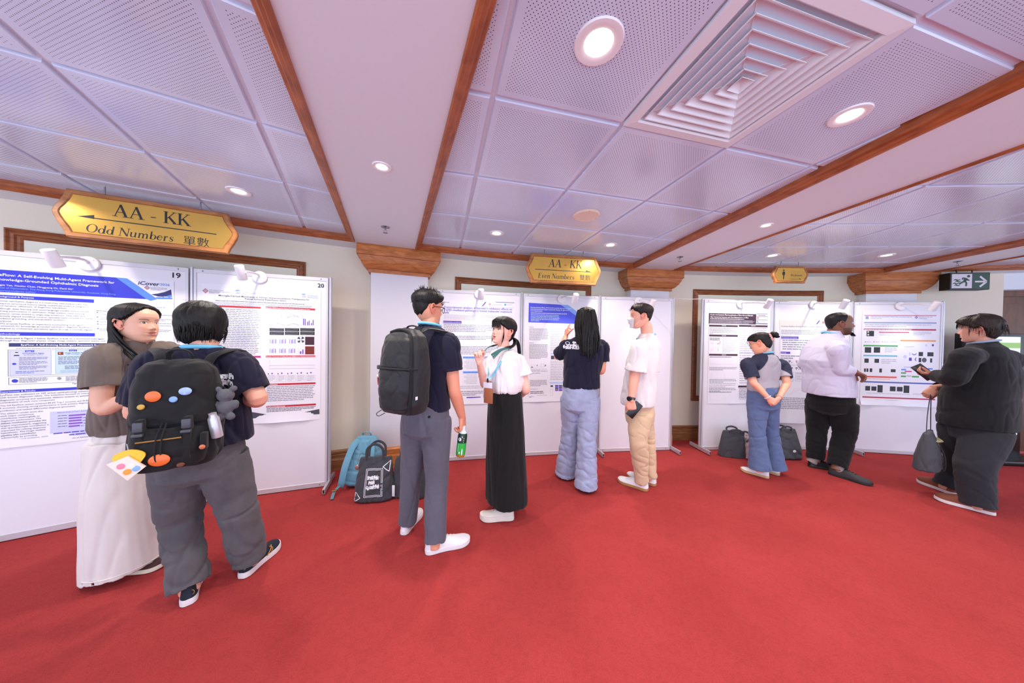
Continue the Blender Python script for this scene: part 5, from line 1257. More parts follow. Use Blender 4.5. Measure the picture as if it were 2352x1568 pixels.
def ear_parts(m):
    """helix, lobe and bowl of one ear in head space"""
    P = [(m * .074, .010, -.012), (m * .080, .004, .012), (m * .086, -.012, .025), (m * .088, -.026, .020), (m * .086, -.030, .002), (m * .081, -.022, -.018), (m * .076, -.006, -.034), (m * .0735, .005, -.028)]
    rr = [.004, .0048, .0052, .0055, .0055, .0058, .0068, .005]
    out = [round_tube(P, rr, 10, 4)]
    out.append(tube([(m * .072, -.006, .016), (m * .078, -.010, .002), (m * .075, -.006, -.024)], [.010, .014, .009], 12, 4, up=(m, 0, 0), flat=.45))
    return out
def xfm(M, V): return (np.c_[V, np.ones(len(V))] @ np.array(M).T)[:, :3]
def head_matrix(c, yaw, pitch=0, roll=0, s=1.0):
    return Matrix.Translation(c) @ Matrix.Rotation(radians(yaw - 90), 4, 'Z') @ Matrix.Rotation(radians(pitch), 4, 'X') @ Matrix.Rotation(radians(roll), 4, 'Y') @ Matrix.Scale(s, 4)
def cap(M, line, thick, seed=0, nz=110, nt=150, rough=.0022, jaw=1.0, edge=.012, streak=150, wide=1.0, part=None):
    """hair grown over the scalp; line is [(degrees from the front, height of the hairline)...], thick is a number or f(angle, z)"""
    X, Y, Z, A = head_grid(nz, nt, jaw, False, wide=wide)
    zl = np.interp(np.abs(np.degrees(A)), [q[0] for q in line], [q[1] for q in line])
    cx = np.stack([X, Y + .010, Z - .012], -1); n = cx / np.linalg.norm(cx, axis=-1, keepdims=True)
    th = thick(A, Z, X, Y) if callable(thick) else thick
    rd = np.random.RandomState(seed); ph = rd.rand(6) * 6.28
    st = np.sin(A * streak * .31 + Z * 60 + ph[0] + 1.5 * np.sin(Z * 45 + A * 3 + ph[3])) * .5 + np.sin(A * streak * .77 + ph[1] + 2 * np.sin(Z * 70 + ph[4])) * .5 + .8 * np.sin(A * 9 + Z * 30 + ph[2])
    mk = sst((Z - zl + .0022 * st) / edge)
    d = th * mk - .005 * (1 - mk) + rough * st * mk
    V = np.stack([X, Y, Z], -1) + n * d[..., None]
    V = V.reshape(-1, 3); idx = np.arange(nz * nt).reshape(nz, nt); nx = np.roll(idx, -1, axis=1)
    keep = (mk > .02); kf = keep[:-1] | keep[1:]
    Fq = np.stack([idx[:-1], nx[:-1], nx[1:], idx[1:]], -1).reshape(-1, 4)[kf.reshape(-1)]
    F = list(map(tuple, Fq)) + [tuple(idx[-1])]
    return [Vector(v) for v in xfm(M, V)], F
def lock(P, r0, r1, n=6, sub=5, flat=.6): return tube(P, [lerp(r0, r1, (k / (len(P) - 1)) ** 1.5) for k in range(len(P))], n, sub, None, flat)
def hair_mat(name, c=(16, 13, 13), rough=.52):
    if name in MATS: return MATS[name]
    m = bpy.data.materials.new(name); m.use_nodes = True
    nt = m.node_tree; b = nt.nodes['Principled BSDF']; N = nt.nodes.new; L = nt.links.new
    tc = N('ShaderNodeTexCoord'); mp = N('ShaderNodeMapping'); mp.inputs['Scale'].default_value = (260, 260, 22)
    n = N('ShaderNodeTexNoise'); n.inputs['Scale'].default_value = 1; n.inputs['Detail'].default_value = 4
    L(tc.outputs['Object'], mp.inputs['Vector']); L(mp.outputs['Vector'], n.inputs['Vector'])
    bp = N('ShaderNodeBump'); bp.inputs['Strength'].default_value = .55; bp.inputs['Distance'].default_value = .003
    L(n.outputs['Fac'], bp.inputs['Height']); L(bp.outputs['Normal'], b.inputs['Normal'])
    r = N('ShaderNodeValToRGB'); k = rgb(*c); r.color_ramp.elements[0].color = tuple(v * .55 for v in k[:3]) + (1,); r.color_ramp.elements[1].color = tuple(v * 1.5 for v in k[:3]) + (1,)
    L(n.outputs['Fac'], r.inputs['Fac']); L(r.outputs['Color'], b.inputs['Base Color'])
    b.inputs['Roughness'].default_value = rough; b.inputs['Specular IOR Level'].default_value = .3
    MATS[name] = m
    return m
def cloth(name, c, rough=.85, bump=.25, scale=700, var=0, vscale=8, sheen=.1):
    return mat(name, c, rough, bump=bump, scale=scale, var=var, vscale=vscale, sheen=sheen, spec=.25)
M_HAIR = hair_mat('black hair')
def ank(heel, toe, z, k=.06):
    h, t = Vector(heel), Vector(toe); q = h + (t - h).normalized() * k; q.z = z
    return q
class Person:
    def __init__(s, base, label, skin, k=1.0):
        s.t = empty('person', Vector((base[0], base[1], 0)), label, 'person', 'conference visitors')
        s.skin, s.k, s.parts = skin, k, []
    def arm(s, S, E, W, r=(.050, .045, .040, .041, .036, .027)):
        S, E, W = Vector(S), Vector(E), Vector(W); k = s.k
        s.parts.append(round_tube([S, lerp(S, E, .5), E, lerp(E, W, .3), lerp(E, W, .7), W], [v * k for v in r], 18, 6))
    def hand(s, W, d, palm, right, **kw):
        s.parts += hand(W, d, palm, right, s=kw.pop('sc', .95 * s.k), **kw)
    def core(s, pts, r): s.parts.append(round_tube(pts, r, 16, 5))
    def head(s, c, yaw, pitch=0, roll=0, scale=1.0, **kw):
        s.M = head_matrix(c, yaw, pitch, roll, scale); s.hk = kw; s.hs = scale
        return s.M
    def body(s, voxel=.0042):
        co, F, no = vox(s.parts, voxel, 3, .5)
        sk = np.array(rgb(*s.skin)[:3]); col = np.tile(sk, (len(co), 1)) * (1 + .05 * wav(co, 25, 3)[:, None] * np.array([.5, 1, 1]))
        V, Fh, ch = head_mesh(s.skin, **s.hk); V = xfm(s.M, V)
        n = len(co); Vs = [co, V]; cs = [col, ch]; F += [tuple(i + n for i in f) for f in Fh]; n += len(V)
        er = np.array(rgb(*[int(v * f) for v, f in zip(s.skin, (1, .88, .86))])[:3])
        e1, e2, _ = vox([xf(p, s.M) for m in (-1, 1) for p in ear_parts(m)], .0017 * s.hs, 2, .5)
        Vs.append(e1); cs.append(np.tile(er, (len(e1), 1))); F += [tuple(i + n for i in f) for f in e2]
        m = vcol_mat('skin', .48, .06, .05, 900)
        return mesh_obj('body', np.vstack(Vs), F, m, s.t, col=np.vstack(cs))
    def wear(s, name, parts, m, voxel=.007, smooth=4, amp=.004, k=16, seed=1, zs=.6, where=None, fn=None, parent=None, vc=None, hi=.0015):
        co, F, no = vox(parts, voxel, smooth, .5)
        w = where(co) if where is not None else None
        co = folds(co, no, amp, k, seed, zs, w)
        if hi: co = co + no * (wav(co * np.array([zs ** -.7, zs ** -.7, zs]), k * 2.4, seed + 9) * hi)[:, None]
        if fn is not None: co = fn(co, no)
        col = vc(co) if vc is not None else None
        return mesh_obj(name, co, F, m, parent or s.t, col=col)
def shoe(p, heel, toe, style, label=None, width=1.0, lift=0.0, h=.075, open_h=.085):
    """upper, sole and laces of one shoe from its heel to its toe on the floor; lift raises the heel"""
    heel, toe = Vector(heel), Vector(toe); L = (toe - heel).length; d = (toe - heel).normalized(); r = Vector((d.y, -d.x, 0)).normalized(); u = r.cross(d)
    if u.z < 0: u = -u
    M = Matrix(((r.x, d.x, u.x, heel.x), (r.y, d.y, u.y, heel.y), (r.z, d.z, u.z, heel.z), (0, 0, 0, 1))); kx = width * L / .28
    up_c, so_c, st, acc = style
    YS = [0, .02, .07, .16, .30, .45, .60, .74, .86, .94, .985, 1.0]
    WS = [.012, .022, .030, .033, .033, .036, .043, .047, .043, .033, .018, .006]
    ys = np.linspace(0, 1, 26); ws = np.interp(ys, YS, WS) * kx
    ys = np.array([0, .012, .035] + list(ys[2:-2]) + [.97, .99, 1.0]); ws = np.interp(ys, YS, WS) * kx; cxs = np.interp(ys, [0, .5, .75, 1], [0, 0, .002, .004]) * kx
    th = st
    out = [(c - w, y * L) for c, w, y in zip(cxs, ws, ys)] + [(c + w, y * L) for c, w, y in list(zip(cxs, ws, ys))[::-1]]
    def zs(y): return .010 * sst(np.array((y / L - .78) / .3)) * 1.0
    def ringz(o, z0):
        cx = 0; cy = L / 2
        return [M @ Vector((x * (1 + o / .04), cy + (y - cy) * (1 + o / (L / 2)), z0 + float(zs(y)))) for x, y in out]
    up = []
    hs = np.interp(ys, [0, .03, .10, .20, .30, .42, .55, .70, .85, .96, 1], [open_h * .75, open_h * .95, open_h, open_h * .93, open_h * .92, h * 1.0, h * .82, h * .62, h * .52, h * .36, h * .1])
    nn = 20
    for y, w, c, hh in zip(ys, ws, cxs, hs):
        rr = []
        for k in range(nn):
            a = pi * k / (nn - 1)
            X = c + w * abs(cos(a)) ** .75 * (1 if cos(a) > 0 else -1) * (1 - .28 * sin(a) ** 2 * (1 if y < .5 else .6)); Zv = th * .6 + hh * sin(a) ** .8
            rr.append(M @ Vector((X, y * L, Zv + float(zs(y * L)))))
        up.append(rr)
    V, F = rings(up, False, (0, 0))
    F += [tuple(range(nn - 1, -1, -1)), tuple(range((len(up) - 1) * nn, len(up) * nn))] + [(i * nn + nn - 1, (i + 1) * nn + nn - 1, (i + 1) * nn, i * nn) for i in range(len(up) - 1)]
    o = mesh_obj('shoe', V, F, up_c, p.t)
    if label: o['label'] = label
    MB().add(rings([ringz(-.006, .0), ringz(.0022, .004), ringz(.003, th * .55), ringz(.0012, th), ringz(-.008, th + .002)])).obj('sole', so_c, o)
    if acc:
        mb = MB()
        for k in range(4):
            y = L * (.40 + .075 * k); hh = float(np.interp(y / L, ys, hs)); w = .017 * kx
            mb.add(tube([M @ Vector((-w, y + .006, th * .6 + hh * .93)), M @ Vector((0, y, th * .6 + hh * 1.02 + .003)), M @ Vector((w, y - .006, th * .6 + hh * .93))], .0028, 6, 4))
        mb.obj('laces', acc, o)
    return o, M, L, th
def lanyard(p, pts, m, w=.009, badge=None, name='lanyard', up=None):
    """flat ribbon round the neck"""
    mb = MB().add(tube(pts, w, 8, 8, up, .12))
    return mb.obj(name, m, p.t)
def decal(o, VF, c, right, up, inward, lift=.0012):
    """lays flat lettering on the cloth it is printed on"""
    from mathutils.bvhtree import BVHTree
    base = wloc(o); T = BVHTree.FromPolygons([v.co + base for v in o.data.vertices], [tuple(q.vertices) for q in o.data.polygons]); out = []
    for v in VF[0]:
        q = c + right * v[0] + up * v[1] - inward * .4; h = T.ray_cast(q, inward)
        out.append((h[0] if h[0] is not None else q + inward * .4) - inward * lift)
    return out, VF[1]
M_LANY = cloth('light blue ribbon', (112, 190, 226), .6, .1)
M_LANY_D = mat('dark ribbon print', (30, 50, 110), .6)
# ================================================================ people: figures
def leg(hip, knee, ankle, r, depth=.03):
    """trouser leg with r = hip, mid thigh, knee, calf, cuff"""
    h, k, a = Vector(hip), Vector(knee), Vector(ankle)
    return cuff_tube([h + Vector((0, 0, .03)), h, lerp(h, k, .5), k, lerp(k, a, .5), a], [r[0] * .8, r[0], r[1], r[2], r[3], r[4]], depth, .007, 24)
def pelvis(c, yaw, hw, hf, hb, z0, z1, waist=.9):
    c = Vector(c); c0 = Vector((c.x, c.y, z0)); c1 = Vector((c.x, c.y, z1))
    return torso([c0, lerp(c0, c1, .5), c1], [(0, hw * .55, hf * .6, hb * .6), (.18, hw * .9, hf * .9, hb * .95), (.5, hw, hf, hb), (.8, hw * .95, hf * .95, hb * .92), (1, hw * waist, hf * .92, hb * .85)], yaw, yaw, 2.3)
def knee_folds(pts, s=.12):
    P = [np.array(p) for p in pts]
    return lambda co: .35 + sum(np.exp(-((co - p) ** 2).sum(1) / s ** 2) for p in P)
def local(M, x, y, z): return M @ Vector((x, y, z))
M_DENIM_G = cloth('charcoal grey denim', (88, 84, 88), .9, .35, 900, .12, 14)
M_WHITE_TWILL = cloth('off white twill', (222, 212, 208), .85, .2, 700)
M_TEE_G = cloth('taupe grey cotton', (112, 101, 94), .9, .2, 700, .05, 10)
M_NAVY = cloth('navy pique', (25, 24, 46), .9, .3, 1200)
M_GREYT = cloth('slate grey suiting', (92, 90, 102), .85, .25, 900, .06, 30)
M_BLACKT = cloth('black cloth', (17, 17, 19), .9, .25, 700)
M_SOLEW = mat('white rubber', (222, 216, 218), .55); M_SHOEW = mat('white leather', (226, 222, 224), .45, bump=.05, scale=80)
M_LACEW = mat('white laces', (232, 230, 230), .7)

# ---------- woman in the grey tee and white trousers
p = Person((-2.42, 1.83), 'woman in taupe tee and wide white trousers standing beside the board marked 19', (231, 176, 148), .93)
S, E, W = (-2.31, 1.625, 1.315), (-2.255, 1.585, 1.035), (-2.09, 1.67, 1.115)
p.arm(S, E, W, (.052, .047, .041, .040, .034, .025)); p.hand(W, (.9, .2, .1), (0, .3, -1), True, curl=((25, 35, 25),) * 4)
S2, E2, W2 = (-2.31, 1.94, 1.315), (-2.30, 1.99, 1.05), (-2.12, 1.85, 1.08)
p.arm(S2, E2, W2); p.hand(W2, (.9, -.3, .1), (0, .1, -1), False, curl=((25, 35, 25),) * 4)
p.core([(-2.30, 1.765, 1.42), (-2.31, 1.77, 1.36), (-2.37, 1.79, 1.2), (-2.41, 1.82, .9)], [.050, .056, .08, .09])
p.core([(-2.41, 1.82, .9), (-2.39, 1.75, .5), (-2.36, 1.73, .12)], [.10, .07, .045]); p.core([(-2.41, 1.82, .9), (-2.50, 1.96, .5), (-2.58, 2.0, .12)], [.10, .07, .045])
p.core([(-2.31, 1.765, 1.36), (-2.31, 1.64, 1.325)], [.05, .048]); p.core([(-2.31, 1.765, 1.36), (-2.31, 1.93, 1.325)], [.05, .048])
p.core([(-2.295, 1.763, 1.47), (-2.30, 1.765, 1.36)], [.050, .054])
M = p.head((-2.288, 1.758, 1.506), 2, 2, 0, .985, nz=200, nt=300, nose=.84, lip=(212, 126, 120), gaze=.0015, open_=.25, jaw=1.06, soft=1, eye=1.12, wide=1.03)
p.body(.004)
p.wear('tee_shirt', [torso([(-2.425, 1.825, .835), (-2.405, 1.81, 1.0), (-2.345, 1.79, 1.2), (-2.303, 1.768, 1.405)],
    [(0, .160, .118, .108), (.12, .172, .128, .118), (.3, .168, .120, .11), (.5, .168, .126, .112), (.68, .172, .130, .112), (.82, .168, .104, .100), (.91, .128, .078, .082), (.965, .082, .062, .066), (1, .068, .058, .060)], 5, 2),
    cuff_tube([(-2.32, 1.70, 1.335), S, lerp(Vector(S), Vector(E), .3), lerp(Vector(S), Vector(E), .62)], [.062, .074, .080, .082]),
    cuff_tube([(-2.32, 1.85, 1.335), S2, lerp(Vector(S2), Vector(E2), .3), lerp(Vector(S2), Vector(E2), .62)], [.062, .074, .080, .082])],
    M_TEE_G, .006, 5, .0045, 15, 11, .7)
kn = [(-2.38, 1.73, .45), (-2.4, 1.73, .62)]
p.wear('wide_trousers', [pelvis((-2.42, 1.84), 5, .172, .128, .125, .70, .885, .86), leg((-2.41, 1.765, .78), (-2.37, 1.735, .45), (-2.335, 1.735, .035), (.13, .138, .143, .150, .160)),
    leg((-2.43, 1.92, .78), (-2.51, 1.98, .45), (-2.59, 2.0, .05), (.125, .128, .13, .135, .142))], M_WHITE_TWILL, .0065, 5, .0045, 9, 12, .25)
mb = MB().add(tube([Vector((-2.335, 1.735, .066)) + Vector((cos(a), sin(a), 0)) * .1595 for a in [2 * pi * k / 24 for k in range(24)]], .0035, 6, 2, closed=True)); mb.obj('hem_seam', M_WHITE_TWILL, p.t)
ST = (mat('dark brown suede', (66, 36, 34), .8), mat('cream rubber', (224, 210, 190), .6), .026, mat('cream laces', (226, 216, 200), .7))
shoe(p, (-2.385, 1.70, 0), (-2.140, 1.778, 0), ST); shoe(p, (-2.60, 1.985, 0), (-2.375, 2.05, 0), ST)
h = MB(); rd = random.Random(3)
h.add(cap(M, [(0, .088), (20, .084), (42, .066), (60, .040), (76, .020), (88, .012), (100, .014), (112, -.03), (140, -.09), (180, -.098)], lambda A, Z, X, Y: .013 + .007 * sst((np.abs(A) - .6) / .8), 5, rough=.0013))
def falls(sx, n, ends, start_a=(100, 175), r=.0105):
    for k in range(n):
        u = (k + rd.random()) / n; a = radians(lerp(start_a[0], start_a[1], u)); z0 = rd.uniform(.0, .06)
        s0 = (sx * .078 * sin(a), -.012 + .092 * cos(a), z0); e = ends(u)
        m1 = (sx * (.088 * sin(a) + .004), -.014 + .098 * cos(a), z0 - .06); m2 = (lerp(m1[0], e[0], .45), lerp(m1[1], e[1], .4), lerp(m1[2], e[2], .5) )
        h.add(lock([local(M, *q) for q in (s0, m1, m2, lerp(Vector(m2), Vector(e), .6) + Vector((rd.uniform(-.008, .008), rd.uniform(-.008, .008), 0)), e)], r * rd.uniform(.8, 1.2), .0022, 6, 4))
falls(1, 34, lambda u: (lerp(.075, .06, u) + rd.uniform(-.02, .02), lerp(.120, -.15, u ** .8) + rd.uniform(-.015, .015), lerp(-.225, -.25, u) + rd.uniform(-.025, .015)))
falls(-1, 26, lambda u: (-lerp(.085, .06, u) + rd.uniform(-.02, .02), lerp(.07, -.13, u ** .8) + rd.uniform(-.015, .015), -.23 + rd.uniform(-.03, .02)))
for k in range(5): h.add(lock([local(M, .045, .070, .075), local(M, .066 + .001 * k, .05, .045), local(M, .077, .026 - .004 * k, .015), local(M, .0795, .016 - .004 * k, -.018 - .004 * k)], .0012, .0004, 4, 4))
h.obj('hair', M_HAIR, p.t, sharp=None)
nk = [local(M, .062, -.03, -.115), local(M, .075, .035, -.155), local(M, .045, .10, -.24), local(M, .01, .125, -.36)]
nk2 = [local(M, -.062, -.03, -.115), local(M, -.075, .04, -.155), local(M, -.04, .11, -.24), local(M, .0, .125, -.36)]
o = MB().add(tube(nk, .0085, 8, 8, unit(95), .14)).add(tube(nk2, .0085, 8, 8, unit(95), .14)).add(tube([local(M, .062, -.03, -.115), local(M, .03, -.06, -.105), local(M, -.03, -.06, -.105), local(M, -.062, -.03, -.115)], .0085, 8, 6)).obj('lanyard', M_LANY, p.t)
MB().add(tube([local(M, .078, -.008, -.034), local(M, .080, -.006, -.042), local(M, .079, -.010, -.048), local(M, .078, -.014, -.042), local(M, .078, -.008, -.034)], .0011, 6, 4)).obj('earring', M_CHROME, p.t)

# ---------- person with the black rucksack
p = Person((-1.70, 1.63), 'person in navy polo and grey jeans with a black rucksack, seen from behind', (232, 168, 142), .97)
Y0 = 1.62
HC = J(462, 1030, Y0); SCn = J(452, 832, 1.60); NB = J(465, 803, 1.60)
S, E, W = J(355, 838, 1.53), J(312, 948, 1.51), Vector((-1.86, 1.74, 1.0))
p.arm(S, E, W, (.054, .050, .044, .042, .035, .028)); p.hand(W, (.3, .9, .1), (.9, -.2, 0), False)
S2, E2, W2 = J(548, 836, 1.66), J(592, 916, 1.66), J(520, 905, 1.90)
p.arm(S2, E2, W2, (.056, .052, .048, .044, .036, .028)); p.hand(W2, (-.3, .9, .2), (-.8, -.2, -.2), True)
p.core([NB + Vector((.01, .02, .08)), NB, SCn, lerp(SCn, HC, .5), HC], [.054, .058, .07, .08, .08]); p.core([SCn, S], [.05, .05]); p.core([SCn, S2], [.05, .05])
FL, FR = ((-1.705, 1.518, 0), (-1.895, 1.705, 0)), ((-1.585, 1.69, .0), (-1.600, 1.965, 0))
KL, AL, KR, AR = J(415, 1195, 1.62), ank(*FL, .075), J(550, 1180, 1.70), ank(*FR, .075)
p.core([HC, lerp(HC, KL, .35) + Vector((-.04, 0, 0)), KL, AL], [.08, .06, .055, .045]); p.core([HC, lerp(HC, KR, .35) + Vector((.03, 0, 0)), KR, AR], [.08, .06, .055, .045])
M = p.head(J(467, 752, 1.635), 122, -4, 0, 1.0, nz=70, nt=90)
p.body(.0045)
p.wear('polo_shirt', [torso([J(470, 1015, Y0), J(462, 930, Y0), J(453, 852, 1.61), J(464, 793, 1.61)],
    [(0, .205, .150, .150), (.2, .203, .150, .145), (.45, .20, .145, .135), (.64, .205, .14, .13), (.80, .195, .115, .115), (.9, .145, .085, .09), (.965, .085, .066, .07), (1, .072, .064, .066)], 118, 112),
    cuff_tube([lerp(SCn, S, .6), S, lerp(S, E, .35), lerp(S, E, .80)], [.07, .078, .082, .078]), cuff_tube([lerp(SCn, S2, .6), S2, lerp(S2, E2, .35), lerp(S2, E2, .78)], [.07, .080, .086, .082])],
    M_NAVY, .006, 5, .005, 14, 21, .7)
p.wear('polo_collar', [torso([J(464, 806, 1.61), J(465, 792, 1.612)], [(0, .076, .07, .072), (1, .070, .066, .068)], 115, 115, 2.0)], M_NAVY, .004, 3, .001, 20, 3)
M_LBL = mat('white shirt print', (226, 226, 232), .7)
p.wear('jeans', [pelvis(HC, 118, .185, .145, .15, HC.z - .17, HC.z + .10), leg(lerp(HC, S, .0) + Vector((-.085, -.035, -.06)), KL, AL, (.118, .108, .088, .084, .080)), leg(HC + Vector((.085, .035, -.06)), KR, AR, (.118, .108, .088, .084, .082))],
    M_DENIM_G, .006, 4, .0055, 15, 23, 1.6, knee_folds([KL, KR, AL, AR, lerp(KL, AL, .5), lerp(KR, AR, .5)], .13))
ST = (mat('dark navy knit', (18, 28, 44), .8, bump=.3, scale=600), M_SOLEW, .036, None); M_TAN = mat('tan gold stripe', (186, 132, 66), .5)
for hl, to in (FL, FR):
    o, MS, L, th = shoe(p, hl, to, ST, width=1.08, h=.085, open_h=.11)
    for q in ([(.044, .60, .02), (.043, .66, .04), (.036, .60, .062)], [(.044, .50, .02), (.044, .60, .045), (.032, .66, .06)]): MB().add(tube([MS @ Vector((x, y * L, z + th * .4)) for x, y, z in q], .0032, 6, 4)).obj('stripe', M_TAN, o)
    MB().add(tube([MS @ Vector((.010 + .011 * cos(a), -.0015 + .004, th + .028 + .013 * sin(a))) for a in [2 * pi * k / 10 for k in range(10)]], .0014, 5, 2, closed=True)).obj('heel_emblem', M_TAN, o)
h = MB(); rd = random.Random(8)
h.add(cap(M, [(0, .045), (40, .03), (70, .0), (84, -.012), (97, .010), (106, -.03), (120, -.088), (180, -.110)], lambda A, Z, X, Y: .016 + (.008 + .014 * sst((-np.cos(A) + .1) / .6)) * sst((Z + .105) / .07), 9, rough=.0028, edge=.02))
for k in range(420):
    a = radians(rd.uniform(76, 284)); z = rd.uniform(-.045, .08); rr = sqrt(max(.05, 1 - (z / .13) ** 2)); q = Vector((.098 * sin(a) * rr, -.012 + .128 * cos(a) * rr, z)); f = rd.uniform(.99, 1.03)
    e = Vector((q.x * .94, -.012 + (q.y + .012) * .95, max(z - .05, -.098)))
    h.add(lock([local(M, *(q * f)), local(M, *(lerp(q, e, .5) * (f + .015))), local(M, *(e * .99))], .0024, .0006, 4, 3))
for k in range(22):
    x = rd.uniform(-.05, .03); h.add(lock([local(M, x, -.03, .115), local(M, x + rd.uniform(-.02, .02), -.035, .140), local(M, x + rd.uniform(-.04, .03), -.02, .150)], .0008, .0003, 4, 3))
h.obj('hair', M_HAIR, p.t, sharp=None)
rg = [J(465, 799, 1.61) + (unit(118 + a) * (.080 if abs(a) < 91 else .078)) + Vector((0, 0, .012 * cos(radians(a)) * -1)) for a in range(0, 360, 30)]
o = MB().add(tube(rg, .0115, 8, 4, (0, 0, 1), 1.0, closed=True)).obj('lanyard', M_LANY, p.t)
# ---------- tall man with the black backpack
p = Person((-.58, 2.06), 'tall man in navy polo and grey trousers with a black backpack holding a green bottle', (226, 152, 122), 1.0)
Y0 = 2.06
HC, SCn, NB = J(979, 940, Y0), J(985, 788, Y0 + .01), J(987, 757, Y0 + .02)
S, E, W = J(938, 790, Y0 + .02), J(928, 880, Y0 + .06), J(960, 930, Y0 + .22)
p.arm(S, E, W); p.hand(W, (.3, .8, .3), (1, 0, 0), False)
S2, E2, W2 = J(1030, 787, Y0 - .05), J(1043, 893, Y0 - .06), J(1061, 957, Y0 + .04)
p.arm(S2, E2, W2, (.056, .050, .041, .044, .035, .027)); p.hand(W2, (.06, .12, -.98), (-.95, .3, 0), True, curl=((35, 55, 40), (40, 60, 40), (45, 60, 40), (50, 60, 40)), thumb=(20, 25), sc=1.08)
p.core([NB + Vector((0, .01, .09)), NB, SCn, HC], [.056, .058, .07, .08]); p.core([SCn, S], [.05, .05]); p.core([SCn, S2], [.05, .05])
KL, AL, KR, AR = J(946, 1085, Y0 + .06), ank((-.775, 2.085, 0), (-.745, 2.365, 0), .06), J(1003, 1100, Y0 - .02), ank((-.560, 1.915, 0), (-.285, 2.045, 0), .062)
p.core([HC, lerp(HC, KL, .4) + Vector((-.05, 0, 0)), KL, AL], [.08, .06, .055, .045]); p.core([HC, lerp(HC, KR, .4) + Vector((.05, 0, 0)), KR, AR], [.08, .06, .055, .045])
M = p.head(J(984, 709, Y0 + .03), 47, -3, 0, 1.07, nz=110, nt=150, jaw=1.0)
p.body(.0042)
p.wear('polo_shirt', [torso([J(980, 938, Y0), J(980, 890, Y0), J(984, 810, Y0), J(987, 745, Y0 + .015)],
    [(0, .170, .125, .12), (.2, .170, .125, .118), (.45, .178, .128, .12), (.64, .192, .13, .12), (.80, .182, .11, .105), (.9, .135, .08, .085), (.965, .08, .066, .07), (1, .068, .064, .066)], 72, 66),
    cuff_tube([lerp(SCn, S, .55), S, lerp(S, E, .35), lerp(S, E, .65)], [.062, .070, .074, .072]), cuff_tube([lerp(SCn, S2, .55), S2, lerp(S2, E2, .35), lerp(S2, E2, .60)], [.062, .072, .078, .075])], M_NAVY, .0058, 5, .0045, 15, 31, .8)
p.wear('polo_collar', [torso([J(987, 762, Y0 + .01), J(987, 742, Y0 + .02)], [(0, .078, .07, .074), (1, .070, .066, .070)], 65, 60, 2.0)], M_NAVY, .004, 3, .001, 20, 3)
p.wear('sleeve_band', [tube([lerp(S2, E2, .56), lerp(S2, E2, .61)], [.0765, .0755], 24, 2)], M_NAVY, .004, 2, .0005, 20, 3)
p.wear('grey_trousers', [pelvis(HC, 72, .172, .12, .145, HC.z - .19, HC.z + .06, .93), leg(HC + Vector((-.078, .02, -.08)), KL, AL, (.105, .094, .076, .070, .066)), leg(HC + Vector((.078, -.02, -.08)), KR, AR, (.108, .096, .078, .074, .070))],
    M_GREYT, .0058, 5, .004, 12, 32, .6, knee_folds([KL, KR, AL, AR, HC + Vector((0, -.12, -.12))], .14))
q = J(986, 957, Y0 - .14); MB().add(cyl(q + Vector((0, .012, 0)), q + Vector((0, -.006, 0)), .008, n=14)).obj('pocket_button', M_BLACK, p.t)
ST = (M_SHOEW, M_SOLEW, .03, M_LACEW)
shoe(p, (-.775, 2.085, 0), (-.745, 2.365, 0), ST, h=.07, open_h=.075); shoe(p, (-.560, 1.915, 0), (-.285, 2.045, 0), ST, h=.07, open_h=.08, width=1.05)
h = MB(); rd = random.Random(12)
h.add(cap(M, [(0, .062), (35, .055), (60, .035), (80, .012), (95, .0), (103, .012), (118, -.03), (150, -.062), (180, -.066)], lambda A, Z, X, Y: .004 + .018 * sst((Z - .02) / .05), 14, rough=.0016, edge=.03))
for k in range(360):
    a = rd.uniform(0, 2 * pi); z = rd.uniform(.03, .125); rr = sqrt(max(.02, 1 - (z / .132) ** 2)); q = Vector((.088 * sin(a) * rr, -.010 + .110 * cos(a) * rr, z))
    e = q * (1.07 + .13 * max(0, (z - .03) / .1)) + Vector((rd.uniform(-.012, .012), rd.uniform(-.008, .016), rd.uniform(.0, .012)))
    h.add(lock([local(M, *q), local(M, *lerp(q, e, .5)), local(M, *e)], .0026, .0004, 4, 3))
h.obj('hair', M_HAIR, p.t, sharp=None)
M_FRAME = mat('dark tortoise frame', (28, 20, 18), .3)
mb = MB()
def lens_rim(M, m, rx=.025, rz=.020, y=.106, cz=.0, w=.0024): return tube([local(M, m * (.032 + 0) + rx * cos(a), y - .02 * (abs(m * .032 + rx * cos(a)) / .06) ** 2, cz + rz * sin(a)) for a in [2 * pi * k / 20 for k in range(20)]], w, 6, 2, closed=True)
for m in (-1, 1):
    mb.add(lens_rim(M, m)); mb.add(tube([local(M, m * .057, .092, .010), local(M, m * .078, .06, .012), local(M, m * .083, 0, .010), local(M, m * .084, -.02, -.002)], .0028, 6, 4))
mb.add(tube([local(M, -.009, .098, .004), local(M, 0, .102, .008), local(M, .009, .098, .004)], .0016, 6, 4)); mb.obj('glasses', M_FRAME, p.t)
rg = [J(987, 750, Y0 + .015) + unit(60 + a) * .0745 + Vector((0, 0, .012 + .012 * cos(radians(a)) * -1)) for a in range(0, 360, 30)]
MB().add(tube(rg, .010, 8, 4, (0, 0, 1), 1.0, closed=True)).obj('lanyard', M_LANY, p.t)

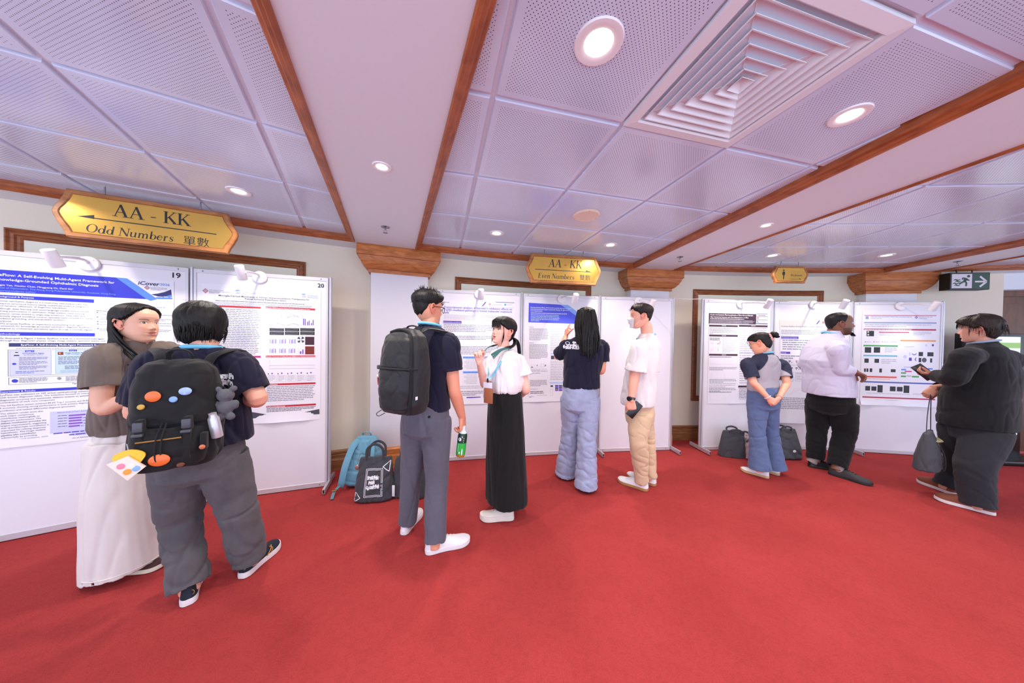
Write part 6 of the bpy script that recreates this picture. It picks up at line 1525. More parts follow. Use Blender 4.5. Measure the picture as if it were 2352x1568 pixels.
# ---------- woman with the long black skirt
p = Person((-.06, 2.33), 'woman in white blouse and long black skirt gesturing as she talks', (240, 186, 166), .9)
Y0 = 2.33
HC, SCn, NB = J(1160, 905, Y0), J(1160, 824, Y0), J(1158, 802, Y0)
S, E, W = J(1130, 832, Y0 - .01), J(1113, 882, Y0 - .03), J(1101, 832, Y0 - .17)       # her right arm, raised
p.arm(S, E, W, (.044, .040, .036, .035, .030, .023)); p.hand(W, (-.12, -.15, .97), (.45, -.85, 0), True, curl=((30, 45, 30), (62, 70, 40), (70, 75, 40), (75, 75, 40)), thumb=(25, 35), sc=.88)
S2, E2, W2 = J(1190, 832, Y0 + .02), J(1208, 892, Y0 - .02), J(1192, 912, Y0 + .16)
p.arm(S2, E2, W2, (.048, .046, .041, .039, .032, .024)); p.hand(W2, (-.8, .3, -.2), (0, .9, .2), False, sc=.88)
p.core([NB + Vector((-.01, -.01, .07)), NB, SCn, HC], [.046, .05, .06, .08]); p.core([SCn, S], [.045, .043]); p.core([SCn, S2], [.045, .045])
p.core([HC, J(1150, 1050, Y0), J(1162, 1165, Y0 - .01)], [.08, .06, .036]); p.core([HC, J(1172, 1050, Y0 + .1), J(1184, 1125, Y0 + .2)], [.08, .06, .036])
M = p.head(J(1156, 761, Y0), 221, 9, -3, .955, nz=140, nt=190, nose=.74, lip=(206, 104, 104), open_=1.0, soft=1, eye=1.2, jaw=1.04, wide=1.03, flush=.9, gaze=-.001)
p.body(.0038)
M_BLOUSE = cloth('white blouse cloth', (232, 226, 226), .7, .1, 700)
p.wear('blouse', [torso([J(1159, 900, Y0), J(1160, 872, Y0), J(1160, 838, Y0), J(1158, 800, Y0)],
    [(0, .125, .105, .10), (.1, .140, .118, .11), (.25, .152, .122, .115), (.5, .150, .125, .11), (.68, .150, .122, .105), (.82, .142, .10, .095), (.91, .105, .076, .08), (.965, .066, .056, .06), (1, .056, .052, .054)], 232, 228),
    cuff_tube([lerp(SCn, S, .55), S, lerp(S, E, .4), lerp(S, E, .78)], [.05, .060, .064, .068]), cuff_tube([lerp(SCn, S2, .55), S2, lerp(S2, E2, .3), lerp(S2, E2, .55)], [.054, .066, .076, .084])], M_BLOUSE, .005, 5, .0045, 19, 41, .7)
p.wear('shirt_collar', [torso([J(1159, 812, Y0), J(1158, 796, Y0)], [(0, .068, .066, .058), (1, .055, .056, .052)], 228, 226, 2.0)], M_BLOUSE, .0035, 3, .001, 20, 3)
hem = J(1161, 1146, Y0 + .02)
p.wear('long_skirt', [torso([hem, J(1160, 1050, Y0 + .01), J(1160, 960, Y0), J(1160, 884, Y0)], [(0, .190, .15, .17), (.04, .193, .152, .172), (.3, .175, .142, .155), (.6, .155, .13, .14), (.85, .140, .118, .122), (1, .122, .10, .10)], 205, 228)], M_BLACKT, .006, 4, .003, 11, 42, .3)
ST = (mat('cream mesh', (226, 216, 204), .7, bump=.2, scale=500), mat('cream foam', (228, 220, 208), .6), .042, M_LACEW)
o, MS, L, th = shoe(p, (.035, 2.30, 0), (-.235, 2.285, 0), ST, h=.062, open_h=.07, width=1.1)
mb = MB(); V, F = text_mesh('HOKA', .034, bold=.02, shear=.25)
side = -1
mb.add(([MS @ Vector((side * -.0505, .085 + .09 - v.x - .02, th + .012 + v.y)) for v in V], F)); mb.obj('shoe_lettering', INK['crim'], o, smooth=False)
shoe(p, (.085, 2.545, 0), (-.17, 2.50, 0), ST, h=.062, open_h=.07, width=1.1)
h = MB(); rd = random.Random(21)
h.add(cap(M, [(0, .052), (30, .046), (55, .030), (72, .012), (92, .012), (104, -.01), (125, -.05), (150, -.075), (180, -.08)], lambda A, Z, X, Y: .013 + .005 * (Z > .02), 25, rough=.0014))
for k in range(60):                                     # fringe and side strands
    x = rd.uniform(-.058, .058); z1 = lerp(.018, .004, abs(x) / .06) + rd.uniform(-.006, .008)
    h.add(lock([local(M, x * .55, .055, .108), local(M, x * .85, .092, .078), local(M, x, .101 - .25 * x * x / .06, .045), local(M, x * 1.03, .103 - 8 * x * x, z1)], .0042, .0008, 5, 4))
for m in (-1, 1):
    for k in range(9): h.add(lock([local(M, m * .045, .07, .085), local(M, m * .066, .066, .05), local(M, m * .073, .052, .0), local(M, m * (.074 + rd.uniform(-.004, .004)), .048 + rd.uniform(-.01, .008), -.06), local(M, m * .066, .052, -.105 + rd.uniform(-.02, .02))], .0038, .0006, 5, 4))
mb2 = MB()
for k in range(60):                                     # ponytail, two bunches falling over the shoulders
    m = -1 if k % 3 else 1; j = rd.uniform(-.018, .018)
    P0 = [(0, -.105, -.03), (-.04 + j, -.112, -.06), (-.088 + j * .6, -.06, -.105), (-.100 + j * .5, .01 + j, -.135), (-.090 + j * .8, .075 + j * .5, -.165), (-.068 + j, .122 + j * .3, -.225 + j)] if k % 3 != 1 else [(0, -.105, -.03), (-.02 + j, -.145, -.05), (-.04 + j, -.165, -.10), (-.06 + j, -.17, -.17), (-.06 + j * 1.3, -.165, -.21)]
    if k % 3 == 2 and k % 2: P0 = [(-x, y, z) for x, y, z in P0]
    pts = catmull(P0, 4)
    c = int(len(pts) * (.60 if k % 3 != 1 else .97))
    h.add(lock([local(M, *q) for q in pts[:c + 1]], .0085, .006, 6, 1))
    if c + 1 < len(pts): mb2.add(lock([local(M, *q) for q in pts[c:]], .0062, .002, 6, 1))
hb = h.obj('hair', M_HAIR, p.t, sharp=None)
o = mb2.obj('dyed_hair_ends', hair_mat('teal hair', (60, 108, 108)), hb, sharp=None); o['label'] = 'teal dyed hair ends'
# lanyard with badge and brown card holder
f = unit(230); BA = J(1120, 884, Y0 - .17)
def rib(m): return tube([NB + unit(230 + m * 80) * .066 + Vector((0, 0, .012)), NB + unit(230 + m * 45) * .098 + Vector((0, 0, -.045)), NB + unit(230 + m * 24) * .139 + Vector((0, 0, -.12)), NB + unit(230 + m * 10) * .152 + Vector((0, 0, -.19)), BA + Vector((0, 0, .05))], .0095, 8, 8, unit(230), .2)
MB().add(rib(1)).add(rib(-1)).obj('lanyard', M_LANY, p.t)
eb = Vector((-.9, .43, 0)); eb = Vector((cos(radians(150)), sin(radians(150)), 0)); nb = Vector((eb.y, -eb.x, 0)) * -1
MBd = Matrix(((-eb.x, nb.x, 0, BA.x), (-eb.y, nb.y, 0, BA.y), (0, 0, 1, BA.z), (0, 0, 0, 1)))
lb = MB().add(bbox((-.040, -.003, -.10), (.040, .0, .02), .002, MBd)).obj('name_badge', mat('badge card', (206, 202, 222), .35), p.t)
MB().add(xf(box((-.040, -.0045, -.10), (.040, -.0032, -.068)), MBd)).obj('badge_band', INK['slate'], lb, smooth=False)
MB().add(tube([MBd @ Vector((.012 + .015 * cos(a), -.006, -.072 + .022 * sin(a))) for a in [2 * pi * k / 16 for k in range(16)]], .0025, 6, 2, closed=True)).obj('badge_ring', INK['sky'], lb)
MB().add(bbox((-.026, .002, -.135), (.052, .012, -.022), .003, MBd)).obj('card_holder', mat('brown leather', (150, 88, 58), .5), p.t)
MB().add(tube([MBd @ Vector((0, 0, .02)), MBd @ Vector((0, 0, .05))], .006, 8, 2)).obj('badge_clip', M_BLACK, p.t)
for k in range(3): pass

# ---------- long haired woman seen from behind
p = Person((.66, 2.86), 'long haired woman in navy polo and pale jeans pointing at a poster', (232, 160, 130), .98)
Y0 = 2.84
HC, SCn, NB = J(1332, 900, Y0), J(1342, 792, Y0), J(1344, 770, Y0)
S, E, W = J(1303, 795, Y0 + .0), J(1281, 818, Y0 + .12), J(1300, 772, Y0 + .30)
p.arm(S, E, W, (.048, .044, .040, .038, .032, .025)); p.hand(W, (.15, .25, .95), (.9, .3, 0), False, curl=((8, 8, 8), (12, 14, 10), (40, 50, 30), (50, 55, 30)), thumb=(50, 8), sc=.95)
S2, E2, W2 = J(1384, 796, Y0 + .02), J(1381, 850, Y0 + .02), J(1365, 838, Y0 + .24)
p.arm(S2, E2, W2, (.050, .046, .042, .039, .032, .025)); p.hand(W2, (-.3, .9, .2), (-.9, -.2, 0), True)
p.core([NB + Vector((0, .01, .08)), NB, SCn, HC], [.048, .052, .065, .08]); p.core([SCn, S], [.05, .046]); p.core([SCn, S2], [.05, .046])
KL, AL, KR, AR = J(1310, 990, Y0 + .1), ank((.60, 2.96, 0), (.55, 3.22, 0), .035), J(1348, 1010, Y0 - .06), ank((.735, 2.70, 0), (.735, 2.96, 0), .03)
p.core([HC, lerp(HC, KL, .4) + Vector((-.05, 0, 0)), KL, AL], [.08, .06, .055, .045]); p.core([HC, lerp(HC, KR, .4) + Vector((.05, 0, 0)), KR, AR], [.08, .06, .055, .045])
M = p.head(J(1346, 734, Y0 + .02), 88, 0, 0, 1.0, nz=60, nt=80)
p.body(.0042)
p.wear('polo_shirt', [torso([J(1334, 889, Y0), J(1336, 860, Y0), J(1342, 812, Y0), J(1344, 768, Y0)],
    [(0, .182, .13, .125), (.12, .182, .13, .125), (.35, .180, .122, .112), (.6, .192, .128, .118), (.80, .184, .105, .1), (.9, .125, .075, .08), (.965, .075, .06, .066), (1, .064, .06, .062)], 92, 90),
    cuff_tube([lerp(SCn, S, .55), S, lerp(S, E, .4), lerp(S, E, .85)], [.056, .066, .069, .068]), cuff_tube([lerp(SCn, S2, .55), S2, lerp(S2, E2, .3), lerp(S2, E2, .62)], [.058, .068, .073, .072])], M_NAVY, .0058, 5, .0045, 15, 51, .7)
SH = bpy.data.objects['polo_shirt.002']; pc = J(1340, 800, Y0 - .2); mb = MB()
def back_print(o, c, deg, items, parent):
    f = unit(deg); r = Vector((f.y, -f.x, 0)); up = Vector((0, 0, 1)); mb = MB()
    for txt, size, x, y, bold in items:
        V, F = text_mesh(txt, size, bold=bold); V, F = ([(v.x + x, v.y + y) for v in V], F); mb.add(decal(o, (V, F), c, r, up, f))
    a = [(-.119 + .022 * cos(t), .046 + .015 * sin(t) * (1 - .25 * abs(cos(t)))) for t in [2 * pi * k / 20 for k in range(20)]]
    mb.add(decal(o, (a, [tuple(range(20))]), c, r, up, f)); mb.obj('back_print', M_LBL, parent, smooth=False)
    b = [(-.121 + .009 * cos(t), .046 + .010 * sin(t)) for t in [2 * pi * k / 16 for k in range(16)]]
    MB().add(decal(o, (b, [tuple(range(16))]), c, r, up, f, .002)).obj('print_iris', M_NAVY, parent, smooth=False)
ITEMS = [('CEVR', .031, -.150, .0, .012), ('Centre for', .019, -.070, .046, .004), ('Eye and Vision Research', .0175, -.070, .023, .004), ('眼視覺研究中心', .0255, -.070, -.006, .004)]
back_print(SH, pc, 90, ITEMS, SH)
S2_ = bpy.data.objects['polo_shirt']; c2 = J(522, 873, 1.50); f2 = unit(118); mb = MB()
for txt, size, y, bold in (('Research', .030, 0, .006), ('研究中心', .034, -.040, .004)):
    V, F = text_mesh(txt, size, bold=bold); w_ = max(v.x for v in V); mb.add(decal(S2_, ([(v.x - w_, v.y + y) for v in V], F), c2, Vector((f2.y, -f2.x, 0)), Vector((0, 0, 1)), f2))
mb.obj('back_print', M_LBL, S2_, smooth=False)
M_DENIM_L = cloth('pale blue denim', (158, 166, 194), .9, .3, 900, .10, 16)
p.wear('flared_jeans', [pelvis(HC + Vector((0, 0, -.02)), 92, .176, .118, .132, HC.z - .20, HC.z + .08, .90), leg(HC + Vector((-.085, .02, -.08)), KL, AL, (.108, .096, .088, .098, .112)), leg(HC + Vector((.085, -.02, -.08)), KR, AR, (.110, .098, .090, .098, .110))],
    M_DENIM_L, .006, 4, .0045, 15, 52, 1.35, knee_folds([KL, KR, AL, AR, lerp(KL, AL, .5), lerp(KR, AR, .5)], .14))
ST = (mat('black leather shoe', (22, 21, 23), .35), mat('black rubber', (16, 16, 17), .6), .022, None)
shoe(p, (.60, 2.96, 0), (.55, 3.22, 0), ST); shoe(p, (.735, 2.70, 0), (.735, 2.96, 0), ST)
h = MB(); rd = random.Random(31)
h.add(cap(M, [(0, .05), (60, .0), (90, -.03), (120, -.09), (180, -.11)], .014, 33, rough=.0014))
for k in range(150):
    a = radians(rd.uniform(75, 290)); c, s_ = cos(a), sin(a); z0 = rd.uniform(.02, .10); w = rd.uniform(.9, 1.12)
    ex = s_ * .088 * w + rd.uniform(-.02, .02); zb = -.36 + rd.uniform(-.07, .05) + .10 * abs(s_)
    h.add(lock([local(M, .075 * s_, -.01 + .095 * c, z0), local(M, .092 * s_, -.012 + .112 * c, z0 - .06), local(M, .098 * s_ * w, -.03 + .115 * c * w, -.08), local(M, ex * 1.05, -.075 + .085 * c, -.19), local(M, ex, -.105 + .05 * c, (zb - .19) / 2), local(M, ex * .9, -.115 + .04 * c, zb)], .010, .002, 6, 4))
h.obj('hair', M_HAIR, p.t, sharp=None)

# ---------- masked man in the white tee
p = Person((1.36, 2.88), 'masked man in white tee and beige trousers holding a phone by his side', (236, 172, 146), 1.0)
Y0 = 2.86
HC, SCn, NB = J(1468, 930, Y0), J(1483, 790, Y0), J(1486, 768, Y0)
S, E, W = J(1468, 800, Y0 - .19), J(1457, 868, Y0 - .20), J(1450, 918, Y0 - .23)
p.arm(S, E, W, (.054, .050, .044, .042, .035, .028)); p.hand(W, (.10, .05, -.98), (.25, .95, 0), False, curl=((45, 60, 40), (50, 65, 40), (55, 65, 40), (60, 65, 40)), thumb=(25, 20), sc=1.0)
S2, E2, W2 = J(1500, 800, Y0 + .20), J(1490, 865, Y0 + .22), J(1470, 905, Y0 + .25)
p.arm(S2, E2, W2); p.hand(W2, (-.1, .1, -1), (-.3, -.9, 0), True)
p.core([NB + Vector((-.01, .0, .08)), NB, SCn, HC], [.055, .058, .07, .08]); p.core([SCn, S], [.05, .05]); p.core([SCn, S2], [.05, .05])
KL, AL, KR, AR = J(1466, 1012, Y0 - .14), ank((1.330, 2.752, 0), (1.112, 2.952, 0), .075), J(1485, 1010, Y0 + .05), ank((1.455, 2.85, 0), (1.25, 3.06, 0), .075)
p.core([HC, KL, AL], [.08, .06, .045]); p.core([HC, KR, AR], [.08, .06, .045])
M = p.head(J(1471, 727, Y0), 166, 0, 0, 1.02, nz=110, nt=150, jaw=1.02)
p.body(.0042)
M_TEE_W = cloth('white cotton', (226, 220, 220), .85, .15, 700)
p.wear('tee_shirt', [torso([J(1466, 926, Y0), J(1470, 880, Y0), J(1480, 815, Y0), J(1486, 766, Y0)],
    [(0, .205, .165, .15), (.12, .208, .168, .152), (.4, .205, .155, .145), (.62, .208, .145, .14), (.80, .195, .115, .12), (.9, .145, .085, .092), (.965, .088, .068, .072), (1, .074, .066, .068)], 156, 160),
    cuff_tube([lerp(SCn, S, .55), S, lerp(S, E, .4), lerp(S, E, .78)], [.068, .082, .094, .102]), cuff_tube([lerp(SCn, S2, .55), S2, lerp(S2, E2, .4), lerp(S2, E2, .78)], [.068, .08, .09, .098])], M_TEE_W, .006, 5, .0045, 12, 61, .7)
M_BEIGE = cloth('beige cotton', (210, 180, 146), .85, .2, 900, .05, 12)
p.wear('beige_trousers', [pelvis(HC + Vector((0, 0, -.02)), 150, .172, .13, .145, HC.z - .20, HC.z + .05), leg(lerp(HC, KL, .25) + Vector((-.01, -.05, 0)), KL, AL, (.115, .10, .082, .074, .066)), leg(lerp(HC, KR, .25) + Vector((.02, .05, 0)), KR, AR, (.112, .098, .08, .074, .066))],
    M_BEIGE, .0058, 4, .004, 15, 62, 1.5, knee_folds([KL, KR, AL, AR, lerp(KL, AL, .5)], .13))
ST = (M_SHOEW, mat('gum rubber', (168, 122, 76), .6), .028, M_LACEW)
shoe(p, (1.330, 2.752, 0), (1.112, 2.952, 0), ST, h=.075, open_h=.085, width=1.05); shoe(p, (1.455, 2.85, 0), (1.25, 3.06, 0), ST, h=.075, open_h=.085, width=1.05)
h = MB(); rd = random.Random(41)
h.add(cap(M, [(0, .064), (30, .060), (50, .042), (72, .022), (84, -.004), (97, .004), (106, .01), (120, -.03), (150, -.058), (180, -.062)], lambda A, Z, X, Y: .004 + .016 * sst((Z - .02) / .05), 43, rough=.0012, edge=.03))
for k in range(260):
    a = rd.uniform(-2.2, 2.2); z = rd.uniform(.055, .125); rr = sqrt(max(.02, 1 - (z / .130) ** 2)); q = Vector((.087 * sin(a) * rr, -.010 + .108 * cos(a) * rr, z)); e = q * 1.10 + Vector((rd.uniform(-.008, .008), rd.uniform(.0, .02), rd.uniform(-.004, .008)))
    h.add(lock([local(M, *q), local(M, *lerp(q, e, .5)), local(M, *e)], .0026, .0004, 4, 3))
h.obj('hair', hair_mat('dark brown hair', (34, 24, 20)), p.t, sharp=None)
M_MASK = cloth('pleated white mask', (226, 224, 226), .8, .1, 900)
X, Y, Z, A = head_grid(60, 90, 1.0, True, .9)
mk = sst((-.012 - .0 - Z - .010 * (np.abs(X) / .06) ** 2 + .006 * np.exp(-(X / .02) ** 2)) / .002) * sst((Z + .108) / .004) * sst((.98 - np.abs(A)) / .03)
d = np.where(mk > .5, .010 + .012 * np.exp(-((Z + .045) / .03) ** 2) * np.exp(-(X / .03) ** 2), -.004)
c3 = np.stack([X, Y + .02, Z + .05], -1); nn = c3 / np.linalg.norm(c3, axis=-1, keepdims=True); Vm = (np.stack([X, Y, Z], -1) + nn * d[..., None]).reshape(-1, 3)
idx = np.arange(60 * 90).reshape(60, 90); nx = np.roll(idx, -1, axis=1); kf = ((mk[:-1] > .5) | (mk[1:] > .5)).reshape(-1)
mesh_obj('face_mask', xfm(M, Vm), list(map(tuple, np.stack([idx[:-1], nx[:-1], nx[1:], idx[1:]], -1).reshape(-1, 4)[kf])), M_MASK, p.t)
mb = MB()
for m in (-1, 1):
    for z0, z1 in ((-.022, .012), (-.085, -.03)): mb.add(tube([local(M, m * .064, .055, z0), local(M, m * .076, .02, lerp(z0, z1, .7)), local(M, m * .085, -.026, z1)], .0014, 6, 4))
mb.obj('mask_loop', M_LACEW, p.t)
rg = [J(1486, 776, Y0) + unit(155 + a) * (.082 + .01 * cos(radians(a))) + Vector((0, 0, .014 - .024 * cos(radians(a)))) for a in range(0, 360, 30)]
MB().add(tube(rg, .010, 8, 4, (0, 0, 1), 1.0, closed=True)).obj('lanyard', M_LANY, p.t)
wc = lerp(E, W, .93); dw = (W - E).normalized()
w = MB().add(tube([wc - dw * .011, wc + dw * .011], [.0345, .0335], 24, 2)).obj('wrist_watch', mat('dark steel', (78, 74, 74), .3, .8), p.t)
fc = wc + Vector((-.030, -.020, .0)); MB().add(cyl(fc + Vector((.01, .007, 0)), fc + Vector((-.006, -.004, 0)), .021, n=24)).obj('watch_face', mat('black glass', (10, 10, 12), .15), w)
# ---------- young woman with a hair bun
p = Person((2.80, 3.14), 'woman with a hair bun in grey raglan tee and flared jeans, hands clasped behind her', (236, 170, 140), .9)
Y0 = 3.13
HC, SCn, NB = J(1752, 905, Y0), J(1758, 834, Y0), J(1757, 814, Y0)
S, E, W = J(1717, 836, Y0 - .05), J(1731, 878, Y0 - .13), J(1765, 914, Y0 - .19)
p.arm(S, E, W, (.045, .042, .037, .036, .030, .023)); p.hand(W, (.75, -.1, -.5), (.3, .9, -.2), False, curl=((45, 55, 30),) * 4, thumb=(25, 20), sc=.88)
S2, E2, W2 = J(1797, 838, Y0 + .04), J(1807, 880, Y0 - .06), J(1788, 914, Y0 - .17)
p.arm(S2, E2, W2, (.046, .043, .038, .036, .030, .023)); p.hand(W2, (-.65, -.15, -.55), (-.2, .9, .2), True, curl=((45, 55, 35),) * 4, thumb=(25, 20), sc=.88)
p.core([NB + Vector((-.02, .0, .07)), NB, SCn, HC], [.046, .049, .06, .07]); p.core([SCn, S], [.045, .044]); p.core([SCn, S2], [.045, .045])
KL, AL, KR, AR = J(1739, 990, Y0 - .04), J(1745, 1075, Y0 - .05), J(1770, 990, Y0 + .03), J(1782, 1075, Y0 + .02)
p.core([HC, KL, AL], [.07, .055, .04]); p.core([HC, KR, AR], [.07, .055, .04])
M = p.head(J(1746, 789, Y0), 128, -20, 6, .96, nz=100, nt=140, nose=.8, soft=1, wide=1.02)
p.body(.004)
rt7 = Vector((unit(106).y, -unit(106).x, 0)); c7 = NB
def raglan(co):
    u = np.abs((co - np.array(c7)) @ np.array(rt7)); z = co[:, 2] - c7.z
    m = sst((u - (.055 + .75 * np.clip(-z, 0, .3) * .75) - .0) / .006); nk = sst((z - .004 + .12 * np.abs(u)) / .006) * (u < .09)
    m = np.clip(np.maximum(m * (z > -.24), nk), 0, 1)[:, None]
    return np.array(rgb(168, 162, 170)[:3]) * (1 - m) + np.array(rgb(34, 38, 62)[:3]) * m
p.wear('raglan_tee', [torso([J(1751, 897, Y0), J(1753, 872, Y0), J(1758, 842, Y0), J(1757, 810, Y0)],
    [(0, .150, .11, .11), (.1, .155, .115, .115), (.35, .152, .112, .105), (.58, .158, .118, .105), (.78, .166, .098, .098), (.88, .134, .076, .082), (.96, .074, .056, .062), (1, .062, .054, .058)], 106, 106),
    cuff_tube([lerp(SCn, S, .55), S, lerp(S, E, .45), lerp(S, E, .78)], [.058, .062, .064, .068]), cuff_tube([lerp(SCn, S2, .55), S2, lerp(S2, E2, .45), lerp(S2, E2, .72)], [.058, .062, .064, .066])],
    vcol_mat('raglan cotton', .85, 0, .2, 700), .005, 4, .0035, 17, 71, .9, vc=raglan)
M_DENIM_B = cloth('mid blue denim', (92, 110, 148), .9, .3, 900, .10, 16)
p.wear('flared_jeans', [pelvis(HC, 106, .160, .115, .14, HC.z - .18, HC.z + .09, .92), leg(HC + Vector((-.070, -.02, -.08)), KL, AL, (.098, .086, .074, .082, .104)), leg(HC + Vector((.070, .02, -.08)), KR, AR, (.100, .088, .074, .080, .098))],
    M_DENIM_B, .0055, 5, .0035, 14, 72, 1.2, knee_folds([KL, KR, HC + Vector((0, -.1, -.12))], .12))
ST = (M_SHOEW, mat('gum sole', (196, 164, 124), .6), .028, M_LACEW)
shoe(p, (2.755, 3.045, 0), (2.605, 3.235, 0), ST, h=.06, open_h=.065); shoe(p, (2.935, 3.115, 0), (2.785, 3.305, 0), ST, h=.06, open_h=.065)
h = MB(); rd = random.Random(61)
h.add(cap(M, [(0, .058), (40, .048), (65, .026), (85, .010), (98, .012), (108, -.01), (125, -.05), (150, -.07), (180, -.072)], lambda A, Z, X, Y: .011 + .004 * (Z > .02), 63, rough=.0013))
for k in range(40):
    a = rd.uniform(0, 6.28); b = rd.uniform(-.5, .5); r = .036
    c = Vector((.01, -.150, .055)); h.add(lock([local(M, *(c + Vector((r * cos(a + t) * cos(b), r * sin(b) * .8 + (r * sin(a + t) * .3), r * sin(a + t) * cos(b))))) for t in (0, .7, 1.4, 2.1, 2.8)], .009, .004, 6, 3))
h.add(xf(lathe([(.001, -.032), (.022, -.026), (.033, 0), (.022, .026), (.001, .032)], None, 14), M @ Matrix.Translation((.01, -.150, .055))))
for k in range(14): h.add(lock([local(M, rd.uniform(-.05, .05), .07, .07), local(M, rd.uniform(-.06, .06), .098, .05), local(M, rd.uniform(-.07, .07), .10, rd.uniform(.0, .03))], .0008, .0003, 4, 4))
h.obj('hair', M_HAIR, p.t, sharp=None)
mb = MB()
for k in range(26):
    a = 2 * pi * k / 26; r = .040 + .007 * (k % 2)
    mb.add(round_tube([local(M, .01 + .024 * cos(a), -.110, .045 + .024 * sin(a)), local(M, .01 + r * cos(a), -.112 + .008 * (k % 3), .045 + r * sin(a)), local(M, .01 + .03 * cos(a + .2), -.122, .045 + .03 * sin(a + .2))], [.005, .007, .005], 8, 3))
mb.obj('scrunchie', mat('pink and cream scrunchie', (236, 168, 160), .8, var=.5, vscale=60), p.t)
mb = MB()
for m in (-1, 1): mb.add(lens_rim(M, m, .023, .021, .097, -.004)); mb.add(tube([local(M, m * .055, .083, .006), local(M, m * .078, .05, .008), local(M, m * .082, -.02, -.002)], .0012, 6, 3))
mb.obj('glasses', mat('thin silver frame', (168, 160, 160), .3, .8), p.t)
rg = [J(1757, 815, Y0) + unit(106 + a) * .066 + Vector((0, 0, .012 - .02 * cos(radians(a)))) for a in range(0, 360, 30)]
MB().add(tube(rg, .009, 8, 4, (0, 0, 1), 1.0, closed=True)).obj('lanyard', M_LANY, p.t)
for w_, e_, c_ in ((W, E, (206, 200, 214)), (W2, E2, (226, 176, 176))):
    q = lerp(Vector(e_), Vector(w_), .94); d = (Vector(w_) - Vector(e_)).normalized(); a, b, _ = frame_of(d)
    MB().add(tube([q + (a * cos(t) + b * sin(t)) * .027 for t in [2 * pi * k / 16 for k in range(16)]], .005, 8, 2, closed=True)).obj('bracelet', mat('bracelet %d' % c_[0], c_, .4), p.t)

# ---------- man in the pale shirt
p = Person((3.50, 3.28), 'bearded man in pale lavender shirt and black trousers turning to the last poster', (132, 88, 66), 1.05)
Y0 = 3.28
HC, SCn, NB = J(1905, 905, Y0), J(1895, 800, Y0), J(1912, 770, Y0)
S, E, W = J(1922, 800, Y0 - .19), J(1928, 848, Y0 - .18), J(1962, 853, Y0 - .22)
p.arm(S, E, W, (.060, .055, .048, .046, .038, .030)); p.hand(W, (.75, -.25, -.45), (-.3, -.1, -.9), True, curl=((30, 40, 30), (35, 45, 30), (40, 50, 30), (45, 50, 30)), thumb=(30, 20), sc=1.0)
S2, E2, W2 = J(1864, 806, Y0 + .16), J(1850, 838, Y0 + .19), J(1890, 850, Y0 + .34)
p.arm(S2, E2, W2, (.060, .055, .048, .046, .038, .030)); p.hand(W2, (.9, .3, .1), (0, -.3, -.9), False)
p.core([NB + Vector((.03, .0, .09)), NB, SCn, HC], [.058, .06, .08, .09]); p.core([SCn, S], [.05, .05]); p.core([SCn, S2], [.05, .05])
KL, AL, KR, AR = J(1876, 985, Y0 + .10), ank((3.50, 3.36, 0), (3.76, 3.27, 0), .10), J(1940, 990, Y0 - .06), ank((3.545, 3.185, 0), (3.700, 2.915, 0), .10)
p.core([HC, KL, AL], [.09, .07, .045]); p.core([HC, KR, AR], [.09, .07, .045])
M = p.head(J(1929, 744, Y0 - .04), -28, 2, 0, 1.08, nz=110, nt=150, nose=1.15, lip=(138, 76, 66), beard=(26, 18, 16), brow=(20, 14, 12), brow_w=1.2, flush=.15, open_=.4)
p.body(.0042)
M_SHIRT = cloth('pale lavender shirting', (204, 200, 220), .75, .1, 800)
p.wear('shirt', [torso([J(1902, 905, Y0), J(1900, 862, Y0), J(1893, 815, Y0), J(1911, 766, Y0 - .01)],
    [(0, .215, .205, .19), (.1, .215, .205, .19), (.35, .205, .21, .18), (.58, .212, .185, .172), (.78, .205, .135, .145), (.89, .155, .095, .11), (.96, .092, .074, .08), (1, .076, .07, .072)], 2, -8),
    cuff_tube([lerp(SCn, S, .55), S, lerp(S, E, .6), E, lerp(E, W, .5), lerp(E, W, .97)], [.07, .085, .078, .068, .060, .044], .02), cuff_tube([lerp(SCn, S2, .55), S2, lerp(S2, E2, .6), E2, lerp(E2, W2, .5), lerp(E2, W2, .97)], [.07, .085, .078, .07, .06, .046], .02)],
    M_SHIRT, .006, 4, .0024, 17, 81, .9, hi=.0006)
p.wear('shirt_collar', [torso([J(1910, 780, Y0), J(1913, 760, Y0 - .01)], [(0, .090, .082, .086), (.5, .082, .076, .08), (1, .072, .068, .07)], -8, -12, 2.0)], M_SHIRT, .004, 3, .001, 20, 3)
p.wear('black_trousers', [pelvis(HC + Vector((.01, 0, -.04)), 0, .200, .17, .17, HC.z - .22, HC.z + .06), leg(lerp(HC, KL, .25) + Vector((-.01, .06, 0)), KL, AL, (.125, .112, .092, .084, .074)), leg(lerp(HC, KR, .25) + Vector((.03, -.06, 0)), KR, AR, (.130, .118, .098, .09, .078))],
    M_BLACKT, .006, 4, .0035, 15, 82, 1.4, knee_folds([KL, KR, AL, AR], .13))
M_SOCK = cloth('grey sock', (150, 140, 138), .9)
for a_, q in ((AL, (3.52, 3.35)), (AR, (3.60, 3.12))): MB().add(tube([(a_.x, a_.y, a_.z + .02), (lerp(a_.x, q[0], .5), lerp(a_.y, q[1], .5), .09), (q[0], q[1], .055)], .047, 16, 4)).obj('sock', M_SOCK, p.t)
ST = (mat('black shoe leather', (24, 24, 25), .4), mat('black sole', (30, 30, 31), .6), .026, mat('black laces', (20, 20, 20), .7))
shoe(p, (3.50, 3.36, 0), (3.76, 3.27, 0), ST, h=.08, open_h=.085); shoe(p, (3.545, 3.185, 0), (3.700, 2.915, 0), (mat('charcoal knit shoe', (46, 46, 48), .7), ST[1], .028, ST[3]), h=.08, open_h=.085, width=1.02)
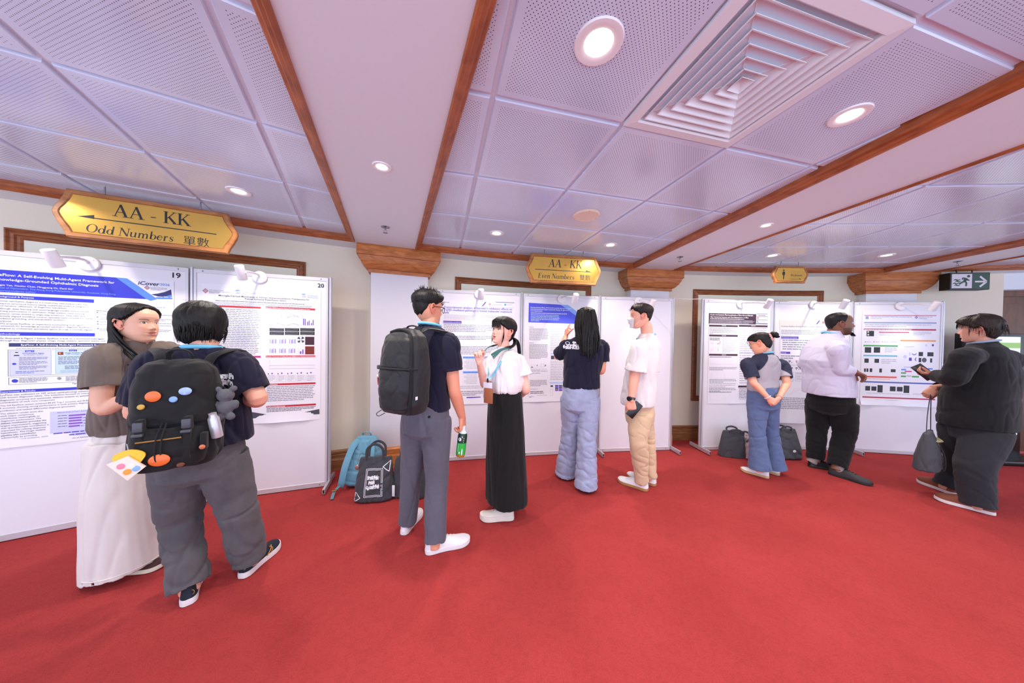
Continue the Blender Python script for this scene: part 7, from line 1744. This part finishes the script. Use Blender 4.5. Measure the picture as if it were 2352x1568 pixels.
h = MB(); h.add(cap(M, [(0, .118), (25, .116), (48, .10), (62, .074), (74, .040), (82, .0), (94, -.010), (106, .01), (122, -.03), (150, -.058), (180, -.062)], lambda A, Z, X, Y: .006 + .004 * sst((Z - .02) / .05), 83, rough=.0010, edge=.03, jaw=1))
rd = random.Random(71)
for k in range(140):
    a = radians(rd.uniform(-16, 16)); h.add(lock([local(M, .050 * sin(a * 2.2), .088 - .4 * (.05 * sin(a * 2.2)) ** 2 * 20, -.100 + rd.uniform(-.012, .01)), local(M, .052 * sin(a * 2.2), .094 + rd.uniform(0, .012), -.118 + rd.uniform(-.016, .0))], .0022, .0006, 4, 2))
h.obj('hair', M_HAIR, p.t, sharp=None)
rg = [J(1911, 772, Y0) + unit(-10 + a) * (.083 + .004 * cos(radians(a))) + Vector((0, 0, .018 - .03 * cos(radians(a)))) for a in range(0, 360, 30)]
MB().add(tube(rg, .010, 8, 4, (0, 0, 1), 1.0, closed=True)).obj('lanyard', M_LANY, p.t)

# ---------- man in dark clothes at the right
p = Person((4.20, 2.70), 'man in black jacket and dark trousers looking at his phone, grey tote on his arm', (214, 156, 132), 1.02)
Y0 = 2.66
HC, SCn, NB = J(2243, 960, Y0), J(2262, 812, Y0), J(2258, 786, Y0)
S, E, W = J(2216, 822, Y0 - .10), J(2190, 868, Y0 - .08), J(2146, 862, Y0 + .10)
p.arm(S, E, W, (.058, .054, .047, .044, .036, .028)); p.hand(W, (-.80, .45, .15), (.2, .25, .9), False, curl=((35, 45, 30), (40, 50, 30), (45, 50, 30), (45, 50, 30)), thumb=(28, 15), sc=1.0)
S2, E2, W2 = J(2316, 826, Y0 + .16), J(2268, 880, Y0 + .34), J(2146, 890, Y0 + .20)
p.arm(S2, E2, W2, (.058, .054, .047, .044, .036, .028)); p.hand(W2, (-.55, .1, -.8), (.5, .6, -.3), True, curl=((50, 60, 40),) * 4, thumb=(25, 25), sc=1.0)
p.core([NB + Vector((-.02, .01, .08)), NB, SCn, HC], [.058, .06, .08, .09]); p.core([SCn, S], [.05, .05]); p.core([SCn, S2], [.05, .05])
KL, AL, KR, AR = J(2238, 1070, Y0 - .12), ank((4.152, 2.440, 0), (3.995, 2.692, 0), .05, .085), J(2205, 1060, Y0 + .12), ank((4.29, 2.748, 0), (4.317, 3.03, 0), .06, .07)
p.core([HC, KL, AL], [.09, .07, .045]); p.core([HC, KR, AR], [.09, .07, .045])
M = p.head(J(2246, 756, Y0 + .02), 116, -4, 0, 1.04, nz=90, nt=120, nose=.8, jaw=1.08, wide=1.06, soft=.6)
p.body(.0044)
M_JACK = cloth('black jacket cloth', (20, 21, 25), .85, .25, 900)
p.wear('jacket', [torso([J(2242, 978, Y0), J(2246, 915, Y0), J(2262, 845, Y0), J(2259, 784, Y0 + .01)],
    [(0, .235, .20, .20), (.1, .238, .205, .205), (.35, .232, .20, .195), (.6, .235, .18, .19), (.80, .225, .13, .15), (.9, .165, .09, .11), (.965, .095, .075, .08), (1, .080, .072, .074)], 110, 112),
    cuff_tube([lerp(SCn, S, .55), S, lerp(S, E, .6), E, lerp(E, W, .5), lerp(E, W, .86)], [.075, .088, .082, .075, .066, .056], .03), cuff_tube([lerp(SCn, S2, .55), S2, lerp(S2, E2, .6), E2, lerp(E2, W2, .5), lerp(E2, W2, .90)], [.075, .088, .082, .075, .066, .055], .03)],
    M_JACK, .006, 4, .003, 13, 91, .9)
M_DTROU = cloth('dark charcoal trousers', (40, 41, 47), .9, .25, 900)
p.wear('dark_trousers', [pelvis(HC, 112, .21, .16, .17, HC.z - .22, HC.z + .05), leg(lerp(HC, KL, .25) + Vector((.02, -.05, 0)), KL, AL, (.135, .125, .108, .102, .098)), leg(lerp(HC, KR, .25) + Vector((-.06, .04, 0)), KR, AR, (.125, .112, .096, .09, .086))],
    M_DTROU, .006, 4, .0035, 14, 92, 1.3, knee_folds([KL, KR, AL, AR], .14))
ST = (mat('brown suede', (124, 68, 46), .75), M_SOLEW, .03, None)
shoe(p, (4.152, 2.440, 0), (3.995, 2.692, 0), ST, h=.11, open_h=.11); shoe(p, (4.29, 2.748, 0), (4.317, 3.03, 0), ST, h=.11, open_h=.11)
h = MB(); rd = random.Random(81)
h.add(cap(M, [(0, .050), (35, .044), (58, .028), (74, .010), (86, -.006), (97, .008), (108, -.02), (125, -.07), (180, -.085)], lambda A, Z, X, Y: .020 + .008 * sst((-np.cos(A) + .2) / .6), 93, rough=.003, edge=.02))
for k in range(240):
    a = rd.uniform(-3.1, 3.1); z = rd.uniform(-.02, .10) if abs(a) > 1.2 else rd.uniform(.05, .10); rr = sqrt(max(.05, 1 - (z / .135) ** 2)); q = Vector((.098 * sin(a) * rr, -.012 + .125 * cos(a) * rr, z)); e = Vector((q.x * 1.04, q.y * 1.04 + .004, max(z - .05, -.095)))
    h.add(lock([local(M, *q), local(M, *(lerp(q, e, .5) * 1.02)), local(M, *e)], .0035, .0006, 4, 3))
h.obj('hair', hair_mat('dark brown hair', (34, 24, 20)), p.t, sharp=None)
MB().add(tube([J(2259, 788, Y0) + unit(112 + a) * .079 + Vector((0, 0, .010 - .02 * cos(radians(a)))) for a in range(0, 360, 30)], .010, 8, 4, (0, 0, 1), 1.0, closed=True)).obj('shirt_collar', cloth('blue collar', (150, 166, 190), .8), p.t)
# ================================================================ bags and things held
M_NYL = cloth('black nylon', (17, 17, 19), .7, .2, 900); M_WEB = cloth('black webbing', (22, 22, 25), .75, .3, 1500); M_BUCK = mat('dark grey buckle', (62, 64, 72), .45); M_ZIP = mat('brass zip', (170, 132, 72), .4, .7)
def frame_m(c, deg):
    """x = right of the wearer, y = away from the wearer's back, z up"""
    b = unit(deg); r = Vector((-b.y, b.x, 0))
    return Matrix(((r.x, b.x, 0, c[0]), (r.y, b.y, 0, c[1]), (0, 0, 1, c[2]), (0, 0, 0, 1)))
def bag_shell(M, prof, ex=3.2, n=36):
    """rings up z: (z, half width, depth towards +y, depth towards -y)"""
    R = []
    for z, hw, df, db in prof:
        r = []
        for k in range(n):
            a = 2 * pi * k / n; cs, sn = cos(a), sin(a); e = 2 / ex
            r.append(M @ Vector((hw * abs(cs) ** e * (1 if cs > 0 else -1), (df if sn > 0 else db) * abs(sn) ** e * (1 if sn > 0 else -1), z)))
        R.append(r)
    return rings(R)
def soft(name, parts, m, parent, voxel=.006, amp=.003, k=16, seed=1, zs=1.0, sm=3):
    co, F, no = vox(parts, voxel, sm, .5); co = folds(co, no, amp, k, seed, zs)
    return mesh_obj(name, co, F, m, parent)
# --- the black rucksack
c = (-1.632, 1.412, 1.075); b_deg = -62; M = frame_m(c, b_deg)
t = empty('rucksack', Vector(c), 'big black rucksack with a flap, buckles and round pins worn over a navy polo', 'backpack')
soft('bag_body', [bag_shell(M, [(-.262, .10, .06, .05), (-.255, .135, .09, .07), (-.22, .150, .105, .085), (-.05, .154, .10, .09), (.12, .146, .085, .085), (.2, .130, .07, .08), (.235, .10, .05, .07), (.245, .06, .03, .05)])], M_NYL, t, amp=.004, seed=3)
soft('flap', [bag_shell(M, [(-.045, .146, .116, .04), (-.02, .146, .118, .04), (.1, .144, .105, .05), (.19, .130, .088, .07), (.235, .10, .064, .08), (.252, .06, .035, .06)])], M_NYL, t, amp=.003, seed=4)
soft('front_pocket', [bag_shell(M, [(-.245, .10, .13, -.05), (-.235, .128, .150, -.05), (-.15, .135, .158, -.05), (-.065, .132, .140, -.05), (-.055, .12, .12, -.05)])], M_NYL, t, amp=.003, seed=5)
for x in (-.072, .078):
    w = MB().add(xf(bbox((x - .012, .10, -.20), (x + .012, .146, -.005), .004), M)).obj('webbing_strap', M_WEB, t)
    MB().add(xf(bbox((x - .016, .136, -.058), (x + .016, .150, -.014), .005), M)).add(xf(bbox((x - .018, .138, -.078), (x + .018, .154, -.064), .004), M)).obj('buckle', M_BUCK, w)
MB().add(tube([M @ Vector((x, .154 - .15 * x * x, -.098 + .04 * x)) for x in (-.075, -.03, .02, .066)], .0035, 6, 5)).obj('zip', M_ZIP, t)
MB().add(tube([M @ Vector((-.006, .125, -.03)), M @ Vector((-.010, .162, -.09)), M @ Vector((-.012, .166, -.17)), M @ Vector((-.004, .162, -.20))], .003, 6, 5)).add(tube([M @ Vector((.008, .125, -.03)), M @ Vector((.008, .163, -.09)), M @ Vector((.006, .167, -.16))], .003, 6, 5)).obj('drawcord', M_WEB, t)
MB().add(tube([M @ Vector((-.045, -.02, .225)), M @ Vector((-.035, .0, .285)), M @ Vector((0, .004, .300)), M @ Vector((.035, .0, .285)), M @ Vector((.045, -.02, .225))], .011, 8, 6, (0, 0, 1), .5)).obj('top_handle', M_WEB, t)
for m, sh in ((-1, J(352, 818, 1.52)), (1, J(545, 818, 1.655))):
    MB().add(tube([M @ Vector((m * .075, -.06, .21)), M @ Vector((m * .095, -.095, .265)), sh + Vector((-.02 * m, .0, .035)), sh + unit(115) * .10 + Vector((0, 0, -.0)), sh + unit(115) * .15 + Vector((0, 0, -.12))], .030, 10, 8, (0, 0, 1), .35)).obj('shoulder_strap', M_WEB, t)
def pin(name, x, y, z, r, ink, ry=None, sub=None):
    o = MB().add(xf(lathe([(.001, 0), (r, 0), (r, .003), (r * .8, .006), (.001, .007)], None, 28), M @ Matrix.Translation((x, y, z)) @ Matrix.Rotation(-pi / 2, 4, 'X') @ Matrix.Scale((ry or r) / r, 4, (0, 1, 0)))).obj(name, ink, t)
    return o
pin('round_pin', -.040, .1105, .092, .025, mat('orange pin', (222, 104, 44), .35), .024); pin('round_pin', -.075, .114, .048, .012, mat('gold pin', (188, 150, 52), .35)); pin('square_pin', .025, .1135, .074, .014, mat('pale blue pin', (120, 160, 206), .35)); pin('oval_pin', .062, .108, .108, .022, mat('blue and cream pin', (150, 176, 226), .35), .018)
pin('round_pin', .000, .160, -.185, .034, mat('orange pin', (222, 104, 44), .35), .026); pin('label_patch', .062, .148, -.222, .014, mat('brown patch', (96, 48, 24), .6), .010)
kl = MB().add(xf(bbox((.118, .10, -.17), (.140, .135, -.09), .005), M)).obj('key_loop', M_NYL, t); MB().add(xf(lathe([(.001, 0), (.011, 0), (.011, .003), (.001, .004)], None, 16), M @ Matrix.Translation((.129, .1355, -.155)) @ Matrix.Rotation(-pi / 2, 4, 'X'))).obj('copper_rivet', mat('copper', (190, 104, 74), .35, .7), kl)
q = M @ Vector((-.085, .168, -.19)); t2 = empty('bag_charm', q, 'yellow and clear plastic charm hanging from the black rucksack', 'charm')
MB().add(prism([(.045 * cos(a) * (1 + .12 * sin(3 * a)), .038 * sin(a) + .03) for a in [2 * pi * k / 26 for k in range(26)]], Matrix(((M[0][0], 0, M[0][1], q.x), (M[1][0], 0, M[1][1], q.y), (0, 1, 0, q.z), (0, 0, 0, 1))), -.004, .002)).obj('yellow_backing', mat('yellow plastic', (240, 184, 40), .4), t2)
MB().add(prism([(-.058, .02), (.0, .045), (.052, -.01), (.0, -.06)], Matrix(((M[0][0], 0, M[0][1], q.x), (M[1][0], 0, M[1][1], q.y), (0, 1, 0, q.z), (0, 0, 0, 1))), .004, .012)).obj('clear_pouch', mat('clear plastic pouch', (226, 204, 190), .15, coat=1), t2)
for k, (x, z, ink) in enumerate(((-.018, .005, 'pink'), (.012, .0, 'cream'), (.0, -.022, 'org'), (.025, -.012, 'sky'))): MB().add(xf(lathe([(.001, 0), (.012, 0), (.012, .002), (.001, .003)], None, 14), Matrix.Translation(q + Vector((M[0][0] * x + M[0][1] * .012, M[1][0] * x + M[1][1] * .012, z))) @ M.to_3x3().to_4x4() @ Matrix.Rotation(-pi / 2, 4, 'X'))).obj('pouch_sequin', INK[ink], t2)
MB().add(tube([q + Vector((0, 0, .03)), q + Vector((0, 0, .05)), M @ Vector((-.1, .15, -.10))], .0022, 6, 4)).obj('chain', M_CHROME, t2)
q = M @ Vector((.196, .03, .02)); q = M @ Vector((.178, .03, .02)); t2 = empty('plush_toy', q, 'small grey plush toy hanging at the side of the black rucksack', 'plush toy'); r_ = Vector((M[0][0], M[1][0], 0)); b_ = Vector((M[0][1], M[1][1], 0))
def ball(c, r, s=(1, 1, 1), n=14): return [Vector(c) + Vector((r * s[0] * cos(a) * sin(b), r * s[1] * sin(a) * sin(b), r * s[2] * cos(b))) for b in [pi * j / n for j in range(n + 1)] for a in [2 * pi * k / n for k in range(n)]], [(j * n + k, j * n + (k + 1) % n, (j + 1) * n + (k + 1) % n, (j + 1) * n + k) for j in range(n) for k in range(n)]
soft('plush_body', [ball(q + Vector((0, 0, .045)), .034), ball(q + Vector((0, 0, -.015)), .034, (1, 1, 1.2)), ball(q - r_ * .03 + Vector((0, 0, .078)), .014), ball(q + r_ * .03 + Vector((0, 0, .078)), .014), ball(q + r_ * .036 + Vector((0, 0, -.005)), .017, (1, 1, 1.4)), ball(q - r_ * .036 + Vector((0, 0, -.005)), .017, (1, 1, 1.4)), ball(q - r_ * .02 + b_ * .01 + Vector((0, 0, -.062)), .019), ball(q + r_ * .022 + b_ * .01 + Vector((0, 0, -.062)), .019)], cloth('grey plush', (92, 92, 98), 1, .5, 300), t2, .004, .001, 60)
MB().add(tube([q + Vector((0, 0, .08)), M @ Vector((.15, .03, .13))], .002, 6, 3)).obj('loop', M_WEB, t2)
q = M @ Vector((.150, .075, -.055)); t2 = empty('water_bottle', q, 'small silver bottle standing in the side pocket of the black rucksack', 'bottle'); MB().add(xf(lathe([(.001, -.08), (.022, -.08), (.022, .02), (.015, .03), (.015, .045), (.001, .046)], None, 20), Matrix.Translation(q) @ Matrix.Rotation(.2, 4, 'X'))).obj('flask', mat('pale silver', (196, 196, 204), .3, .5), t2)

# --- the black backpack of the tall man
c = (-.672, 1.815, 1.235); M = frame_m(c, -112)
t = empty('backpack', Vector(c), 'smooth black backpack on the back of the tall man in grey trousers', 'backpack'); M_BP = cloth('charcoal coated fabric', (34, 34, 37), .5, .15, 120)
soft('bag_body', [bag_shell(M, [(-.262, .10, .05, .06), (-.25, .135, .085, .08), (-.19, .155, .10, .09), (.0, .158, .10, .095), (.14, .148, .085, .09), (.22, .128, .065, .085), (.262, .085, .035, .06), (.27, .05, .015, .03)], 3.4)], M_BP, t, .0055, .0016, 20, 7)
soft('front_panel', [bag_shell(M, [(-.235, .08, .11, -.05), (-.215, .118, .128, -.05), (-.1, .132, .135, -.05), (.015, .134, .122, -.05), (.022, .13, .11, -.05)], 3.4)], M_BP, t, .0055, .002, 22, 8)
soft('upper_panel', [bag_shell(M, [(.03, .132, .112, -.05), (.10, .130, .108, -.05), (.19, .115, .092, -.04), (.235, .085, .065, -.03), (.245, .06, .05, -.02)], 3.4)], M_BP, t, .0055, .002, 22, 9)
MB().add(tube([M @ Vector((x, .106 * max(0, 1 - (abs(x) / .159) ** 3.4) ** .294 + .012 * max(0, 1 - (x / .13) ** 4), .026)) for x in (-.152, -.145, -.125, -.09, 0, .09, .125, .145, .152)], .007, 8, 5, (0, 0, 1), .8)).obj('zip', M_WEB, t)
MB().add(tube([M @ Vector((x, y, z)) for x, y, z in ((.09, .075, -.248), (.118, .092, -.2), (.128, .088, -.05), (.122, .080, .1), (.105, .066, .19), (.08, .05, .240), (.0, .045, .262), (-.08, .04, .245))], .008, 8, 6)).obj('side_zip', M_WEB, t)
MB().add(xf(bbox((-.175, .03, .01), (-.155, .06, .035), .004), M)).obj('side_buckle', M_BUCK, t); MB().add(tube([M @ Vector((-.12, .06, -.24)), M @ Vector((-.14, .09, -.262)), M @ Vector((-.10, .11, -.268)), M @ Vector((-.07, .09, -.25))], .0022, 6, 4)).obj('strap_loop', M_WEB, t)
MB().add(tube([M @ Vector((-.05, -.05, .25)), M @ Vector((-.03, -.06, .285)), M @ Vector((.03, -.06, .285)), M @ Vector((.05, -.05, .25))], .010, 8, 5, (0, 0, 1), .5)).obj('top_handle', M_WEB, t)
o = MB().add(xf(bbox((.149, .06, -.155), (.152, .078, -.135), .001), M)).obj('brand_tab', M_LBL, t)
for m, sh in ((-1, J(944, 776, 2.04)), (1, J(1022, 770, 2.02))):
    MB().add(tube([M @ Vector((m * .07, -.07, .23)), M @ Vector((m * .085, -.10, .27)), sh + Vector((0, 0, .022)), sh + unit(70) * .10 + Vector((0, 0, -.01)), sh + unit(70) * .145 + Vector((0, 0, -.13))], .030, 10, 8, (0, 0, 1), .32)).obj('shoulder_strap', M_BP, t)
q = M @ Vector((-.172, .05, -.035)); t2 = empty('key_charm', q, 'little red and white charm dangling from the black backpack', 'charm')
MB().add(ball(q, .010, (1, 1, 1.2))).obj('charm_head', mat('white charm', (226, 216, 206), .5), t2); MB().add(tube([q + Vector((0, 0, -.01)), q + Vector((.004, 0, -.055))], .006, 8, 3)).obj('red_tassel', mat('red tassel', (166, 42, 34), .7), t2); MB().add(tube([q + Vector((0, 0, .01)), M @ Vector((-.160, .045, .015))], .0016, 6, 3)).obj('cord', M_WEB, t2)

# --- green tea bottle in the tall man's hand
q = J(1057, 1047, 2.10); MBt = Matrix.Translation(q) @ Matrix.Rotation(radians(6), 4, 'Y'); hh = (J(1060, 985, 2.10).z - q.z)
t = empty('tea_bottle', q, 'green labelled tea bottle hanging from the hand of the tall man', 'bottle'); r = .034
M_GRL = mat('green label', (44, 176, 70), .35); M_GRD = mat('dark green label', (18, 58, 44), .35); M_TEA = mat('amber tea', (176, 120, 36), .12, coat=.6); M_PET = mat('clear plastic', (216, 226, 220), .12, coat=.6)
MB().add(xf(lathe([(.001, .002), (r * .82, 0), (r * .96, .010), (r, .02), (r, .024)], None, 24), MBt)).obj('base', M_TEA, t); MB().add(xf(lathe([(r * 1.005, .022), (r * 1.01, .105)], None, 24, (0, 0)), MBt)).obj('label', M_GRL, t); MB().add(xf(lathe([(r * 1.01, .105), (r * 1.01, .150), (r * .86, .176)], None, 24, (0, 0)), MBt)).obj('dark_label', M_GRD, t)
MB().add(xf(lathe([(r, .02), (r, .15), (r * .85, .178), (.013, .200), (.0125, .205)], None, 24), MBt)).obj('bottle', M_PET, t); MB().add(xf(lathe([(.0145, .203), (.0145, .222), (.001, .223)], None, 20, (1, 1)), MBt)).obj('cap', mat('white cap', (228, 230, 226), .4), t)
def curve_dec(pts, z0, rr): return [MBt @ Vector((rr * cos(x), rr * sin(x), z0 + y)) for x, y in pts]
mb = MB()
for k, (x0, z0, w, hgt) in enumerate(((-1.95, .128, .36, .026), (-1.45, .150, .10, .012), (-1.2, .034, .12, .050), (-1.75, .034, .16, .014), (-1.1, .14, .05, .010), (-1.1, .125, .05, .010), (-1.1, .112, .05, .008))):
    n_ = 14; mb.add((curve_dec([(x0 + w * cos(2 * pi * j / n_), hgt / 2 * sin(2 * pi * j / n_)) for j in range(n_)], z0 + hgt * .2, r * 1.025), [tuple(range(n_))]))
for j in range(6): mb.add((curve_dec([(-2.15, .0), (-2.03, .0), (-2.03, .007), (-2.15, .007)], .045 + j * .0095, r * 1.025), [(0, 1, 2, 3)]))
mb.obj('label_marks', M_LBL, t, smooth=False)

# --- phones
def phone(c, ex, ez, label):
    ex, ez = Vector(ex).normalized(), Vector(ez).normalized(); ey = ez.cross(ex).normalized(); ez = ex.cross(ey)
    M = Matrix(((ex.x, ey.x, ez.x, c[0]), (ex.y, ey.y, ez.y, c[1]), (ex.z, ey.z, ez.z, c[2]), (0, 0, 0, 1)))
    t = empty('mobile_phone', Vector(c), label, 'phone'); MB().add(xf(bbox((-.038, -.0045, -.078), (.038, .0045, .078), .004), M)).obj('phone_case', mat('black phone', (14, 14, 16), .3), t); MB().add(xf(box((-.035, .0046, -.074), (.035, .0050, .074)), M)).obj('phone_screen', mat('dark glass', (8, 8, 12), .08), t, smooth=False)
    MB().add(xf(bbox((-.034, -.0065, .045), (-.008, -.0046, .072), .001), M)).obj('camera_bump', M_BUCK, t)
phone(J(1457, 941, 2.655), (.75, -.1, -.62), (.62, .05, .75), 'black phone held flat against the thigh of the man in the white tee')
phone(J(2122, 854, 2.78), (.42, -.62, .62), (-.33, .5, .78), 'black phone held up by the man in dark clothes')

# --- tote of the man in dark clothes
def tote(cpx, Y, deg, w, hgt, dp, m, label, handles=None, name='tote_bag', lean=0.0, k=18, seed=5, base=None):
    c = base if base is not None else J(*cpx, Y); M = frame_m(c, deg) @ Matrix.Rotation(lean, 4, 'X'); t = empty(name, Vector(c), label, 'bag')
    soft('bag_body', [bag_shell(M, [(.004, w * .92, dp * .9, dp * .9), (.015, w, dp, dp), (hgt * .35, w * .97, dp * .92, dp * .92), (hgt * .75, w * .88, dp * .55, dp * .55), (hgt * .97, w * .82, dp * .28, dp * .28), (hgt, w * .80, dp * .2, dp * .2)], 3.0)], m, t, .006, .004, k, seed)
    for pts in handles(M) if handles else []:
        MB().add(tube(pts, .011, 8, 8, (M[0][1], M[1][1], 0), .3)).obj('handle', m, t)
    return t, M
M_TOTE = cloth('slate grey canvas', (72, 74, 80), .8, .25, 800)
hp = J(2138, 903, 2.86)
t, M = tote((2130, 1076), 2.76, -62, .175, .36, .075, M_TOTE, 'slate grey tote hanging from the hand of the man in dark clothes', lambda M: [[M @ Vector((-.11, .0, .33)), lerp(M @ Vector((-.11, 0, .33)), hp, .5) + Vector((-.01, 0, 0)), hp + Vector((0, 0, -.01)), lerp(M @ Vector((.10, 0, .33)), hp, .5), M @ Vector((.10, 0, .33))], [M @ Vector((.06, .05, .26)), M @ Vector((.09, .085, .12)), M @ Vector((.15, .075, -.02)), M @ Vector((.165, .03, .12)), M @ Vector((.12, 0, .30))]], seed=15)
MB().add(tube([M @ Vector((.02, .05, .275)), M @ Vector((.10, .06, .270)), M @ Vector((.13, .03, .29))], .014, 8, 6, (0, 0, 1), .5)).obj('lining_edge', cloth('pale yellow lining', (196, 190, 140), .9), t)

# --- on the floor by the first column
c = at_z(845, 1117, 0); c = Vector((-1.44, 2.80, 0)); M = frame_m(c, -85) @ Matrix.Rotation(radians(12), 4, 'X')
t = empty('floor_backpack', c, 'light blue backpack leaning against the first column', 'backpack'); M_BLU = cloth('light blue canvas', (104, 154, 178), .85, .25, 800)
soft('bag_body', [bag_shell(M, [(.01, .12, .09, .07), (.03, .150, .11, .08), (.12, .158, .115, .08), (.3, .148, .085, .075), (.40, .125, .06, .06), (.45, .085, .035, .04), (.465, .04, .015, .02)])], M_BLU, t, .006, .004, 18, 21)
for m in (-1, 1): MB().add(tube([M @ Vector((m * .055, .05, .42)), M @ Vector((m * .09, .10, .36)), M @ Vector((m * .115, .155, .2)), M @ Vector((m * .135, .15, .06)), M @ Vector((m * .155, .12, .02))], .030, 8, 7, (0, 1, 0), .3)).obj('shoulder_strap', M_BLU, t)
s_ = MB().add(tube([M @ Vector((-.15, .13, .035)), M @ Vector((-.165, .20, .0)), M @ Vector((-.15, .27, -.045))], .013, 8, 5, (0, 0, 1), .2)).obj('webbing_tail', cloth('grey blue webbing', (96, 130, 140), .8), t); MB().add(xf(bbox((-.185, .185, .0), (-.145, .215, .012), .003), M)).obj('slider_buckle', M_ZIP, s_)
MB().add(tube([M @ Vector((-.04, .0, .455)), M @ Vector((-.03, .02, .49)), M @ Vector((.03, .02, .49)), M @ Vector((.04, 0, .455))], .009, 8, 5, (0, 0, 1), .5)).obj('top_handle', M_BLU, t)
q = Vector((-1.385, 2.66, .31)); t2 = empty('key_charm', q, 'red tag with a clear disc hanging between the blue backpack and the grey tote', 'charm'); MB().add(tube([q, q + Vector((.01, 0, -.06))], .012, 8, 3)).obj('red_tag', mat('red tag', (196, 44, 36), .5), t2); MB().add(ball(q + Vector((-.03, -.01, -.075)), .024, (1, .4, 1))).obj('clear_disc', mat('smoky plastic', (150, 110, 100), .15, coat=1), t2); MB().add(tube([q + Vector((-.03, -.01, -.05)), q + Vector((-.02, 0, .02)), q + Vector((0, .01, .05))], .002, 6, 4)).obj('ring', M_ZIP, t2)
M_TGR = cloth('charcoal felt', (66, 66, 72), .9, .25, 900)
def up_handles(M, w, z, h=.14): return [[M @ Vector((-w, d, z)), M @ Vector((-w * .9, d * 1.6, z + h * .7)), M @ Vector((0, d * 1.8, z + h)), M @ Vector((w * .9, d * 1.6, z + h * .7)), M @ Vector((w, d, z))] for d in (.03, -.03)]
t, M = tote(None, 0, -80, .165, .37, .085, M_TGR, 'charcoal tote printed with a white frame on the floor beside the blue backpack', lambda M: up_handles(M, .07, .35), base=Vector((-1.205, 2.555, 0)), seed=25, lean=radians(5))
body = [o for o in t.children if o.name.startswith('bag_body')][0]; mb = MB(); f = -Vector((M[0][1], M[1][1], 0)); rr_ = Vector((M[0][0], M[1][0], 0)); cc_ = Vector((-1.205, 2.555, .17)); upv = Vector((0, 0, 1))
def rect_lines(pts, w):
    out = []
    for a, b in zip(pts, pts[1:] + pts[:1]):
        a, b = Vector(a + (0,)), Vector(b + (0,)); d = (b - a).normalized(); n_ = Vector((-d.y, d.x, 0)) * w
        for k in range(8):
            p0, p1 = lerp(a, b, k / 8), lerp(a, b, (k + 1) / 8); out.append(([p0 - n_, p1 - n_, p1 + n_, p0 + n_], [(0, 1, 2, 3)]))
    return out
for g in (0, .010): 
    for q in rect_lines([(-.06 - g, -.10 - g), (.07 + g, -.10 - g), (.06 + g, .10 + g), (-.055 - g, .10 + g)], .0018): mb.add(decal(body, q, cc_, rr_, upv, f))
for q in rect_lines([(-.155, -.155), (-.10, -.115), (-.145, -.075)], .003) + rect_lines([(.13, .165), (.07, .12), (.125, .08)], .003): mb.add(decal(body, q, cc_, rr_, upv, f))
for s_, z, sz in (('insights', .03, .030), ('eye', -.005, .030), ('eyesight', -.04, .030)):
    V, F = text_mesh(s_, sz, bold=.006); w_ = max(v.x for v in V)
    if z > .02 or z < -.03: mb.add(decal(body, ([(v.x - w_ / 2, v.y + z) for v in V], F), cc_, rr_, upv, f))
    else: mb.add(decal(body, ([(v.x - w_ / 2 - .01, v.y + z) for v in text_mesh('not', sz, bold=.006)[0]], text_mesh('not', sz, bold=.006)[1]), cc_, rr_, upv, f))
mb.obj('white_print', M_LBL, t, smooth=False)
t, M = tote(None, 0, -95, .16, .36, .08, M_TGR, 'charcoal tote with curled handles standing behind the legs of the tall man', lambda M: up_handles(M, .07, .34, .12), base=Vector((-.915, 2.62, 0)), seed=26)
MB().add(xf(bbox((-.125, .085, .03), (-.10, .09, .13), .002), M)).obj('white_tag', M_LBL, t)

# --- on the floor by the sixth board
t, M = tote(None, 0, -100, .145, .34, .07, M_TOTE, 'slate grey tote leaning on the leftmost post of the right-hand boards', lambda M: up_handles(M, .06, .32, .05) + [[M @ Vector((.02, .06, .33)), M @ Vector((.10, .07, .36)), M @ Vector((.17, .05, .29)), M @ Vector((.12, .05, .22))]], base=Vector((2.80, 3.63, 0)), seed=35, lean=radians(-6))
c = Vector((3.08, 3.58, 0)); M = frame_m(c, -105) @ Matrix.Rotation(radians(-4), 4, 'X'); M_PNK = mat('dusty pink quilted nylon', (188, 166, 170), .45, bump=.1, scale=60)
t = empty('floor_backpack', c, 'dusty pink quilted backpack on the floor behind the flared jeans', 'backpack')
soft('bag_body', [bag_shell(M, [(.006, .12, .09, .08), (.03, .15, .115, .09), (.15, .155, .115, .09), (.26, .135, .09, .075), (.33, .10, .06, .05), (.355, .05, .025, .03)])], M_PNK, t, .006, .007, 22, 31)
soft('front_pocket', [bag_shell(M, [(.02, .09, .14, -.08), (.04, .11, .155, -.08), (.14, .11, .150, -.08), (.19, .09, .125, -.08)])], M_PNK, t, .006, .006, 26, 32)
MB().add(tube([M @ Vector((-.04, 0, .35)), M @ Vector((0, .01, .385)), M @ Vector((.04, 0, .35))], .008, 8, 6)).obj('top_handle', M_PNK, t)
for m in (-1, 1): MB().add(tube([M @ Vector((m * .05, .06, .31)), M @ Vector((m * .11, .10, .22)), M @ Vector((m * .14, .12, .1)), M @ Vector((m * .15, .10, .03))], .02, 8, 6, (0, 1, 0), .35)).obj('shoulder_strap', M_PNK, t)
mb = MB()
for k in range(4): mb.add(tube([M @ Vector((-.09 + k * .012, .145, .17)), M @ Vector((-.10 + k * .016, .158, .14 - .008 * (k % 2)))], .006, 8, 3))
mb.obj('gold_charms', M_ZIP, t)
t, M = tote(None, 0, -92, .17, .36, .085, M_TOTE, 'grey tote slumped on the floor right of the flared jeans', lambda M: up_handles(M, .06, .34, .05), base=Vector((3.47, 3.60, 0)), seed=36, lean=radians(8))
MB().add(ball(M @ Vector((.03, .088, .10)), .02, (1, .3, .8))).obj('white_tag', M_LBL, t)
